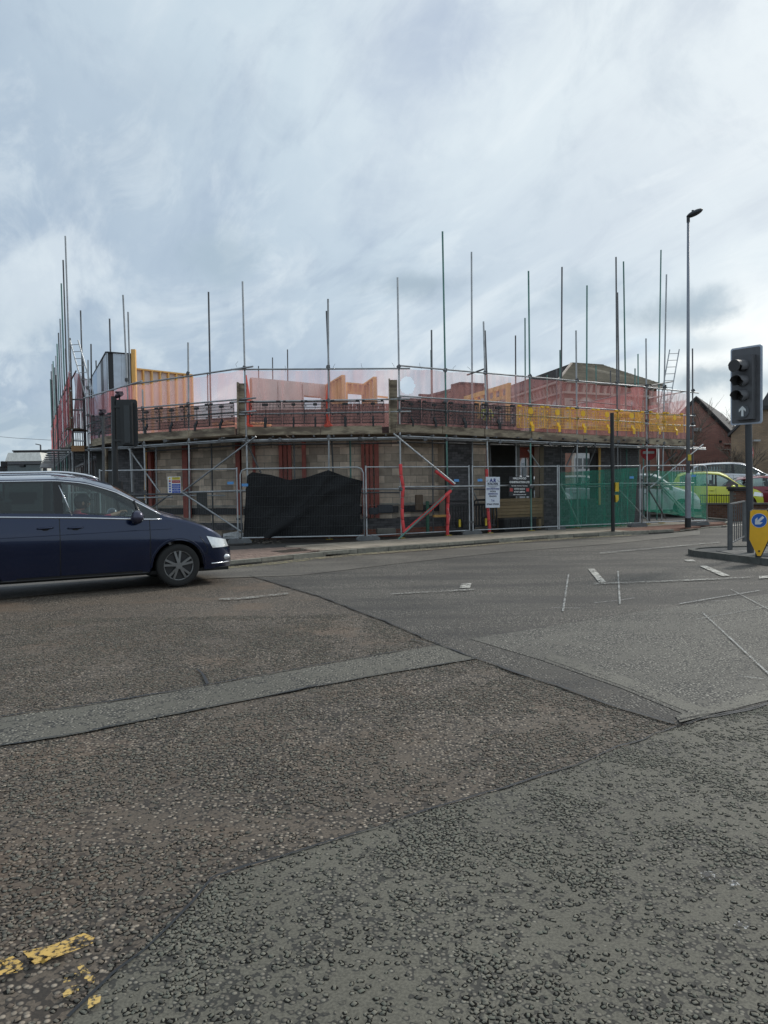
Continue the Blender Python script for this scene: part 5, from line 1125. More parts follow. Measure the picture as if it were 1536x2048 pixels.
def arched(fn, t, z0, h, w, glow=False):
    d = (fn(t + 1, 0) - fn(t, 0)); n_ = (fn(t, 0, 1) - fn(t, 0)); 
    def arch(r, zt, o, th, mat, nm, par):
        c = fn(t, 0, o); pts = [c - d * r + Vector((0, 0, z0)), c + d * r + Vector((0, 0, z0))]
        for k in range(11): a = math.pi * k / 10; pts.append(c + d * (r * math.cos(a)) + Vector((0, 0, zt + r * .75 * math.sin(a))))
        mb = MB(); mb.prism(pts, n_ * th); return mb.build(nm, mat, par)
    f = arch(w / 2 + .16, z0 + h, .0, .07, stone, 'window', HB); arch(w / 2, z0 + h, .03, .055, wframe, 'frame', f); 
    for s_ in (-1, 1):
        for k in range(3): c = fn(t, z0 + .25 + k * (h / 2.6), .095) + d * (s_ * w * .23); mb = MB(); mb.box(c, (w * .36, .02, h / 3.3), math.atan2(d.y, d.x)); mb.build('pane', glassd, f)
    mb = MB(); mb.beam(fn(t, z0 - .08, .1) - d * (w / 2 + .25), fn(t, z0 - .08, .1) + d * (w / 2 + .25), .2, .14); mb.build('sill', stone, f)
for t_ in (1.0, 3.3, 5.7, 8.2, 11, 14, 17, 20.5, 24): arched(alongL, t_, 5.1, .95, .95)
for t_ in (1.0, 3.6, 6.4, 9.6, 13, 17): arched(alongL, t_, 1.3, 1.5, 1.1)
for t_ in (1.7, 5.2): arched(alongF, t_, 5.0, 1.1, 1.0)
for t_ in (1.35, 5.0): arched(alongF, t_, .9, 2.0, 1.3)
for t_, z in ((.35, 6.3), (.3, 5.6), (.35, 4.9), (3.4, 6.3), (3.4, 5.6), (7.2, 6.3), (7.2, 5.5)): bm_('quoin', alongF(t_ - .28, z, .03), alongF(t_ + .3, z, .03), .07, .42, stone, HB)
for t_ in (0.4, 2.1, 4.5, 6.9, 9.6, 12.5): bm_('quoin', alongL(t_ - .28, 6.35, .03), alongL(t_ + .3, 6.35, .03), .07, .36, stone, HB)
A1_ = D(1143, 727, 49.5); A2_ = D(1205, 731, 51.5); A3_ = D(925, 806, 72); e = .45
Ke = alongL(-e, EZ + .05, e); Ke = Vector((Ke.x, Ke.y, EZ + .05)); Re = Rr + fr * e - dl * e; Re.z = EZ + .05; Le = Lb + nL * e; Le.z = EZ + .05; Rbe = Rb + fr * e; Rbe.z = EZ + .05
roof_rows(HB, Ke, Re, A2_, A1_, 17, tilem); roof_rows(HB, Le, Ke, A1_, A3_, 10, tiled, 'slate_course')
mb = MB(); mb.prism([Re, Rbe, A2_ + dl * 20, A2_], (0, 0, -.1)); mb.build('roof_slope', tiled, HB); mb = MB(); mb.prism([A1_, A2_, A2_ + dl * 20, A3_], (0, 0, -.1)); mb.build('roof_slope', tiled, HB)
bm_('hip_tiles', Ke, A1_, .16, .1, stone, HB); bm_('ridge_tiles', A1_, A2_, .2, .12, tilem, HB); bm_('hip_tiles', Re, A2_, .16, .1, tiled, HB)
# lower parapet block at the far left end of the hall
T2 = T('brick_parapet_block', 'plain dark red brick block with angled top left of the old hall roof', 'building', D(930, 900, 44))
bwP = brickwork('plain_red_brick', (1, .1, 0), (.34, .13, .10), (.25, .10, .08), (.2, .15, .13)); a, b_, c, d = D(902, 772, 44), D(920, 767, 44), D(968, 770, 45), D(975, 800, 45)
mb = MB(); q = [D(902, 796, 44), a, b_, c, d]; q = [Vector((p.x, p.y, p.z)) for p in q]; q = [Vector((q[0].x, q[0].y, 0))] + q + [Vector((q[-1].x, q[-1].y, 0))]; mb.prism(q, (.3, 4, 0)); mb.build('wall', bwP, T2)
bm_('coping', a + Vector((0, -.05, .03)), b_ + Vector((0, -.05, .03)), .3, .08, tiled, T2); bm_('coping', b_ + Vector((0, -.05, .03)), c + Vector((0, -.05, .03)), .3, .08, tiled, T2)
LR = T('low_slate_roof', 'low dark slate roof running left from the brick parapet block', 'building', D(880, 900, 43)); P0, P1 = D(858, 797, 43), D(902, 783, 43)
mb = MB(); mb.prism([Vector((P0.x, P0.y, 0)), P0, P1, Vector((P1.x, P1.y, 0))], (.2, 4, 0)); mb.build('wall', bwP, LR); mb = MB(); mb.prism([P0 + Vector((-.3, -.2, .02)), P1 + Vector((0, -.2, .02)), P1 + Vector((0, 4.2, .02)), P0 + Vector((-.3, 4.2, .02))], (0, 0, .12)); mb.build('roof', tiled, LR)
# ---- brick gable house
bwG = brickwork('brown_red_brick', (1, 0, 0), (.46, .20, .155), (.36, .15, .12), (.30, .22, .19))
GH = T('gable_house', 'windowless red-brown brick gable end beyond the parked cars', 'house', D(1400, 930, 50)); dG = 50
pk, re_, le_ = D(1390, 798, dG), D(1466, 874, dG), D(1318, 872, dG); mb = MB(); f0 = [Vector((le_.x, dG, 0)), Vector((re_.x, dG, 0)), re_, pk, le_]; mb.prism(f0, (8, 14, 0)); mb.build('wall', bwG, GH)
for a, b_ in ((pk, re_), (pk, le_)):
    a2, b2 = a + Vector((0, -.18, .06)), b_ + (b_ - a).normalized() * .35 + Vector((0, -.18, .06)); mb = MB(); mb.prism([a2, b2, b2 + Vector((8.1, 14.4, 0)), a2 + Vector((8.1, 14.4, 0))], (0, 0, .13)); mb.build('roof', tiled, GH)
    bm_('verge_board', a + Vector((0, -.1, -.02)), b_ + Vector((0, -.1, -.02)), .05, .14, M('dark_verge', (.03, .03, .03), .7), GH)
bx('vent', D(1395, 859, dG - .05), (.45, .12, .22), 0, M('white_vent', (.4, .4, .4), .6), GH); bx('air_brick', D(1441, 883, dG - .02), (.16, .06, .14), 0, M('dark_verge', 0), GH)
for y in (888, 899): bm_('coping', D(1448, y, dG - .1), D(1462, y, dG - .1), .2, .06, stone, GH)
# ---- buff brick house at the right edge
bwY = brickwork('buff_brown_brick', (1, 0, 0), (.34, .235, .145), (.27, .185, .12), (.22, .17, .13)); d2 = 44
BH = T('buff_brick_house', 'buff-brown brick house cut off by the right edge behind the signal post', 'house', D(1536, 930, d2)); pk = D(1600, 720, d2); le_ = D(1462, 870, d2)
pk2 = D(1519, 812, d2); mb = MB(); q = [Vector((le_.x, d2, 0)), Vector((pk.x + 6, d2, 0)), Vector((pk.x + 6, d2, pk2.z)), pk2, le_]; mb.prism(q, (6.5, 10, 0)); mb.build('wall', bwY, BH)
a, b_ = D(1519, 812, d2), D(1462, 870, d2); mb = MB(); mb.prism([a + Vector((0, -.2, .05)), b_ + Vector((-.3, -.2, -.1)), b_ + Vector((6.2, 10, -.1)), a + Vector((6.5, 10, .05))], (0, 0, .15)); mb.build('roof', tiled, BH)
a, b_, c = D(1518, 812, d2 - .1), D(1580, 716, d2), D(1640, 812, d2 - .1); mb = MB(); mb.prism([a, c, b_], (9.5, 9, 0)); mb.build('roof', M('grey_roof_gable', (.07, .07, .075), .8), BH)
bm_('fascia', D(1512, 816, d2 - .15), D(1620, 812, d2 - .15), .1, .22, M('dark_fascia', (.02, .02, .022), .6), BH); bx('outside_lamp', D(1513, 881, d2 - .2), (.38, .2, .1), 0, M('white_vent', 0), BH)
# a low terrace closes the view up the side street and behind the camera's right
for nm, x, y, w, l in (('terrace_house', -36, 95, 9, 'plain brick terrace far up the side street, mostly hidden'), ('terrace_house', 34, 60, 10, 'brick terrace far right beyond the frame edge')):
    t = T(nm, l, 'house', (x, y, 0)); mb = MB(); mb.prism([(x, y, 0), (x + w, y, 0), (x + w, y, 5), (x, y, 5)], (0, 8, 0)); mb.build('wall', bwG, t); mb = MB(); mb.prism([(x - .3, y - .3, 5), (x - .3, y + 8.3, 5), (x - .3, y + 4, 7.6)], (w + .6, 0, 0)); mb.build('roof', tiled, t)
# ------------------------------------------------------------------ bare trees
bark = M('tree_bark', (.15, .12, .095), .9, var=.3)
def tree(base, h, label, seed, spread=.5, twig=5, r0=.16):
    rng = random.Random(seed); t = T('bare_tree', label, 'tree', base, 'bare winter trees'); tr_ = MB(); cr = MB()
    def grow(p, d, L, r, lev):
        n = 3; pts = [p]; q = p.copy(); dd = d.copy()
        for i in range(n): dd = (dd + Vector((rng.uniform(-1, 1), rng.uniform(-1, 1), rng.uniform(-.3, .6))) * .16).normalized(); q = q + dd * (L / n); pts.append(q.copy())
        rs = [r * (1 - .45 * i / n) for i in range(n + 1)]; (tr_ if lev == 0 else cr).path(pts, rs, 6 if lev < 2 else 3)
        if lev >= twig: return
        for k in range(4 if lev == 0 else 3 if lev < 4 else 2):
            a = rng.random() * 6.283; u = rng.uniform(.45, 1); s = pts[min(n, int(u * n) + 0)].lerp(pts[min(n, int(u * n) + 1)], u * n % 1) if u < 1 else pts[-1]
            nd = (dd + Vector((math.cos(a), math.sin(a), rng.uniform(-.1, .5))) * (spread + .25)).normalized(); grow(s, nd, L * rng.uniform(.58, .78), r * .55, lev + 1)
        grow(pts[-1], dd, L * .72, r * .55, lev + 1)
    grow(Vector(base), Vector((0, 0, 1)), h * .30, r0, 0); tr_.build('trunk', bark, t, True); cr.build('crown', bark, t, kind='stuff')
tree((17.6, 47, 0), 8.6, 'bare thin-twigged tree seen through the net beside the ladder', 5, .5, 5, .14)
tree((24.5, 58, 0), 8.4, 'bare spreading tree between the brick gable and the signal head', 8, .75, 5, .16)
tree((20.6, 44, 0), 5.6, 'dark bare small tree in front of the buff house beside the signal post', 12, .6, 4, .12)
# ------------------------------------------------------------------ low wall with pier and railings
wl = T('low_brick_wall', 'low brick car park wall with a pier and short black railings on top', 'wall', G(1440, 1035)); wa, wb = xy(1403, 31.2), xy(1480, 29.6); wc = xy(1650, 29.2)
bwW = brickr; core = wallcore('wall', wl, wa, wc, 0, .60, .22, mortar)
lay(wl, core, wa, wc, .03, .60, .215, .065, .22, M('wall_red_brown_brick', (.16, .085, .06), .88, var=.25, sc=10, rnd=.25), maxn=300); bm_('coping', Vector((*wa, .63)) + Vector((0, .11, 0)), Vector((*wc, .63)) + Vector((0, .11, 0)), .30, .07, M('coping_stone', (.14, .13, .12), .9), wl)
pr = MB(); pc = V(1482, 1010, wa, wb, -.08); pcore = bx('pier', (pc.x, pc.y + .15, .62), (.56, .40, 1.24), .1, mortar, wl); 
for r in range(16):
    for k in range(3): q = Vector((pc.x + (k - 1) * .19 + (.05 if r % 2 else -.03), pc.y - .06 + .0 * k, .05 + r * .077)); bx('brick', q, (.18, .05, .066), .0, M('wall_red_brown_brick', 0), pcore)
bx('pier_cap', (pc.x, pc.y + .12, 1.27), (.72, .62, .09), .1, M('dark_cap', (.05, .045, .045), .9), wl); bx('pier_cap', (pc.x, pc.y + .12, 1.19), (.64, .54, .07), .1, M('dark_cap', 0), wl)
for i in range(16): p = Vector((*wa, 0)).lerp(Vector((*wb, 0)), i / 16) + Vector((0, .11, 0)); bx('railing_bar', (p.x, p.y, .84), (.016, .016, .36), 0, blackp, wl)
bm_('railing_rail', Vector((*wa, .98)) + Vector((0, .11, 0)), Vector((*wb, .98)) + Vector((0, .11, 0)), .02, .03, blackp, wl)
# palisade fence behind the cars
def palisade(a, b_, z, h, sp, mat, label, nm='palisade_fence'):
    a = Vector((*a, 0)); b_ = Vector((*b_, 0)); L = (b_ - a).length; t = T(nm, label, 'railings', a)
    for i in range(int(L / sp)): p = a.lerp(b_, i * sp / L); bx('pale', (p.x, p.y, z + h / 2), (.035, .02, h), 0, mat, t)
    for zz in (z + .25, z + h - .2): bm_('rail', Vector((a.x, a.y, zz)), Vector((b_.x, b_.y, zz)), .02, .04, mat, t)
palisade(xy(1345, 44), xy(1448, 44), .4, 1.95, .16, M('white_railing', (.5, .5, .52), .6), 'white railings behind the silver people carrier'); palisade(xy(1385, 46), xy(1470, 46), .7, 2.05, .17, blackp, 'dark railings in front of the brick gable')
# distant lamp and signal heads at the left edge
FL = T('distant_street_lamp', 'small distant street lamp above the lorry', 'street lamp', D(81, 950, 90)); p = D(81, 890, 90); tb('column', (p.x, p.y, 0), p, .09, galvd, FL); bm_('lamp_head', p, p + Vector((-.55, 0, .12)), .22, .1, galvd, FL)
for k, (px, l) in enumerate(((9, 'small distant signal head at the left edge beside the lorry, upper'),)):
    t = T('distant_signal', l, 'traffic light', D(px, 940, 42)); p = D(px, 926, 42); tb('post', (p.x - .1, p.y, 0), (p.x - .1, p.y, p.z + .1), .05, blackp, t)
    for y in (929, 940): q = D(px + 1, y, 42); mb = MB(); mb.tube(q, q + Vector((.14, -.3, 0)), .13, 10); mb.build('hood', blackp, t); bx('housing', D(px - 1, y, 42), (.28, .2, .34), 0, blackp, t)
# overhead cables far left
mb = MB(); mb.path([D(-60, 868, 110), D(30, 876, 105), D(98, 880, 100), D(160, 878, 98)], .03, 3); tag(mb.build('overhead_cable', galvd), 'thin overhead cable crossing the sky at the far left', 'cable')
# ------------------------------------------------------------------ tall street lamp
lampm = M('lamp_column_grey', (.24, .26, .30), .5, .35, var=.12, sc=2, dirt=.15); blk = M('black_paint', (.012, .013, .015), .4, var=.1); base = G(1376, 1055, .1); tp = D(1376.5, 437, base.y)
t = T('street_lamp', 'tall grey street lamp with small flat head in front of the last fence', 'street lamp', base)
def zpy(px, py): return D(px, py, base.y).z
def tq(z): return Vector((base.x + (tp.x - base.x) * (z - .1) / (tp.z - .1), base.y, z))
mb = MB(); z1, z2 = zpy(1376, 1036), zpy(1376, 955); mb.tube(tq(.1), tq(z1), .095, 16); mb.build('base_band', blk, t, False)
mb = MB(); mb.tube(tq(z1 + .001), tq(z2), .09, 16); mb.tube(tq(z2), tq(z2 + .14), .09, 16, .060); mb.build('base_column', lampm, t); mb = MB(); mb.tube(tq(z2 + .1), tp, .060, 14, .040); mb.build('shaft', lampm, t, True)
mb = MB(); hd = Vector((.86, -.25, .35)).normalized(); rot = Matrix((hd, Vector((0, 0, 1)).cross(hd).normalized(), hd.cross(Vector((0, 0, 1)).cross(hd).normalized()))).transposed(); mb.sphere(tp + hd * .20 + Vector((0, 0, .07)), 1, 18, 10, (.26, .15, .085), rot); mb.build('lamp_head', M('lamp_head_dark', (.03, .034, .042), .5), t, True)
mb = MB(); mb.tube(tp - Vector((0, 0, .12)), tp + Vector((0, 0, .06)), .05, 12); mb.build('spigot', M('lamp_head_dark', 0), t); mb = MB(); q = tp + hd * .14 + Vector((0, 0, .12)); mb.tube(q, q + Vector((0, 0, .07)), .035, 10); mb.build('sensor', M('lamp_head_dark', 0), t)
bx('yellow_tag', D(1379, 915, base.y - .07), (.10, .03, .19), .1, M('yellow_tag_plate', (.55, .43, .04), .5), t); bx('door_line', D(1375.5, 976, base.y - .093), (.05, .01, .13), 0, M('label_outline', (.4, .4, .42), .6), t); bx('door_plate', D(1375.5, 976, base.y - .1), (.038, .01, .115), 0, lampm, t)
# ------------------------------------------------------------------ black crossing post with yellow push button
b0 = G(1226, 1064, .1); t = T('crossing_post', 'black pedestrian crossing post with two yellow boxes before the green net', 'signal post', b0); top = D(1224, 826, b0.y); mb = MB(); mb.tube(b0, top, .057, 14); mb.build('post', blk, t)
yb = M('push_button_yellow', (.62, .42, .03), .45); mb = MB(); mb.box(D(1233, 974, b0.y), (.10, .14, .27)); mb.build('push_button_box', yb, t); mb = MB(); q = D(1233, 996, b0.y); mb.prism([q + Vector((-.05, -.06, .09)), q + Vector((.05, -.06, .09)), q + Vector((.05, -.06, -.05)), q + Vector((0, -.06, -.12)), q + Vector((-.03, -.06, -.12))], (0, .12, 0)); mb.build('wait_box', yb, t)
bx('clamp', D(1221, 960, b0.y - .04), (.03, .05, .05), 0, steelc, t)
# ------------------------------------------------------------------ signal seen from behind, left
d0 = 18.0; pb = D(232, 1060, d0); pb = Vector((pb.x, pb.y, .1)); ptp = D(227.5, 793, d0); t = T('rear_signal', 'black traffic signal seen from behind, on a post behind the blue car', 'traffic light', pb); mb = MB(); mb.tube(pb, ptp, .066, 14); mb.build('post', blk, t)
c = D(254, 846, d0 - .05); w = .48; h = 1.09; mb = MB()
def rrect(c, w, h, r, ax, n=4):
    pts = []
    for cx, cz, a0 in ((w / 2 - r, h / 2 - r, 0), (-w / 2 + r, h / 2 - r, 90), (-w / 2 + r, -h / 2 + r, 180), (w / 2 - r, -h / 2 + r, 270)):
        for k in range(n + 1): a = R(a0 + 90 * k / n); pts.append(c + ax * (cx + r * math.cos(a)) + Vector((0, 0, cz + r * math.sin(a))))
    return pts
boardb = M('black_backing_board', (.022, .025, .028), .55, var=.15); ax = Vector((1, .12, 0)).normalized(); mb.prism(rrect(c, w, h, .06, ax), Vector((-.12, 1, 0)) * .025); mb.build('backing_board', boardb, t)
bx('signal_housing', c + Vector((.03, -.085, -.02)), (.26, .15, .98), .12, M('black_housing', (.018, .02, .022), .5), t); bx('housing_door', c + Vector((.06, -.175, -.04)), (.13, .04, .86), .12, M('housing_edge', (.035, .04, .044), .5), t)
for z in (.38, -.40): bm_('bracket', c + Vector((-.3, 0, z)), c + Vector((0, -.05, z)), .05, .05, blk, t)
for k in range(3): bm_('hinge', c + Vector((.01, -.17, .3 - k * .3)), c + Vector((.09, -.18, .3 - k * .3)), .02, .03, blk, t)
def detector(px, py, par, d=18.0):
    q = D(px, py, d); mb = MB(); mb.tube(q + Vector((-.08, .05, -.01)), q + Vector((.08, -.1, .03)), .055, 10); mb.box(q + Vector((0, -.02, .07)), (.17, .17, .03), .3); o = mb.build('detector', M('detector_plum', (.05, .03, .045), .5), par); mb = MB(); mb.tube(q - Vector((0, 0, .18)), q, .018, 8); mb.build('detector_stem', blk, par)
detector(239, 791, t); tb('arm', D(228, 800, d0), D(239, 802, d0), .02, blk, t)
q = D(236, 974, d0 - .1); bx('nearside_indicator', q, (.19, .12, .26), 0, blk, t); mb = MB(); mb.tube(D(236, 980, d0 - .16), D(236, 980, d0 - .175), .032, 14); mb.build('green_light', M('green_signal_light', (.02, .8, .42), .4, emit=1.1), t)
p = D(208, 1060, 20); t = T('detector_post', 'thin grey post carrying a small plum-coloured detector, left of the dark signal', 'post', Vector((p.x, p.y, .1))); tb('post', (p.x, p.y, .1), D(206, 832, 20), .035, galvd, t); detector(205.5, 826, t, 20)
# ------------------------------------------------------------------ traffic island
isl = [Vector(q) for q in ((6.46, 16.05, 0), (6.50, 16.42, 0), (6.75, 16.75, 0), (7.15, 16.95, 0), (8.6, 17.2, 0), (14, 16.4, 0), (14, 11.0, 0), (8.3, 11.9, 0), (7.3, 13.5, 0), (7.02, 14.3, 0))]
mb = MB(); mb.prism([(p.x, p.y, -.02) for p in isl], (0, 0, .125)); IS = mb.build('traffic_island', M('island_asphalt', (.09, .09, .088), .9, var=.3, bump=.3, bsc=150), kind='structure')
ring = isl + [isl[0]]; darkk = M('dark_wet_kerb', (.085, .085, .075), .8, var=.35, rnd=.15, dirt=.5)
cen = Vector((9, 14.5, 0))
for a, b_ in zip(ring[:-1], ring[1:]):
    L = (b_ - a).length; k = max(1, round(L / .75))
    for i in range(k):
        p, q = a.lerp(b_, i / k), a.lerp(b_, (i + 1) / k); d = (q - p).normalized(); n_ = Vector((-d.y, d.x, 0)); n_ = n_ if n_.dot(cen - p) > 0 else -n_; m = (p + q) / 2 + n_ * .055
        bx('kerb_stone', (m.x, m.y, .055), ((q - p).length - .01, .125, .15), math.atan2(d.y, d.x), darkk, IS)
for i in range(6):
    for j in range(4):
        c = Vector((7.15 + i * .41, 15.9 - j * .42 + .0 * i, .108)); ok = all((lambda a, b_: ((b_ - a).x * (c - a).y - (b_ - a).y * (c - a).x) < -.3 * (b_ - a).length)(a, b_) for a, b_ in zip(ring[:-1], ring[1:]))
        if ok: bx('paving_slab', c, (.395, .405, .02), 0, M('island_slab', (.15, .145, .135), .9, rnd=.15, var=.2, dirt=.4), IS)
# guard rail on the island
g0 = D(1460, 1097, 16.3); g0.z = .11; g1 = D(1489, 1060, 18.4); g1.z = .11; gg = M('railing_grey', (.13, .135, .14), .5, .4, var=.2, dirt=.2); t = T('island_guard_rail', 'grey pedestrian guard rail on the traffic island left of the signal post', 'guard rail', g0)
for p in (g0, g1): bx('post', (p.x, p.y, .60), (.09, .05, .98), .2, gg, t)
for z in (1.08, .24, .66): bm_('rail', Vector((g0.x, g0.y, z)), Vector((g1.x, g1.y, z)), .035, .03, gg, t) if z != .66 else None
for i in range(1, 7): p = g0.lerp(g1, i / 7); bx('bar', (p.x, p.y, .66), (.014, .014, .84), .2, gg, t)
# main signal
sp0 = D(1501, 1097, 15.5); sp0.z = .11; st_ = D(1497, 846, 15.5); t = T('traffic_signal', 'grey traffic signal with three hooded lamps and a white up arrow, white-edged board', 'traffic light', sp0); mb = MB(); top = st_ + (st_ - sp0) * .45; mb.tube(sp0, top, .066, 16); mb.build('post', M('signal_post_dark', (.045, .048, .054), .45), t, False)
c = D(1492, 771, 15.35); nS = Vector((-.80, -.60, 0)).normalized(); axS = Vector((nS.y, -nS.x, 0)) * -1; axS = axS if axS.x > 0 else -axS; Wd, Hd = .64, 1.54
# slight forward lean as in the photograph
mb = MB(); mb.prism(rrect(c, Wd, Hd, .05, axS), -nS * .03); mb.build('backing_board', M('white_border', (.42, .47, .56), .4), t); mb = MB(); mb.prism(rrect(c + nS * .004, Wd - .07, Hd - .07, .03, axS), nS * .01); mb.build('board_face', M('signal_grey_face', (.10, .10, .108), .5), t)
hb = c + nS * .09 + axS * .03 + Vector((0, 0, -.05)); yawS = math.atan2(axS.y, axS.x); bx('signal_housing', hb, (.36, .16, 1.26), yawS, M('signal_housing_dark', (.085, .085, .092), .5), t)
hm = M('signal_hood', (.09, .09, .097), .5)
for k, (z, L) in enumerate(((.42, .34), (.13, .28), (-.16, .28))):
    q = hb + nS * .08 + Vector((0, 0, z)); n = 22; vs = []; r0 = .125
    for o in (r0, r0 - .008):
        for u in (0, 1):
            for i in range(n + 1):
                a = R(-35) + (R(250)) * i / n; ll = L * (u if u == 0 else (1 if .15 < i / n < .85 else .75)); vs.append(q + nS * ll + axS * (o * math.cos(a)) + Vector((0, 0, o * math.sin(a) - .03 * u)))
    F = []; m = n + 1
    for s_ in (0, 2 * m): F += [(s_ + i, s_ + i + 1, s_ + m + i + 1, s_ + m + i) for i in range(n)]
    F += [(m + i, m + i + 1, 3 * m + i + 1, 3 * m + i) for i in range(n)]
    mb = MB(); mb.add(vs, F); mb.build('hood', hm, t); mb = MB(); mb.tube(q, q + nS * .03, .115, 18); mb.build('lens', M('unlit_lens', (.015, .012, .012), .25), t)
    mb = MB(); e0 = q + nS * (L - .01) - Vector((0, 0, .0)); 
    if k == 0: mb.tube(q + nS * .33 - Vector((0, 0, .03)), q + nS * .335 - Vector((0, 0, .03)), .118, 22); mb.build('hood_mouth', M('unlit_lens', 0), t)
q = hb + nS * .081 + Vector((0, 0, -.47)); mb = MB(); mb.tube(q, q + nS * .02, .13, 24); mb.build('arrow_lens', M('arrow_lens_grey', (.07, .075, .085), .3), t)
mb = MB(); o = q + nS * .022; ar = [(-.022, -.10), (.022, -.10), (.022, .03), (.07, -.015), (.07, .035), (0, .105), (-.07, .035), (-.07, -.015), (-.022, .03)]; mb.prism([o + axS * x + Vector((0, 0, z)) for x, z in ar], nS * .004); mb.build('white_arrow', M('lit_white_arrow', (.7, .72, .72), .5, var=.02), t)
for z in (.5, -.55): bm_('bracket', c + Vector((0, 0, z)), Vector((top.x, top.y, c.z + z)), .05, .06, blk, t)
# keep-left bollards
def bollard(px, d, label):
    b0 = D(px, 1106, d); b0.z = .11; t = T('keep_left_bollard', label, 'bollard', b0); n_ = Vector((-.30, -.95, 0)).normalized(); a_ = Vector((-n_.y, n_.x, 0)); a_ = a_ if a_.x > 0 else -a_
    shp = lambda e: [(-.165 - e, .16 - 0), (0, 0 - e), (.165 + e, .38), (.165 + e, .84), (.13, .92 + e), (-.13, .92 + e), (-.165 - e, .86)]
    out = [(-.165, .36), (-.03, .05), (.03, .05), (.165, .38), (.165, .84), (.13, .905), (-.10, .915), (-.15, .88)]
    zz = Vector((0, 0, 1)); mb = MB(); mb.prism([b0 + a_ * (x * 1.10 + .02) + zz * (z * 1.012) - n_ * .12 for x, z in out], n_ * .10); mb.build('body', blk, t); mb = MB(); mb.prism([b0 + a_ * x + zz * z - n_ * .018 for x, z in out], n_ * .03); mb.build('yellow_face', M('bollard_yellow', (.78, .42, .012), .45, var=.12, sc=4), t)
    mb = MB(); mb.tube(b0 - n_ * .06 - zz * .0, b0 - n_ * .06 + zz * .14, .055, 12); mb.build('stem', blk, t); q = b0 + zz * .715 + n_ * .013 + a_ * .0; mb = MB(); mb.tube(q, q + n_ * .004, .135, 28); mb.build('white_ring', M('bollard_white', (.6, .62, .65), .4), t)
    mb = MB(); mb.tube(q + n_ * .004, q + n_ * .007, .127, 28); mb.build('blue_disc', M('bollard_blue', (.012, .10, .40), .35, var=.05), t); o = q + n_ * .008; cs, sn = math.cos(R(-45)), math.sin(R(-45)); ar = [(-.022, .10), (.022, .10), (.022, -.02), (.065, .02), (.065, -.035), (0, -.105), (-.065, -.035), (-.065, .02), (-.022, -.02)]
    mb = MB(); mb.prism([o + a_ * (x * cs - z * sn * -1 * -1) + zz * (x * sn + z * cs) for x, z in ar], n_ * .004); mb.build('white_arrow', M('bollard_white', 0), t); q = b0 + zz * .14 + n_ * .013; mb = MB(); mb.tube(q, q + n_ * .004, .018, 12); mb.build('bolt', blk, t)
bollard(1518, 14.4, 'yellow keep-left bollard with blue arrow disc standing before the signal post'); bollard(1552, 15.4, 'yellow keep-left bollard cut off by the right picture edge')
# no entry signs
def noentry(px, py, d, r, ang, label, half=False):
    c = D(px, py, d); t = T('no_entry_sign', label, 'road sign', Vector((c.x, c.y, .1))); n_ = Vector((math.sin(ang), -math.cos(ang), 0)); a_ = Vector((math.cos(ang), math.sin(ang), 0)); tb('post', (c.x + .05, c.y + .08, 0), (c.x + .05, c.y + .08, c.z + r), .035, galvd, t)
    mb = MB(); mb.tube(c, c + n_ * .012, r, 28); mb.build('red_disc', M('sign_red', (.42, .03, .035), .45), t); mb = MB(); mb.prism([c + n_ * .014 + a_ * x + Vector((0, 0, z)) for x, z in ((-r * .72, -r * .16), (r * .72, -r * .16), (r * .72, r * .16), (-r * .72, r * .16))], n_ * .004); mb.build('white_bar', M('sign_white', (.55, .57, .57), .5), t)
noentry(1500, 905, 34, .37, .75, 'red no-entry disc half hidden behind the signal post'); noentry(1297, 905, 29, .29, -.1, 'red no-entry disc under the scaffold boards near the corner bay')
# ------------------------------------------------------------------ vehicles
def glassmat(name, tint, a, rough=.03):
    m, nt = newmat(name); b = NB(nt); g = b.n('ShaderNodeBsdfGlossy'); g.inputs['Roughness'].default_value = rough; g.inputs[0].default_value = (.9, .95, .95, 1)
    tp = b.n('ShaderNodeBsdfTransparent'); tp.inputs[0].default_value = (*tint, 1); fr = b.n('ShaderNodeFresnel'); fr.inputs[0].default_value = 1.5; f = b.ma('ADD', fr.outputs[0], a, clamp=True)
    ms = b.n('ShaderNodeMixShader'); nt.links.new(f, ms.inputs[0]); nt.links.new(tp.outputs[0], ms.inputs[1]); nt.links.new(g.outputs[0], ms.inputs[2]); b.out(ms.outputs[0]); return m
g_clear = glassmat('side_window_glass', (.74, .84, .80), .03); g_dark = glassmat('privacy_glass', (.16, .20, .20), .02); g_wind = glassmat('windscreen_glass', (.55, .66, .62), .04)
tyre = M('tyre_rubber', (.018, .018, .018), .85, var=.2); rimm = M('alloy_rim', (.20, .20, .20), .35, .7, var=.1); rimd = M('rim_dark', (.03, .03, .032), .5, .3); chrome = M('bright_trim', (.72, .74, .78), .22, .9, var=.03); trim = M('black_trim', (.012, .012, .013), .4, var=.05); lampg = M('headlamp_clear', (.85, .87, .88), .12, .35, var=.1, sc=18); seatm = M('seat_cloth', (.02, .021, .023), .9); redl = M('tail_lamp_red', (.35, .01, .01), .2); underm = M('underbody_black', (.012, .012, .012), .9); amb = M('mirror_lamp', (.6, .6, .58), .2, .3)
def carpaint(nm, c, met=.35, rough=.32, coat=.8): return M(nm, c, rough, met, var=.06, sc=2, coat=coat)
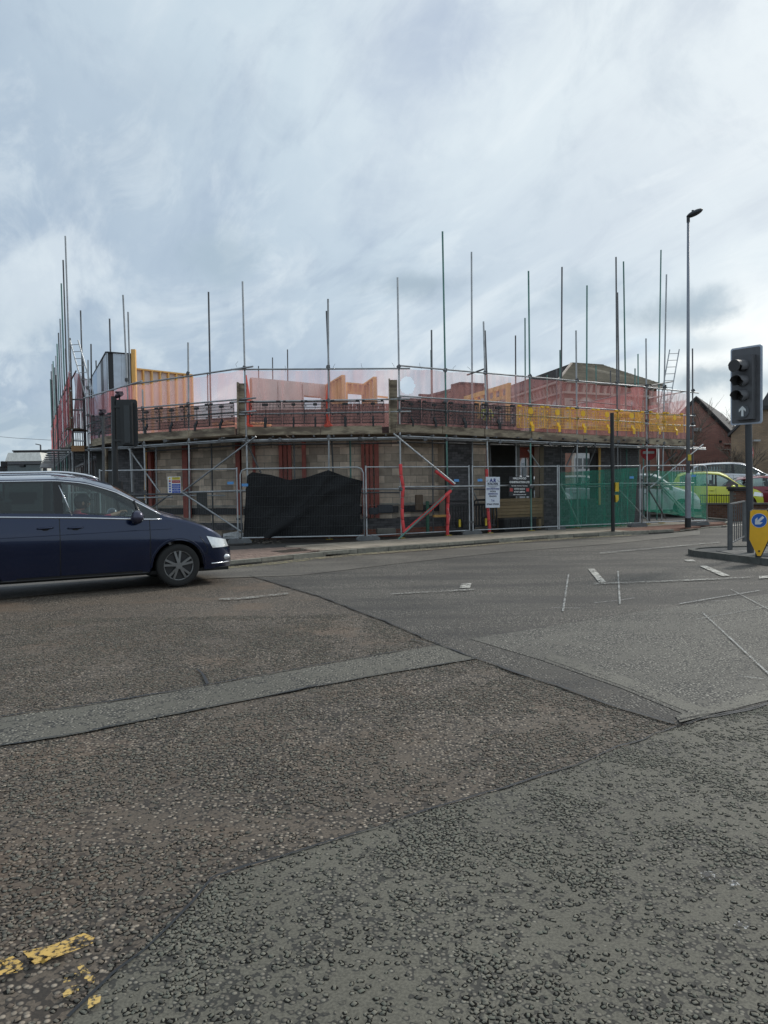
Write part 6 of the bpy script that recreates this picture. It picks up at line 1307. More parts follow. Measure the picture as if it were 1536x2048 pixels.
def car(name, label, loc, yaw, P, paint, rear_dark=False, detail=1, group=None, z=0.0):
    t = T(name, label, P.get('cat', 'car'), (0, 0, 0), group)
    L2 = P['L'] / 2; hw = P['W'] / 2; xf, xr = P['xf'], P['xr']; rw = P['rw']; ra = rw + .065; sill = P.get('sill', .22)
    ip = lambda tab, x: float(np.interp(x, [q[0] for q in tab], [q[1] for q in tab]))
    def sm(tab, x): return (ip(tab, x - .06) + 2 * ip(tab, x) + ip(tab, x + .06)) / 4
    zt = lambda x: sm(P['top'], x); ze = lambda x: sm(P['edge'], x); belt = lambda x: min(sm(P['belt'], x), ze(x) - .02)
    def wid(x):
        f = 1.0
        if x > L2 - .75: f = math.sqrt(max(0, 1 - ((x - (L2 - .75)) / .75) ** 2.6 * .62))
        if x < -L2 + .4: f = math.sqrt(max(0, 1 - ((-L2 + .4 - x) / .4) ** 2.4 * .45))
        return hw * f
    def shape(u): return .93 + .07 * math.sin(min(1, u * 1.35) * math.pi / 2) - .035 * max(0, u - .62) / .38
    def side(x, zz):
        b_ = belt(x); u = (zz - sill) / max(.05, b_ - sill)
        if u <= 1: return wid(x) * shape(max(0, u))
        e = ze(x); v = min(1, (zz - b_) / max(.03, e - b_)); return wid(x) * shape(1) * (1 - v) + wroof(x) * v
    def wroof(x): return wid(x) * (P.get('tum', .76) if True else 1) if ze(x) > belt(x) + .25 else wid(x) * (.965 - (.965 - P.get('tum', .76)) * max(0, ze(x) - belt(x)) / .25)
    xs = set(np.round(np.arange(-L2, L2 + .001, .09), 3)) | {L2 - .02, L2 - .05, -L2 + .03}
    for xa in (xf, xr): xs |= set(np.round(xa + ra * np.cos(np.linspace(0, math.pi, 19)), 3))
    for a, b_ in P['win']: xs |= {a, b_, round(a - .03, 3), round(b_ + .03, 3)}
    xs = sorted(float(x) for x in xs if -L2 - .001 <= x <= L2 + .001); xs2 = [xs[0]]
    for x in xs[1:]:
        if x - xs2[-1] > .008: xs2.append(x)
    xs = xs2; NL = 9; NG = 8; NR = 6
    def zbot(x):
        for xa in (xf, xr):
            if abs(x - xa) < ra: return max(sill, rw + math.sqrt(ra * ra - (x - xa) ** 2))
        b0 = sill
        if x > L2 - .5: b0 = sill - .0 + .02 * (x - L2 + .5)
        return b0
    rows = []
    for x in xs:
        r = []; b_ = belt(x); zb = zbot(x); e = ze(x); top = zt(x)
        for j in range(NL + 1):
            zz = zb + (b_ - zb) * j / NL; r.append((x, side(x, zz), zz))
        for j in range(1, NG + 1):
            v = j / NG; v = v if NG < 3 else [0, .06, .12, .35, .6, .85, .93, .97, 1][j]; zz = b_ + (e - b_) * v; r.append((x, side(x, zz), zz))
        wr = r[-1][1]
        for j in range(1, NR + 1): u = j / NR; r.append((x, wr * (1 - u), e + (top - e) * math.sin(u * math.pi / 2) ** .8))
        rows.append(r)
    n = len(rows[0]); cats = {}
    def inwin(xm): return any(a <= xm <= b_ for a, b_ in P['win'])
    ws0, ws1 = P['ws']; rs0, rs1 = P['rs']
    V_ = []; idx = {}
    for i, r in enumerate(rows):
        for j, p in enumerate(r): idx[(i, j, 1)] = len(V_); V_.append((p[0], -p[1], p[2]))
        for j, p in enumerate(r):
            if j == n - 1: idx[(i, j, -1)] = idx[(i, j, 1)]
            else: idx[(i, j, -1)] = len(V_); V_.append((p[0], p[1], p[2]))
    for i in range(len(rows) - 1):
        xm = (xs[i] + xs[i + 1]) / 2; gh = ze(xm) - belt(xm)
        for j in range(n - 1):
            cat = 'body'
            if NL + 2 <= j < NL + 6 and gh > .07:
                if inwin(xm): cat = ('win%d' if (xm > P['priv'] or not rear_dark) else 'pri%d') % [k for k, q in enumerate(P['win']) if q[0] <= xm <= q[1]][0]
                elif P['win'][0][0] < xm < P['win'][-1][1]: cat = 'pil%d' % sum(xm > q[0] for q in P['win'])
            if j >= NL + NG + 1 and ws0 < xm < ws1: cat = 'wind'
            if j >= NL + NG + 1 and rs0 < xm < rs1: cat = 'priv'
            for s in (1, -1): cats.setdefault(cat if cat[:3] not in ('win', 'pri', 'pil') or cat in ('wind', 'priv') else cat + str(s), []).append((idx[(i, j, s)], idx[(i + 1, j, s)], idx[(i + 1, j + 1, s)], idx[(i, j + 1, s)]))
    for i in (0, len(rows) - 1):
        cats['body'].append(tuple(idx[(i, j, 1)] for j in range(n)) + tuple(idx[(i, j, -1)] for j in range(n - 2, -1, -1)))
    W = Matrix.Translation((loc[0], loc[1], z)) @ Matrix.Rotation(yaw, 4, 'Z')
    def put(nm, fs, mat, smooth=True):
        used = sorted({i for f in fs for i in f}); mp = {k: q for q, k in enumerate(used)}; mb = MB(); mb.v = [V_[k] for k in used]; mb.f = [tuple(mp[i] for i in f) for f in fs]; mb.mi = [0] * len(fs); me = mb.mesh(nm, mat, smooth)
        if smooth: me.set_sharp_from_angle(angle=R(38))
        return link(nm, me, t, W)
    put('body', cats['body'], paint)
    for k in cats:
        if k == 'wind': put('windscreen', cats[k], g_wind)
        elif k == 'priv': put('rear_window', cats[k], g_dark)
        elif k[:3] == 'win': put('side_window', cats[k], g_clear)
        elif k[:3] == 'pri': put('side_window', cats[k], g_dark)
        elif k[:3] == 'pil': put('door_pillar', cats[k], trim)
    mb = MB()
    def shell(pts, nm, mat): mb = MB(); mb.prism(pts, (0, 0, .05)); link(nm, mb.mesh(nm, mat), t, W)
    shell([(-L2 + .1, -hw + .12, sill - .03), (L2 - .12, -hw + .12, sill - .03), (L2 - .12, hw - .12, sill - .03), (-L2 + .1, hw - .12, sill - .03)], 'floor_pan', underm)
    for xa in (xf, xr):
        mb = MB(); nn = 12; pts = [(xa + ra * math.cos(a), -hw * .96, max(sill, rw + ra * math.sin(a))) for a in np.linspace(0, math.pi, nn)]; mb.add(pts + [(p[0], hw * .96, p[2]) for p in pts], [(i, i + 1, nn + i + 1, nn + i) for i in range(nn - 1)]); link('wheel_well', mb.mesh('wheel_well', underm), t, W)
        for s in (-1, 1):
            c = Vector((xa, s * (hw - .115), rw)); mb = MB(); N_ = 32; tw = .105
            prof = [(rw * .70, -tw * .92), (rw * .80, -tw), (rw * .93, -tw * .98), (rw * .985, -tw * .8), (rw, -tw * .5), (rw, tw * .5), (rw * .985, tw * .8), (rw * .93, tw * .98), (rw * .80, tw), (rw * .70, tw * .92)]
            vs = [(c.x + r * math.cos(2 * math.pi * i / N_), c.y + y, c.z + r * math.sin(2 * math.pi * i / N_)) for i in range(N_) for r, y in prof]; m_ = len(prof); mb.add(vs, [(i * m_ + j, i * m_ + j + 1, ((i + 1) % N_) * m_ + j + 1, ((i + 1) % N_) * m_ + j) for i in range(N_) for j in range(m_ - 1)])
            wh = link('wheel', mb.mesh('wheel', tyre, True), t, W); o = c + Vector((0, s * .055, 0)); mb = MB(); mb.tube(o, o + Vector((0, s * .004, 0)), rw * .70, 28); link('rim_back', mb.mesh('rim_back', rimd), wh, W)
            mb = MB(); ns = P.get('spokes', 5)
            for k in range(ns):
                a = 2 * math.pi * (k + .3) / ns
                for da in ((-.19, .19) if detail > 1 else (0,)):
                    a1 = a + da * .6; a2 = a + da * 1.0; p = Vector((math.cos(a1) * rw * .14, 0, math.sin(a1) * rw * .14)); q = Vector((math.cos(a2) * rw * .68, 0, math.sin(a2) * rw * .68)); mb.beam(o + p + Vector((0, s * .03, 0)), o + q + Vector((0, s * .022, 0)), .035 if detail > 1 else .06, .05 if detail < 2 else .035, up=Vector((0, 1, 0)))
            link('spokes', mb.mesh('spokes', rimm), wh, W); mb = MB(); mb.tube(o, o + Vector((0, s * .045, 0)), rw * .16, 16); link('hub_cap', mb.mesh('hub_cap', rimm), wh, W)
            mb = MB(); mb.path([(o.x + rw * .685 * math.cos(a), o.y + s * .02, o.z + rw * .685 * math.sin(a)) for a in np.linspace(0, 2 * math.pi, 33)[:-1]], .014, 6, True); link('rim_lip', mb.mesh('rim_lip', rimm, True), wh, W)
    def line(nm, pts, r, mat, s=-1, o=.004, nn=6): mb = MB(); mb.path([(x, s * (side(x, zz) + o), zz) for x, zz in pts], r, nn); return link(nm, mb.mesh(nm, mat, True), t, W)
    a0, a1 = P['win'][0][0], P['win'][-1][1]
    for s in (-1, 1):
        xx = np.linspace(a0, a1 + .02, 26)
        if P.get('chrome'):
            line('belt_trim', [(x, belt(x) + .012) for x in xx], .013, chrome, s, .006); line('window_top_trim', [(x, belt(x) + (ze(x) - belt(x)) * .955) for x in xx], .011, chrome, s, .004)
        for x in P['doors']: line('door_gap', [(x, zz) for zz in np.linspace(sill + .02, belt(x), 9)], .006, trim, s, .0)
        for x, zz in P['handles']:
            y = side(x, zz); mb = MB(); mb.path([(x - .11, s * (y + .005), zz), (x - .08, s * (y + .035), zz + .005), (x + .08, s * (y + .035), zz + .008), (x + .11, s * (y + .005), zz + .008)], [.012, .016, .016, .012], 6); link('door_handle', mb.mesh('door_handle', paint, True), t, W)
            mb = MB(); mb.sphere((x, s * (y - .006), zz - .015), 1, 10, 6, (.075, .012, .028)); link('handle_recess', mb.mesh('handle_recess', trim, True), t, W)
        mx, mz = P['mirror']; y = side(mx, mz); mb = MB(); mb.sphere((mx, s * (y + .16), mz + .075), 1, 14, 10, (.10, .14, .105)); mo = link('wing_mirror', mb.mesh('wing_mirror', paint if detail < 2 else M('mirror_cap', (.06, .06, .09), .25, .5), True), t, W); mb = MB(); mb.box((mx, s * (y + .06), mz - .005), (.09, .14, .035)); link('stalk', mb.mesh('stalk', trim), mo, W)
        if detail > 1: mb = MB(); mb.box((mx + .03, s * (y + .20), mz + .03), (.07, .10, .025)); link('repeater_lamp', mb.mesh('repeater_lamp', amb), mo, W)
        # headlamp patch on the body side
        hp = P['head']; gx, gz = 9, 5; vs = []
        for j in range(gz):
            for i in range(gx):
                u, w = i / (gx - 1), j / (gz - 1); x = (hp[0][0] * (1 - u) + hp[1][0] * u) * (1 - w) + (hp[3][0] * (1 - u) + hp[2][0] * u) * w; zz = (hp[0][1] * (1 - u) + hp[1][1] * u) * (1 - w) + (hp[3][1] * (1 - u) + hp[2][1] * u) * w; vs.append((x + .004, s * (side(x, zz) + .008), zz))
        mb = MB(); mb.add(vs, [(j * gx + i, j * gx + i + 1, (j + 1) * gx + i + 1, (j + 1) * gx + i) for j in range(gz - 1) for i in range(gx - 1)]); link('headlight', mb.mesh('headlight', lampg, True), t, W)
        for nm, (x0, x1, z0, z1), mt in P.get('patch', []):
            vs = [(x0 + (x1 - x0) * i / 5, s * (side(x0 + (x1 - x0) * i / 5, z0 + (z1 - z0) * j) + .006), z0 + (z1 - z0) * j) for j in (0, 1) for i in range(6)]; mb = MB(); mb.add(vs, [(i, i + 1, 7 + i, 6 + i) for i in range(5)]); link(nm, mb.mesh(nm, mt), t, W)
    # front and tail details
    mb = MB(); mb.box((L2 - .015, 0, .52), (.05, hw * 1.1, .14)); link('grille', mb.mesh('grille', trim), t, W)
    for s in (-1, 1): mb = MB(); mb.box((-L2 + .02, s * (hw - .22), ze(-L2 + .2) * .72), (.06, .18, .34)); link('tail_lamp', mb.mesh('tail_lamp', redl), t, W)
    mb = MB(); mb.box((L2 + .012, 0, .38), (.01, .5, .11)); link('number_plate', mb.mesh('number_plate', M('plate_white', (.6, .6, .6), .5)), t, W)
    # seats
    for xx_ in P.get('seats', (.25, -.65)):
        for s in (-1, 1):
            mb = MB(); mb.box((xx_, s * .37, .62), (.5, .48, .16)); mb.beam((xx_ - .22, s * .37, .66), (xx_ - .42, s * .37, 1.18), .12, .46, up=Vector((0, 1, 0))); mb.box((xx_ - .45, s * .37, 1.30), (.09, .26, .18)); link('seat', mb.mesh('seat', seatm), t, W)
    if detail > 1:
        mb = MB(); mb.prism([(.88, -.85, .75), (1.22, -.85, .98), (1.22, -.85, 1.03), (.80, -.85, 1.0)], (0, 1.7, 0)); link('dashboard', mb.mesh('dashboard', M('dashboard_black', (.025, .026, .028), .7)), t, W)
        mb = MB(); cst = Vector((.66, -.37, 1.02)); nst = Vector((-.86, 0, .5)).normalized(); ua = Vector((0, 1, 0)); va = nst.cross(ua); mb.path([cst + ua * (.19 * math.cos(a)) + va * (.19 * math.sin(a)) for a in np.linspace(0, 2 * math.pi, 25)[:-1]], .015, 7, True); mb.tube(cst, cst - nst * .25, .03, 8); mb.beam(cst - ua * .19, cst + ua * .19, .03, .03); link('steering_wheel', mb.mesh('steering_wheel', M('dashboard_black', 0), True), t, W)
        for s in (-1, 1):
            xx = np.linspace(-1.95, .30, 22); mb = MB(); mb.path([(x, s * (wroof(x) * .93), zt(x) + .012 + .055 * math.sin(min(1, max(0, (x + 1.95) / .35)) * math.pi / 2) * math.sin(min(1, max(0, (.30 - x) / .5)) * math.pi / 2) - .035) for x in xx], .019, 7); link('roof_rail', mb.mesh('roof_rail', chrome, True), t, W)
        mb = MB(); mb.box((.5, 0, sill - .0), (.2, .2, .05))
        for s in (-1, 1):
            mb = MB(); vs = []; arcx = [xf + (ra + .03) * math.cos(a) for a in np.linspace(-.1, math.pi + .1, 26)]; arcz = [rw + (ra + .03) * math.sin(a) for a in np.linspace(-.1, math.pi + .1, 26)]; mb.path([(x, s * (side(x, max(sill, zz)) + .004), max(sill, zz)) for x, zz in zip(arcx, arcz)], .008, 5); link('wheel_arch_lip', mb.mesh('wheel_arch_lip', paint, True), t, W)
            line('sill_trim', [(x, sill + .01) for x in np.linspace(xr + ra + .04, xf - ra - .04, 12)], .022, trim, s, -.01)
            mb = MB(); mb.sphere((L2 - .16, s * (wid(L2 - .16) * .93), .43), 1, 10, 8, (.11, .05, .045)); link('fog_lamp', mb.mesh('fog_lamp', lampg, True), t, W)
            mb = MB(); mb.path([(x, s * (side(x, .34) + .006), .34 - .01 * (x - L2 + .45)) for x in np.linspace(L2 - .42, L2 - .01, 8)], .012, 6); link('bumper_strip', mb.mesh('bumper_strip', chrome, True), t, W)
            line('bumper_gap', [(L2 - .62, .80), (L2 - .55, .70), (L2 - .50, .62), (L2 - .50, .52), (xf + ra * .9, .50)], .005, trim, s, 0)
            line('crease', [(x, .92 + .02 * math.sin(x)) for x in np.linspace(-2.1, xf - .1, 24)], .006, paint, s, -.001)
            mb = MB(); mb.beam((1.22, s * (side(1.22, belt(1.22) + .02)), belt(1.22) + .03), (.55, s * (side(.55, 1.53)), 1.535), .05, .05)
            p0_, p1_ = (.90, belt(.90) + .02), (.82, belt(.82) + .30); line('quarterlight_bar', [p0_, ((p0_[0] + p1_[0]) / 2, (p0_[1] + p1_[1]) / 2), p1_], .022, trim, s, .0)
            line('door_seal_bright', [(-.12, belt(0) + .05), (-.20, belt(0) + .3), (-.28, 1.66)], .009, chrome, s, .0)
    return t, W
# car tables: x forward from the middle of the car
MPV = dict(L=4.86, W=1.92, xf=1.46, xr=-1.58, rw=.345, sill=.25, tum=.78, cat='car', chrome=True, spokes=5,
  top=[(-2.45, .80), (-2.4, 1.2), (-2.25, 1.55), (-1.95, 1.76), (-1.2, 1.82), (-.3, 1.83), (.2, 1.80), (.55, 1.70), (.95, 1.47), (1.3, 1.23), (1.6, 1.14), (1.85, 1.05), (2.1, .93), (2.28, .80), (2.38, .68), (2.43, .55)],
  edge=[(-2.45, .75), (-2.4, 1.1), (-2.2, 1.45), (-1.95, 1.66), (-1.2, 1.75), (-.3, 1.755), (.1, 1.71), (.53, 1.57), (.95, 1.335), (1.26, 1.14), (1.6, 1.07), (1.85, .985), (2.1, .86), (2.28, .74), (2.38, .62), (2.43, .50)],
  belt=[(-2.45, .7), (-2.4, 1.0), (-2.2, 1.22), (-1.2, 1.20), (0, 1.15), (.9, 1.095), (1.25, 1.085), (1.3, 1.10), (1.6, 1.04), (1.85, .955), (2.1, .83), (2.28, .71), (2.38, .59), (2.43, .47)],
  win=[(-2.1, -1.5), (-1.42, -.36), (-.24, 1.19)], priv=-.3, ws=(.50, 1.27), rs=(-2.36, -2.1), doors=(-1.42, -.30, 1.02), handles=((-.50, 1.02), (-.08, 1.01)), mirror=(.80, 1.075),
  head=[(2.02, .60), (2.36, .60), (2.30, .72), (1.92, .80)], patch=[('side_skirt', (-.9, .9, .255, .30), trim)])
HATCH = dict(L=3.95, W=1.72, xf=1.23, xr=-1.28, rw=.31, sill=.22, tum=.80, spokes=7,
  top=[(-1.97, .8), (-1.92, 1.3), (-1.75, 1.66), (-1.4, 1.78), (-.4, 1.80), (.15, 1.76), (.45, 1.62), (.95, 1.20), (1.3, 1.08), (1.65, .98), (1.85, .85), (1.97, .6)],
  edge=[(-1.97, .75), (-1.92, 1.2), (-1.75, 1.55), (-1.4, 1.69), (-.4, 1.72), (.1, 1.67), (.4, 1.53), (.95, 1.12), (1.3, 1.0), (1.65, .90), (1.85, .78), (1.97, .55)],
  belt=[(-1.97, .7), (-1.9, 1.05), (-1, 1.06), (.9, 1.0), (1.3, .97), (1.65, .87), (1.85, .75), (1.97, .52)], win=[(-1.6, -.98), (-.9, -.12), (-.04, .85)], priv=-.5, ws=(.42, .97), rs=(-1.92, -1.7), doors=(-.93, -.08, .9), handles=((-.25, .92),), mirror=(.62, .98), head=[(1.45, .66), (1.90, .62), (1.84, .78), (1.50, .84)])
SALOON = dict(L=4.3, W=1.76, xf=1.32, xr=-1.28, rw=.31, sill=.2, tum=.74, spokes=5,
  top=[(-2.15, .7), (-2.1, 1.0), (-1.75, 1.25), (-1.3, 1.42), (-.4, 1.47), (.1, 1.42), (.5, 1.26), (.95, 1.02), (1.4, .95), (1.85, .82), (2.08, .62), (2.15, .5)],
  edge=[(-2.15, .65), (-2.1, .93), (-1.75, 1.14), (-1.3, 1.32), (-.4, 1.39), (.1, 1.33), (.5, 1.15), (.95, .94), (1.4, .87), (1.85, .74), (2.08, .57), (2.15, .46)],
  belt=[(-2.15, .6), (-2.1, .88), (-1.2, .93), (.9, .88), (1.4, .84), (1.85, .71), (2.08, .54), (2.15, .43)], win=[(-1.5, -1.05), (-.98, -.1), (-.02, .86)], priv=-.5, ws=(.12, .95), rs=(-2.0, -1.4), doors=(-1.0, -.06, .95), handles=((-.2, .80), (-1.15, .82)), mirror=(.68, .88), head=[(1.65, .58), (2.10, .54), (2.02, .68), (1.68, .72)])
navyp = carpaint('navy_metallic_paint', (.004, .014, .052), .5, .2)
fw = G(355, 1176); th = R(29); ROLLC = 1
cx_, cy_ = fw.x, fw.y + .08; dirv = Vector((math.cos(th), math.sin(th), 0)); nrm_ = Vector((-math.sin(th), math.cos(th), 0)); cc = Vector((cx_, cy_, 0)) - dirv * 1.46 + nrm_ * .90
CARB, CW = car('people_carrier', 'dark navy people carrier driving right at the left edge, chrome window trim', (cc.x, cc.y), th, MPV, navyp, rear_dark=True, detail=2, z=.012)
def parked(tab, px, d, yawdeg, z, paint, label, nm='parked_car'):
    p = D(px, 990, d); return car(nm, label, (p.x, p.y), R(yawdeg), tab, paint, group='cars parked in the car park behind the site', z=z)
parked(HATCH, 1432, 35.5, -18, .20, carpaint('lime_green_paint', (.66, .68, .05), 0, .35), 'lime green high-roofed car behind the low brick wall')
parked(MPV, 1472, 39.0, -14, .66, carpaint('silver_white_paint', (.74, .76, .80), .05), 'long silver-white people carrier behind the lime green car')
parked(SALOON, 1540, 35.0, -20, .30, carpaint('dark_red_paint', (.20, .012, .025), .2), 'dark red car between the lime car and the silver people carrier')
parked(HATCH, 1650, 27.5, -165, -.05, carpaint('black_grey_paint', (.02, .02, .024), .3), 'dark grey car cut off at the right edge behind the brick pier')
parked(HATCH, 1302, 33.5, -18, .15, carpaint('white_paint', (.62, .64, .66), 0), 'white car behind the thin green net, left of the lime one')
parked(SALOON, 1238, 36.0, -15, .25, carpaint('silver_paint', (.38, .42, .45), .5), 'silver low car seen beyond the corner bay')
parked(MPV, 1170, 36, -10, .1, carpaint('pale_grey_paint', (.50, .52, .54), .2), 'pale grey car seen through the brick window opening')
parked(HATCH, 1062, 36, -12, .15, carpaint('plain_white_paint', (.66, .67, .70), 0), 'white car seen through the opening beside the timber stack')
parked(SALOON, 1630, 36.5, -14, .35, carpaint('teal_paint', (.02, .10, .12), .3), 'dark teal car roof beyond the red car at the right edge')
parked(HATCH, -32, 38.0, 100, .0, carpaint('white_paint', 0), 'white car roof showing at the left edge above the blue car', 'far_car')
# the car park rises a little behind the wall
mb = MB(); mb.prism([(7, 31.8, -.2), (60, 31.8, -.2), (60, 80, .9), (4, 80, .9), (4, 34, -.12)], (0, 0, .2)); 
cpk = MB(); cpk.add([(8, 32.2, .02), (60, 32.2, .02), (60, 36, .22), (60, 42, .45), (60, 90, .9), (8, 90, .9), (8, 42, .45), (8, 36, .22)], [(0, 1, 2, 7), (7, 2, 3, 6), (6, 3, 4, 5)]); cpk.build('car_park', A_far, kind='structure')
# side road mouth patches and pale kerb line at right
mark('side_road_marking', [[(1420, 1040), (1536, 1034), (1560, 1036), (1430, 1044)], [(1440, 1052), (1500, 1049), (1500, 1051), (1440, 1055)]], P_white)
# ------------------------------------------------------------------ lorry cab up the side street
lw = M('lorry_white', (.85, .84, .78), .4); ld = M('lorry_glass', (.045, .07, .07), .08, spec=.8); lk = M('lorry_dark_body', (.03, .03, .033), .5)
lp = D(55, 982, 50); t = T('lorry', 'white lorry cab facing the camera, seen over the blue car roof', 'lorry', (lp.x, lp.y, 0)); W = Matrix.Translation((lp.x, lp.y, 0)) @ Matrix.Rotation(R(4), 4, 'Z')
def lp_(nm, fn, mat, par=None, sm=False): mb = MB(); fn(mb); return link(nm, mb.mesh(nm, mat, sm), par or t, W)
lp_('trailer', lambda m: m.box((0, 5.2, 2.25), (2.6, 8, 3.95)), lk); lp_('trailer_frame', lambda m: m.box((0, 1.15, 4.24), (2.66, .1, .08)), lk)
cab = lp_('cab', lambda m: m.prism([(-1.2, -.6, .5), (-1.2, -.75, 1.6), (-1.2, -.62, 3.35), (-1.2, -.3, 3.5), (-1.2, 1.0, 3.5), (-1.2, 1.0, .5)], (2.4, 0, 0)), lw)
lp_('roof_deflector', lambda m: m.add([(-1.15, -.5, 3.5), (1.15, -.5, 3.5), (1.15, .9, 3.5), (-1.15, .9, 3.5), (-1.0, -.38, 4.05), (1.0, -.38, 4.05), (1.0, .9, 4.05), (-1.0, .9, 4.05)], [(0, 1, 5, 4), (1, 2, 6, 5), (2, 3, 7, 6), (3, 0, 4, 7), (4, 5, 6, 7)]), lw)
lp_('windscreen', lambda m: m.prism([(-1.1, -.79, 2.1), (1.1, -.79, 2.1), (1.1, -.67, 3.28), (-1.1, -.67, 3.28)], (0, .03, 0)), ld); lp_('sun_visor', lambda m: m.prism([(-1.18, -.85, 3.28), (1.18, -.85, 3.28), (1.18, -.66, 3.44), (-1.18, -.66, 3.44)], (0, .06, .03)), lk)
lp_('badge_recess', lambda m: m.box((0, -.80, 3.2), (.3, .1, .14)), lk); lp_('grille', lambda m: m.box((0, -.78, 1.1), (1.7, .08, .8)), lk); lp_('bumper', lambda m: m.box((0, -.8, .5), (2.45, .2, .45)), lw)
for s in (-1, 1):
    lp_('mirror', lambda m: m.box((s * 1.42, -.75, 2.9), (.22, .12, .55)), lk); lp_('mirror_arm', lambda m: m.beam((s * 1.15, -.6, 2.75), (s * 1.45, -.75, 2.7), .04, .04), lk); lp_('headlight', lambda m: m.box((s * .95, -.84, .85), (.4, .08, .25)), lampg)
    for y in (.1, 5.5, 8): lp_('wheel', lambda m: m.tube((s * 1.15, y, .5), (s * .85, y, .5), .5, 18), tyre)
    lp_('front_edge', lambda m: m.box((s * 1.24, -.5, 2.3), (.07, .1, 1.4)), lw)
# ------------------------------------------------------------------ people
skinm = M('skin', (.52, .30, .22), .55, var=.06); topm = M('maroon_top', (.48, .045, .11), .85, var=.12); hairm = M('dark_hair', (.03, .02, .018), .7, var=.3); jean = M('dark_trousers', (.03, .035, .05), .9); hiv = M('hi_vis_yellow', (.62, .78, .05), .6, var=.1); sil = M('reflective_band', (.55, .57, .58), .4, .3); capm = M('black_cap', (.015, .015, .018), .8)
def figure(name, label, J, E, W, colfn, mats, root=0, lvl=2, cat='person'):
    me = bpy.data.meshes.new(name); me.from_pydata([j[0] for j in J], E, []); o = bpy.data.objects.new('tmp', me); COL.objects.link(o); sk = o.modifiers.new('s', 'SKIN'); sk.use_smooth_shade = True; sk.branch_smoothing = .6
    for i, j in enumerate(J): sv = me.skin_vertices[0].data[i]; sv.radius = j[1] if isinstance(j[1], tuple) else (j[1], j[1]); sv.use_root = (i == root)
    ss = o.modifiers.new('b', 'SUBSURF'); ss.levels = lvl; ss.render_levels = lvl; dg = bpy.context.evaluated_depsgraph_get(); dg.update(); m2 = bpy.data.meshes.new_from_object(o.evaluated_get(dg)); bpy.data.objects.remove(o); m2.materials.clear()
    for m in mats: m2.materials.append(m)
    for p in m2.polygons: p.material_index = colfn(p.center); p.use_smooth = True
    t = T(name, label, cat, (0, 0, 0)); link('body', m2, t, W); return t
def headgear(t, W, hc, r=.105, face=Vector((1, 0, 0)), cap=None, hair=hairm):
    mb = MB(); mb.sphere(hc + Vector((-.015, 0, .015)) * 1, r, 16, 12, (1.04, .86, 1.13)); mb.f = [f for f in mb.f if not all((Vector(mb.v[i]) - hc).dot(face) > r * .42 and mb.v[i][2] < hc.z + r * .62 for i in f)]; mb.f = [f for f in mb.f if sum(mb.v[i][2] for i in f) / len(f) > hc.z - r * .85]; mb.mi = [0] * len(mb.f); link('hair', mb.mesh('hair', hair, True), t, W)
    sd_ = Vector((0, 0, 1)).cross(face)
    for s in (-1, 1):
        mb = MB(); mb.sphere(hc + face * .088 + sd_ * (s * .033) + Vector((0, 0, .012)), .011, 8, 6); link('eye', mb.mesh('eye', M('eye_dark', (.02, .015, .012), .2), True), t, W)
        mb = MB(); mb.sphere(hc + sd_ * (s * .087) + Vector((0, 0, 0)), 1, 8, 6, (.02, .012, .032)); link('ear', mb.mesh('ear', skinm, True), t, W)
    mb = MB(); mb.path([hc + face * .092 + Vector((0, 0, .012)), hc + face * .112 + Vector((0, 0, -.018)), hc + face * .094 + Vector((0, 0, -.028))], [.010, .015, .010], 7); link('nose', mb.mesh('nose', skinm, True), t, W)
    mb = MB(); mb.path([hc + face * .088 + sd_ * -.025 + Vector((0, 0, -.052)), hc + face * .096 + Vector((0, 0, -.052)), hc + face * .088 + sd_ * .025 + Vector((0, 0, -.052))], .006, 6); link('mouth', mb.mesh('mouth', M('lips', (.35, .12, .11), .5), True), t, W)
    if cap:
        mb = MB(); mb.sphere(hc + Vector((0, 0, .03)), r * 1.12, 16, 12, (1.05, .9, 1.0)); mb.f = [f for f in mb.f if sum(mb.v[i][2] for i in f) / len(f) > hc.z + .045]; mb.mi = [0] * len(mb.f); mb.m = 0; b_ = hc + face * .12 + Vector((0, 0, .05)); mb.prism([b_ - sd_ * .075 - face * .03, b_ + sd_ * .075 - face * .03, b_ + sd_ * .05 + face * .07, b_ - sd_ * .05 + face * .07], (0, 0, .012)); link('cap', mb.mesh('cap', cap, True), t, W)
def fingers(t, W, palm, fwd, up_, sidev, curl=.6, mat=skinm, sc=1.0):
    mb = MB()
    for k in range(4):
        L = (.075, .085, .080, .062)[k] * sc; b_ = palm + sidev * ((k - 1.5) * .019 * sc) + fwd * .035; q1 = b_ + (fwd * math.cos(curl * .5) - up_ * math.sin(curl * .5)) * L * .45; q2 = q1 + (fwd * math.cos(curl * 1.5) - up_ * math.sin(curl * 1.5)) * L * .32; q3 = q2 + (fwd * math.cos(curl * 2.4) - up_ * math.sin(curl * 2.4)) * L * .25
        mb.path([b_ - fwd * .02, b_, q1, q2, q3], [.010, .0095, .009, .008, .006], 7)
    b_ = palm + sidev * (-.032); mb.path([b_ - fwd * .02, b_ + fwd * .01 - sidev * .018, b_ + fwd * .035 - sidev * .022 - up_ * .02, b_ + fwd * .05 - up_ * .035], [.012, .011, .010, .007], 7); link('fingers', mb.mesh('fingers', mat, True), t, W)
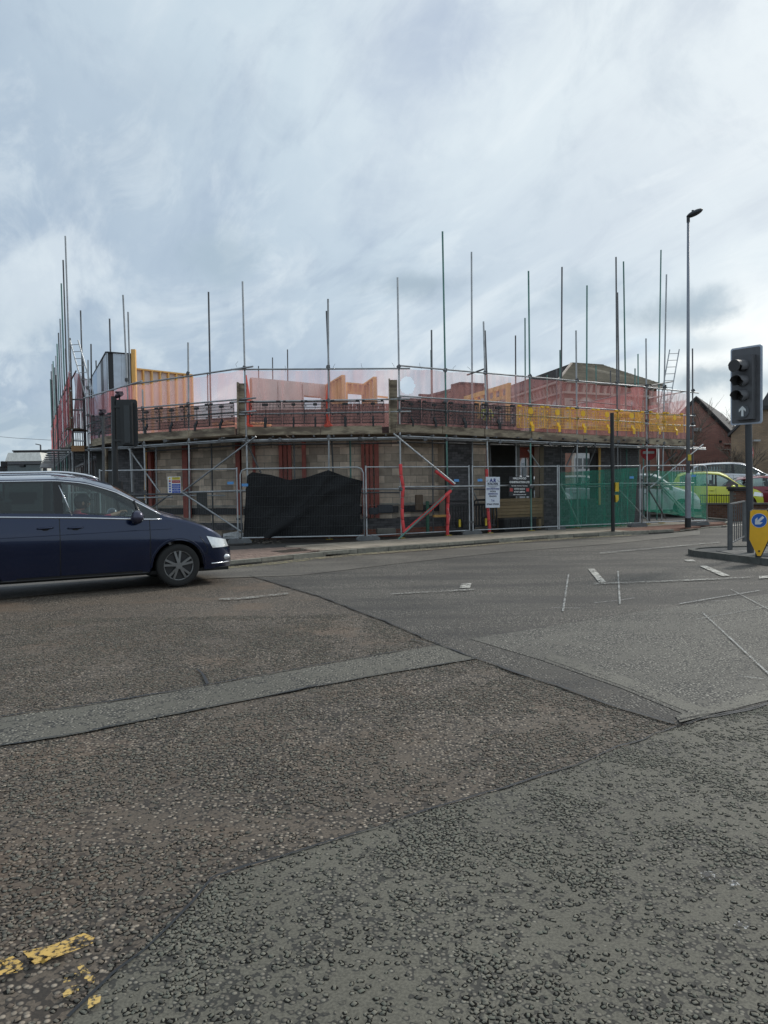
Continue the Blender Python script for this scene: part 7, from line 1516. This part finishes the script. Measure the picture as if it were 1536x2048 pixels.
# driver (car coordinates): arms up on the wheel
pv = Vector((.02, -.37, .76)); hd_ = Vector((.10, -.40, 1.375)); shR, shL = Vector((.03, -.57, 1.17)), Vector((.03, -.19, 1.17))
wR, wL = Vector((.60, -.50, 1.19)), Vector((.60, -.24, 1.18)); eR, eL = Vector((.30, -.62, 1.12)), Vector((.30, -.14, 1.06))
J = [(pv, (.16, .15)), (Vector((-.01, -.37, .92)), (.15, .13)), (Vector((0, -.37, 1.08)), (.17, .12)), (Vector((.02, -.38, 1.19)), (.12, .09)), (Vector((.05, -.39, 1.27)), .055), (hd_ + Vector((.015, 0, -.04)), (.075, .08)), (hd_ + Vector((0, 0, .05)), (.085, .09)),
     (shR, .068), (eR, .048), (wR, .032), (wR + Vector((.055, .01, .02)), (.026, .038)), (shL, .068), (eL, .048), (wL, .032), (wL + Vector((.055, 0, .02)), (.026, .038)), (Vector((.12, -.47, .74)), .09), (Vector((.52, -.48, .80)), .07), (Vector((.85, -.48, .50)), .05), (Vector((.12, -.27, .74)), .09), (Vector((.52, -.26, .80)), .07), (Vector((.85, -.26, .50)), .05)]
E = [(0, 1), (1, 2), (2, 3), (3, 4), (4, 5), (5, 6), (3, 7), (7, 8), (8, 9), (9, 10), (3, 11), (11, 12), (12, 13), (13, 14), (0, 15), (15, 16), (16, 17), (0, 18), (18, 19), (19, 20)]
def cf(c):
    if c.z > 1.265 and c.x < .3: return 1
    if c.x > .50 and c.z > .98: return 1
    return 2 if (c.z < .86 and c.x > .14) else 0
drv = figure('person', 'driver in a maroon top holding the wheel of the navy car', [(tuple(a), b_) for a, b_ in J], E, CW, cf, [topm, skinm, jean]); drv['label'] = 'driver in a maroon top with both arms up on the steering wheel'
headgear(drv, CW, hd_, .108, Vector((1, 0, 0)), cap=M('grey_beanie', (.05, .05, .06), .9))
for w_, s in ((wR, 1), (wL, -1)): fingers(drv, CW, w_ + Vector((.07, 0, .03)), Vector((.8, 0, .5)).normalized(), Vector((-.5, 0, .8)), Vector((0, -s, 0)), .8)
mb = MB(); mb.box((.06, -.585, 1.12), (.10, .09, .10)); link('blue_patch', mb.mesh('blue_patch', M('blue_patch_cloth', (.03, .25, .38), .8)), drv, CW)
mb = MB(); mb.sphere((.86, -.10, 1.46), 1, 12, 8, (.045, .075, .055)); tag(link('hanging_ornament', mb.mesh('hanging_ornament', M('ornament_red', (.30, .08, .08), .5, col2=(.5, .45, .45), sc2=12), True), None, CW), 'small red and white ornament hanging inside the navy car windscreen', 'ornament')
# worker in hi-vis behind the guards
wp0 = D(973, 838, 25.2); W = Matrix.Translation((wp0.x, wp0.y, 2.35)) @ Matrix.Rotation(R(-70), 4, 'Z')
J = [((0, 0, .95), (.15, .12)), ((0, 0, 1.12), (.14, .11)), ((0, 0, 1.30), (.17, .12)), ((0, 0, 1.42), (.13, .08)), ((.01, 0, 1.50), .055), ((.02, 0, 1.57), .075), ((.02, 0, 1.66), .085), ((0, .19, 1.39), .065), ((.05, .27, 1.12), .048), ((.22, .22, .98), .034), ((.29, .20, .96), (.03, .04)), ((0, -.19, 1.39), .065), ((.05, -.27, 1.12), .048), ((.22, -.22, .98), .034), ((.29, -.20, .96), (.03, .04)),
     ((0, .10, .88), .10), ((.03, .11, .50), .07), ((0, .11, .12), .05), ((.12, .11, .06), .04), ((0, -.10, .88), .10), ((.03, -.11, .50), .07), ((0, -.11, .12), .05), ((.12, -.11, .06), .04)]
J = [((a[0], a[1], a[2] - .0), b_) for a, b_ in J]; E = [(0, 1), (1, 2), (2, 3), (3, 4), (4, 5), (5, 6), (3, 7), (7, 8), (8, 9), (9, 10), (3, 11), (11, 12), (12, 13), (13, 14), (0, 15), (15, 16), (16, 17), (17, 18), (0, 19), (19, 20), (20, 21), (21, 22)]
W = Matrix.Translation((wp0.x, wp0.y, 3.12)) @ Matrix.Rotation(R(-70), 4, 'Z') @ Matrix.Diagonal((.62, .8, .62, 1))
wk = figure('person', 'worker in a yellow hi-vis vest crouched behind the last black guard', J, E, W, lambda c: 1 if (c.z > 1.48 or c.z > .9 and c.x > .2) else (2 if c.z < .86 else 0), [hiv, skinm, jean]); headgear(wk, W, Vector((.02, 0, 1.62)), .105, Vector((1, 0, 0)), cap=capm)
for z in (1.12, 1.26): mb = MB(); mb.path([(.155 * math.cos(a), .19 * math.sin(a), z) for a in np.linspace(0, 2 * math.pi, 21)[:-1]], .014, 4, True); link('reflective_band', mb.mesh('reflective_band', sil), wk, W)
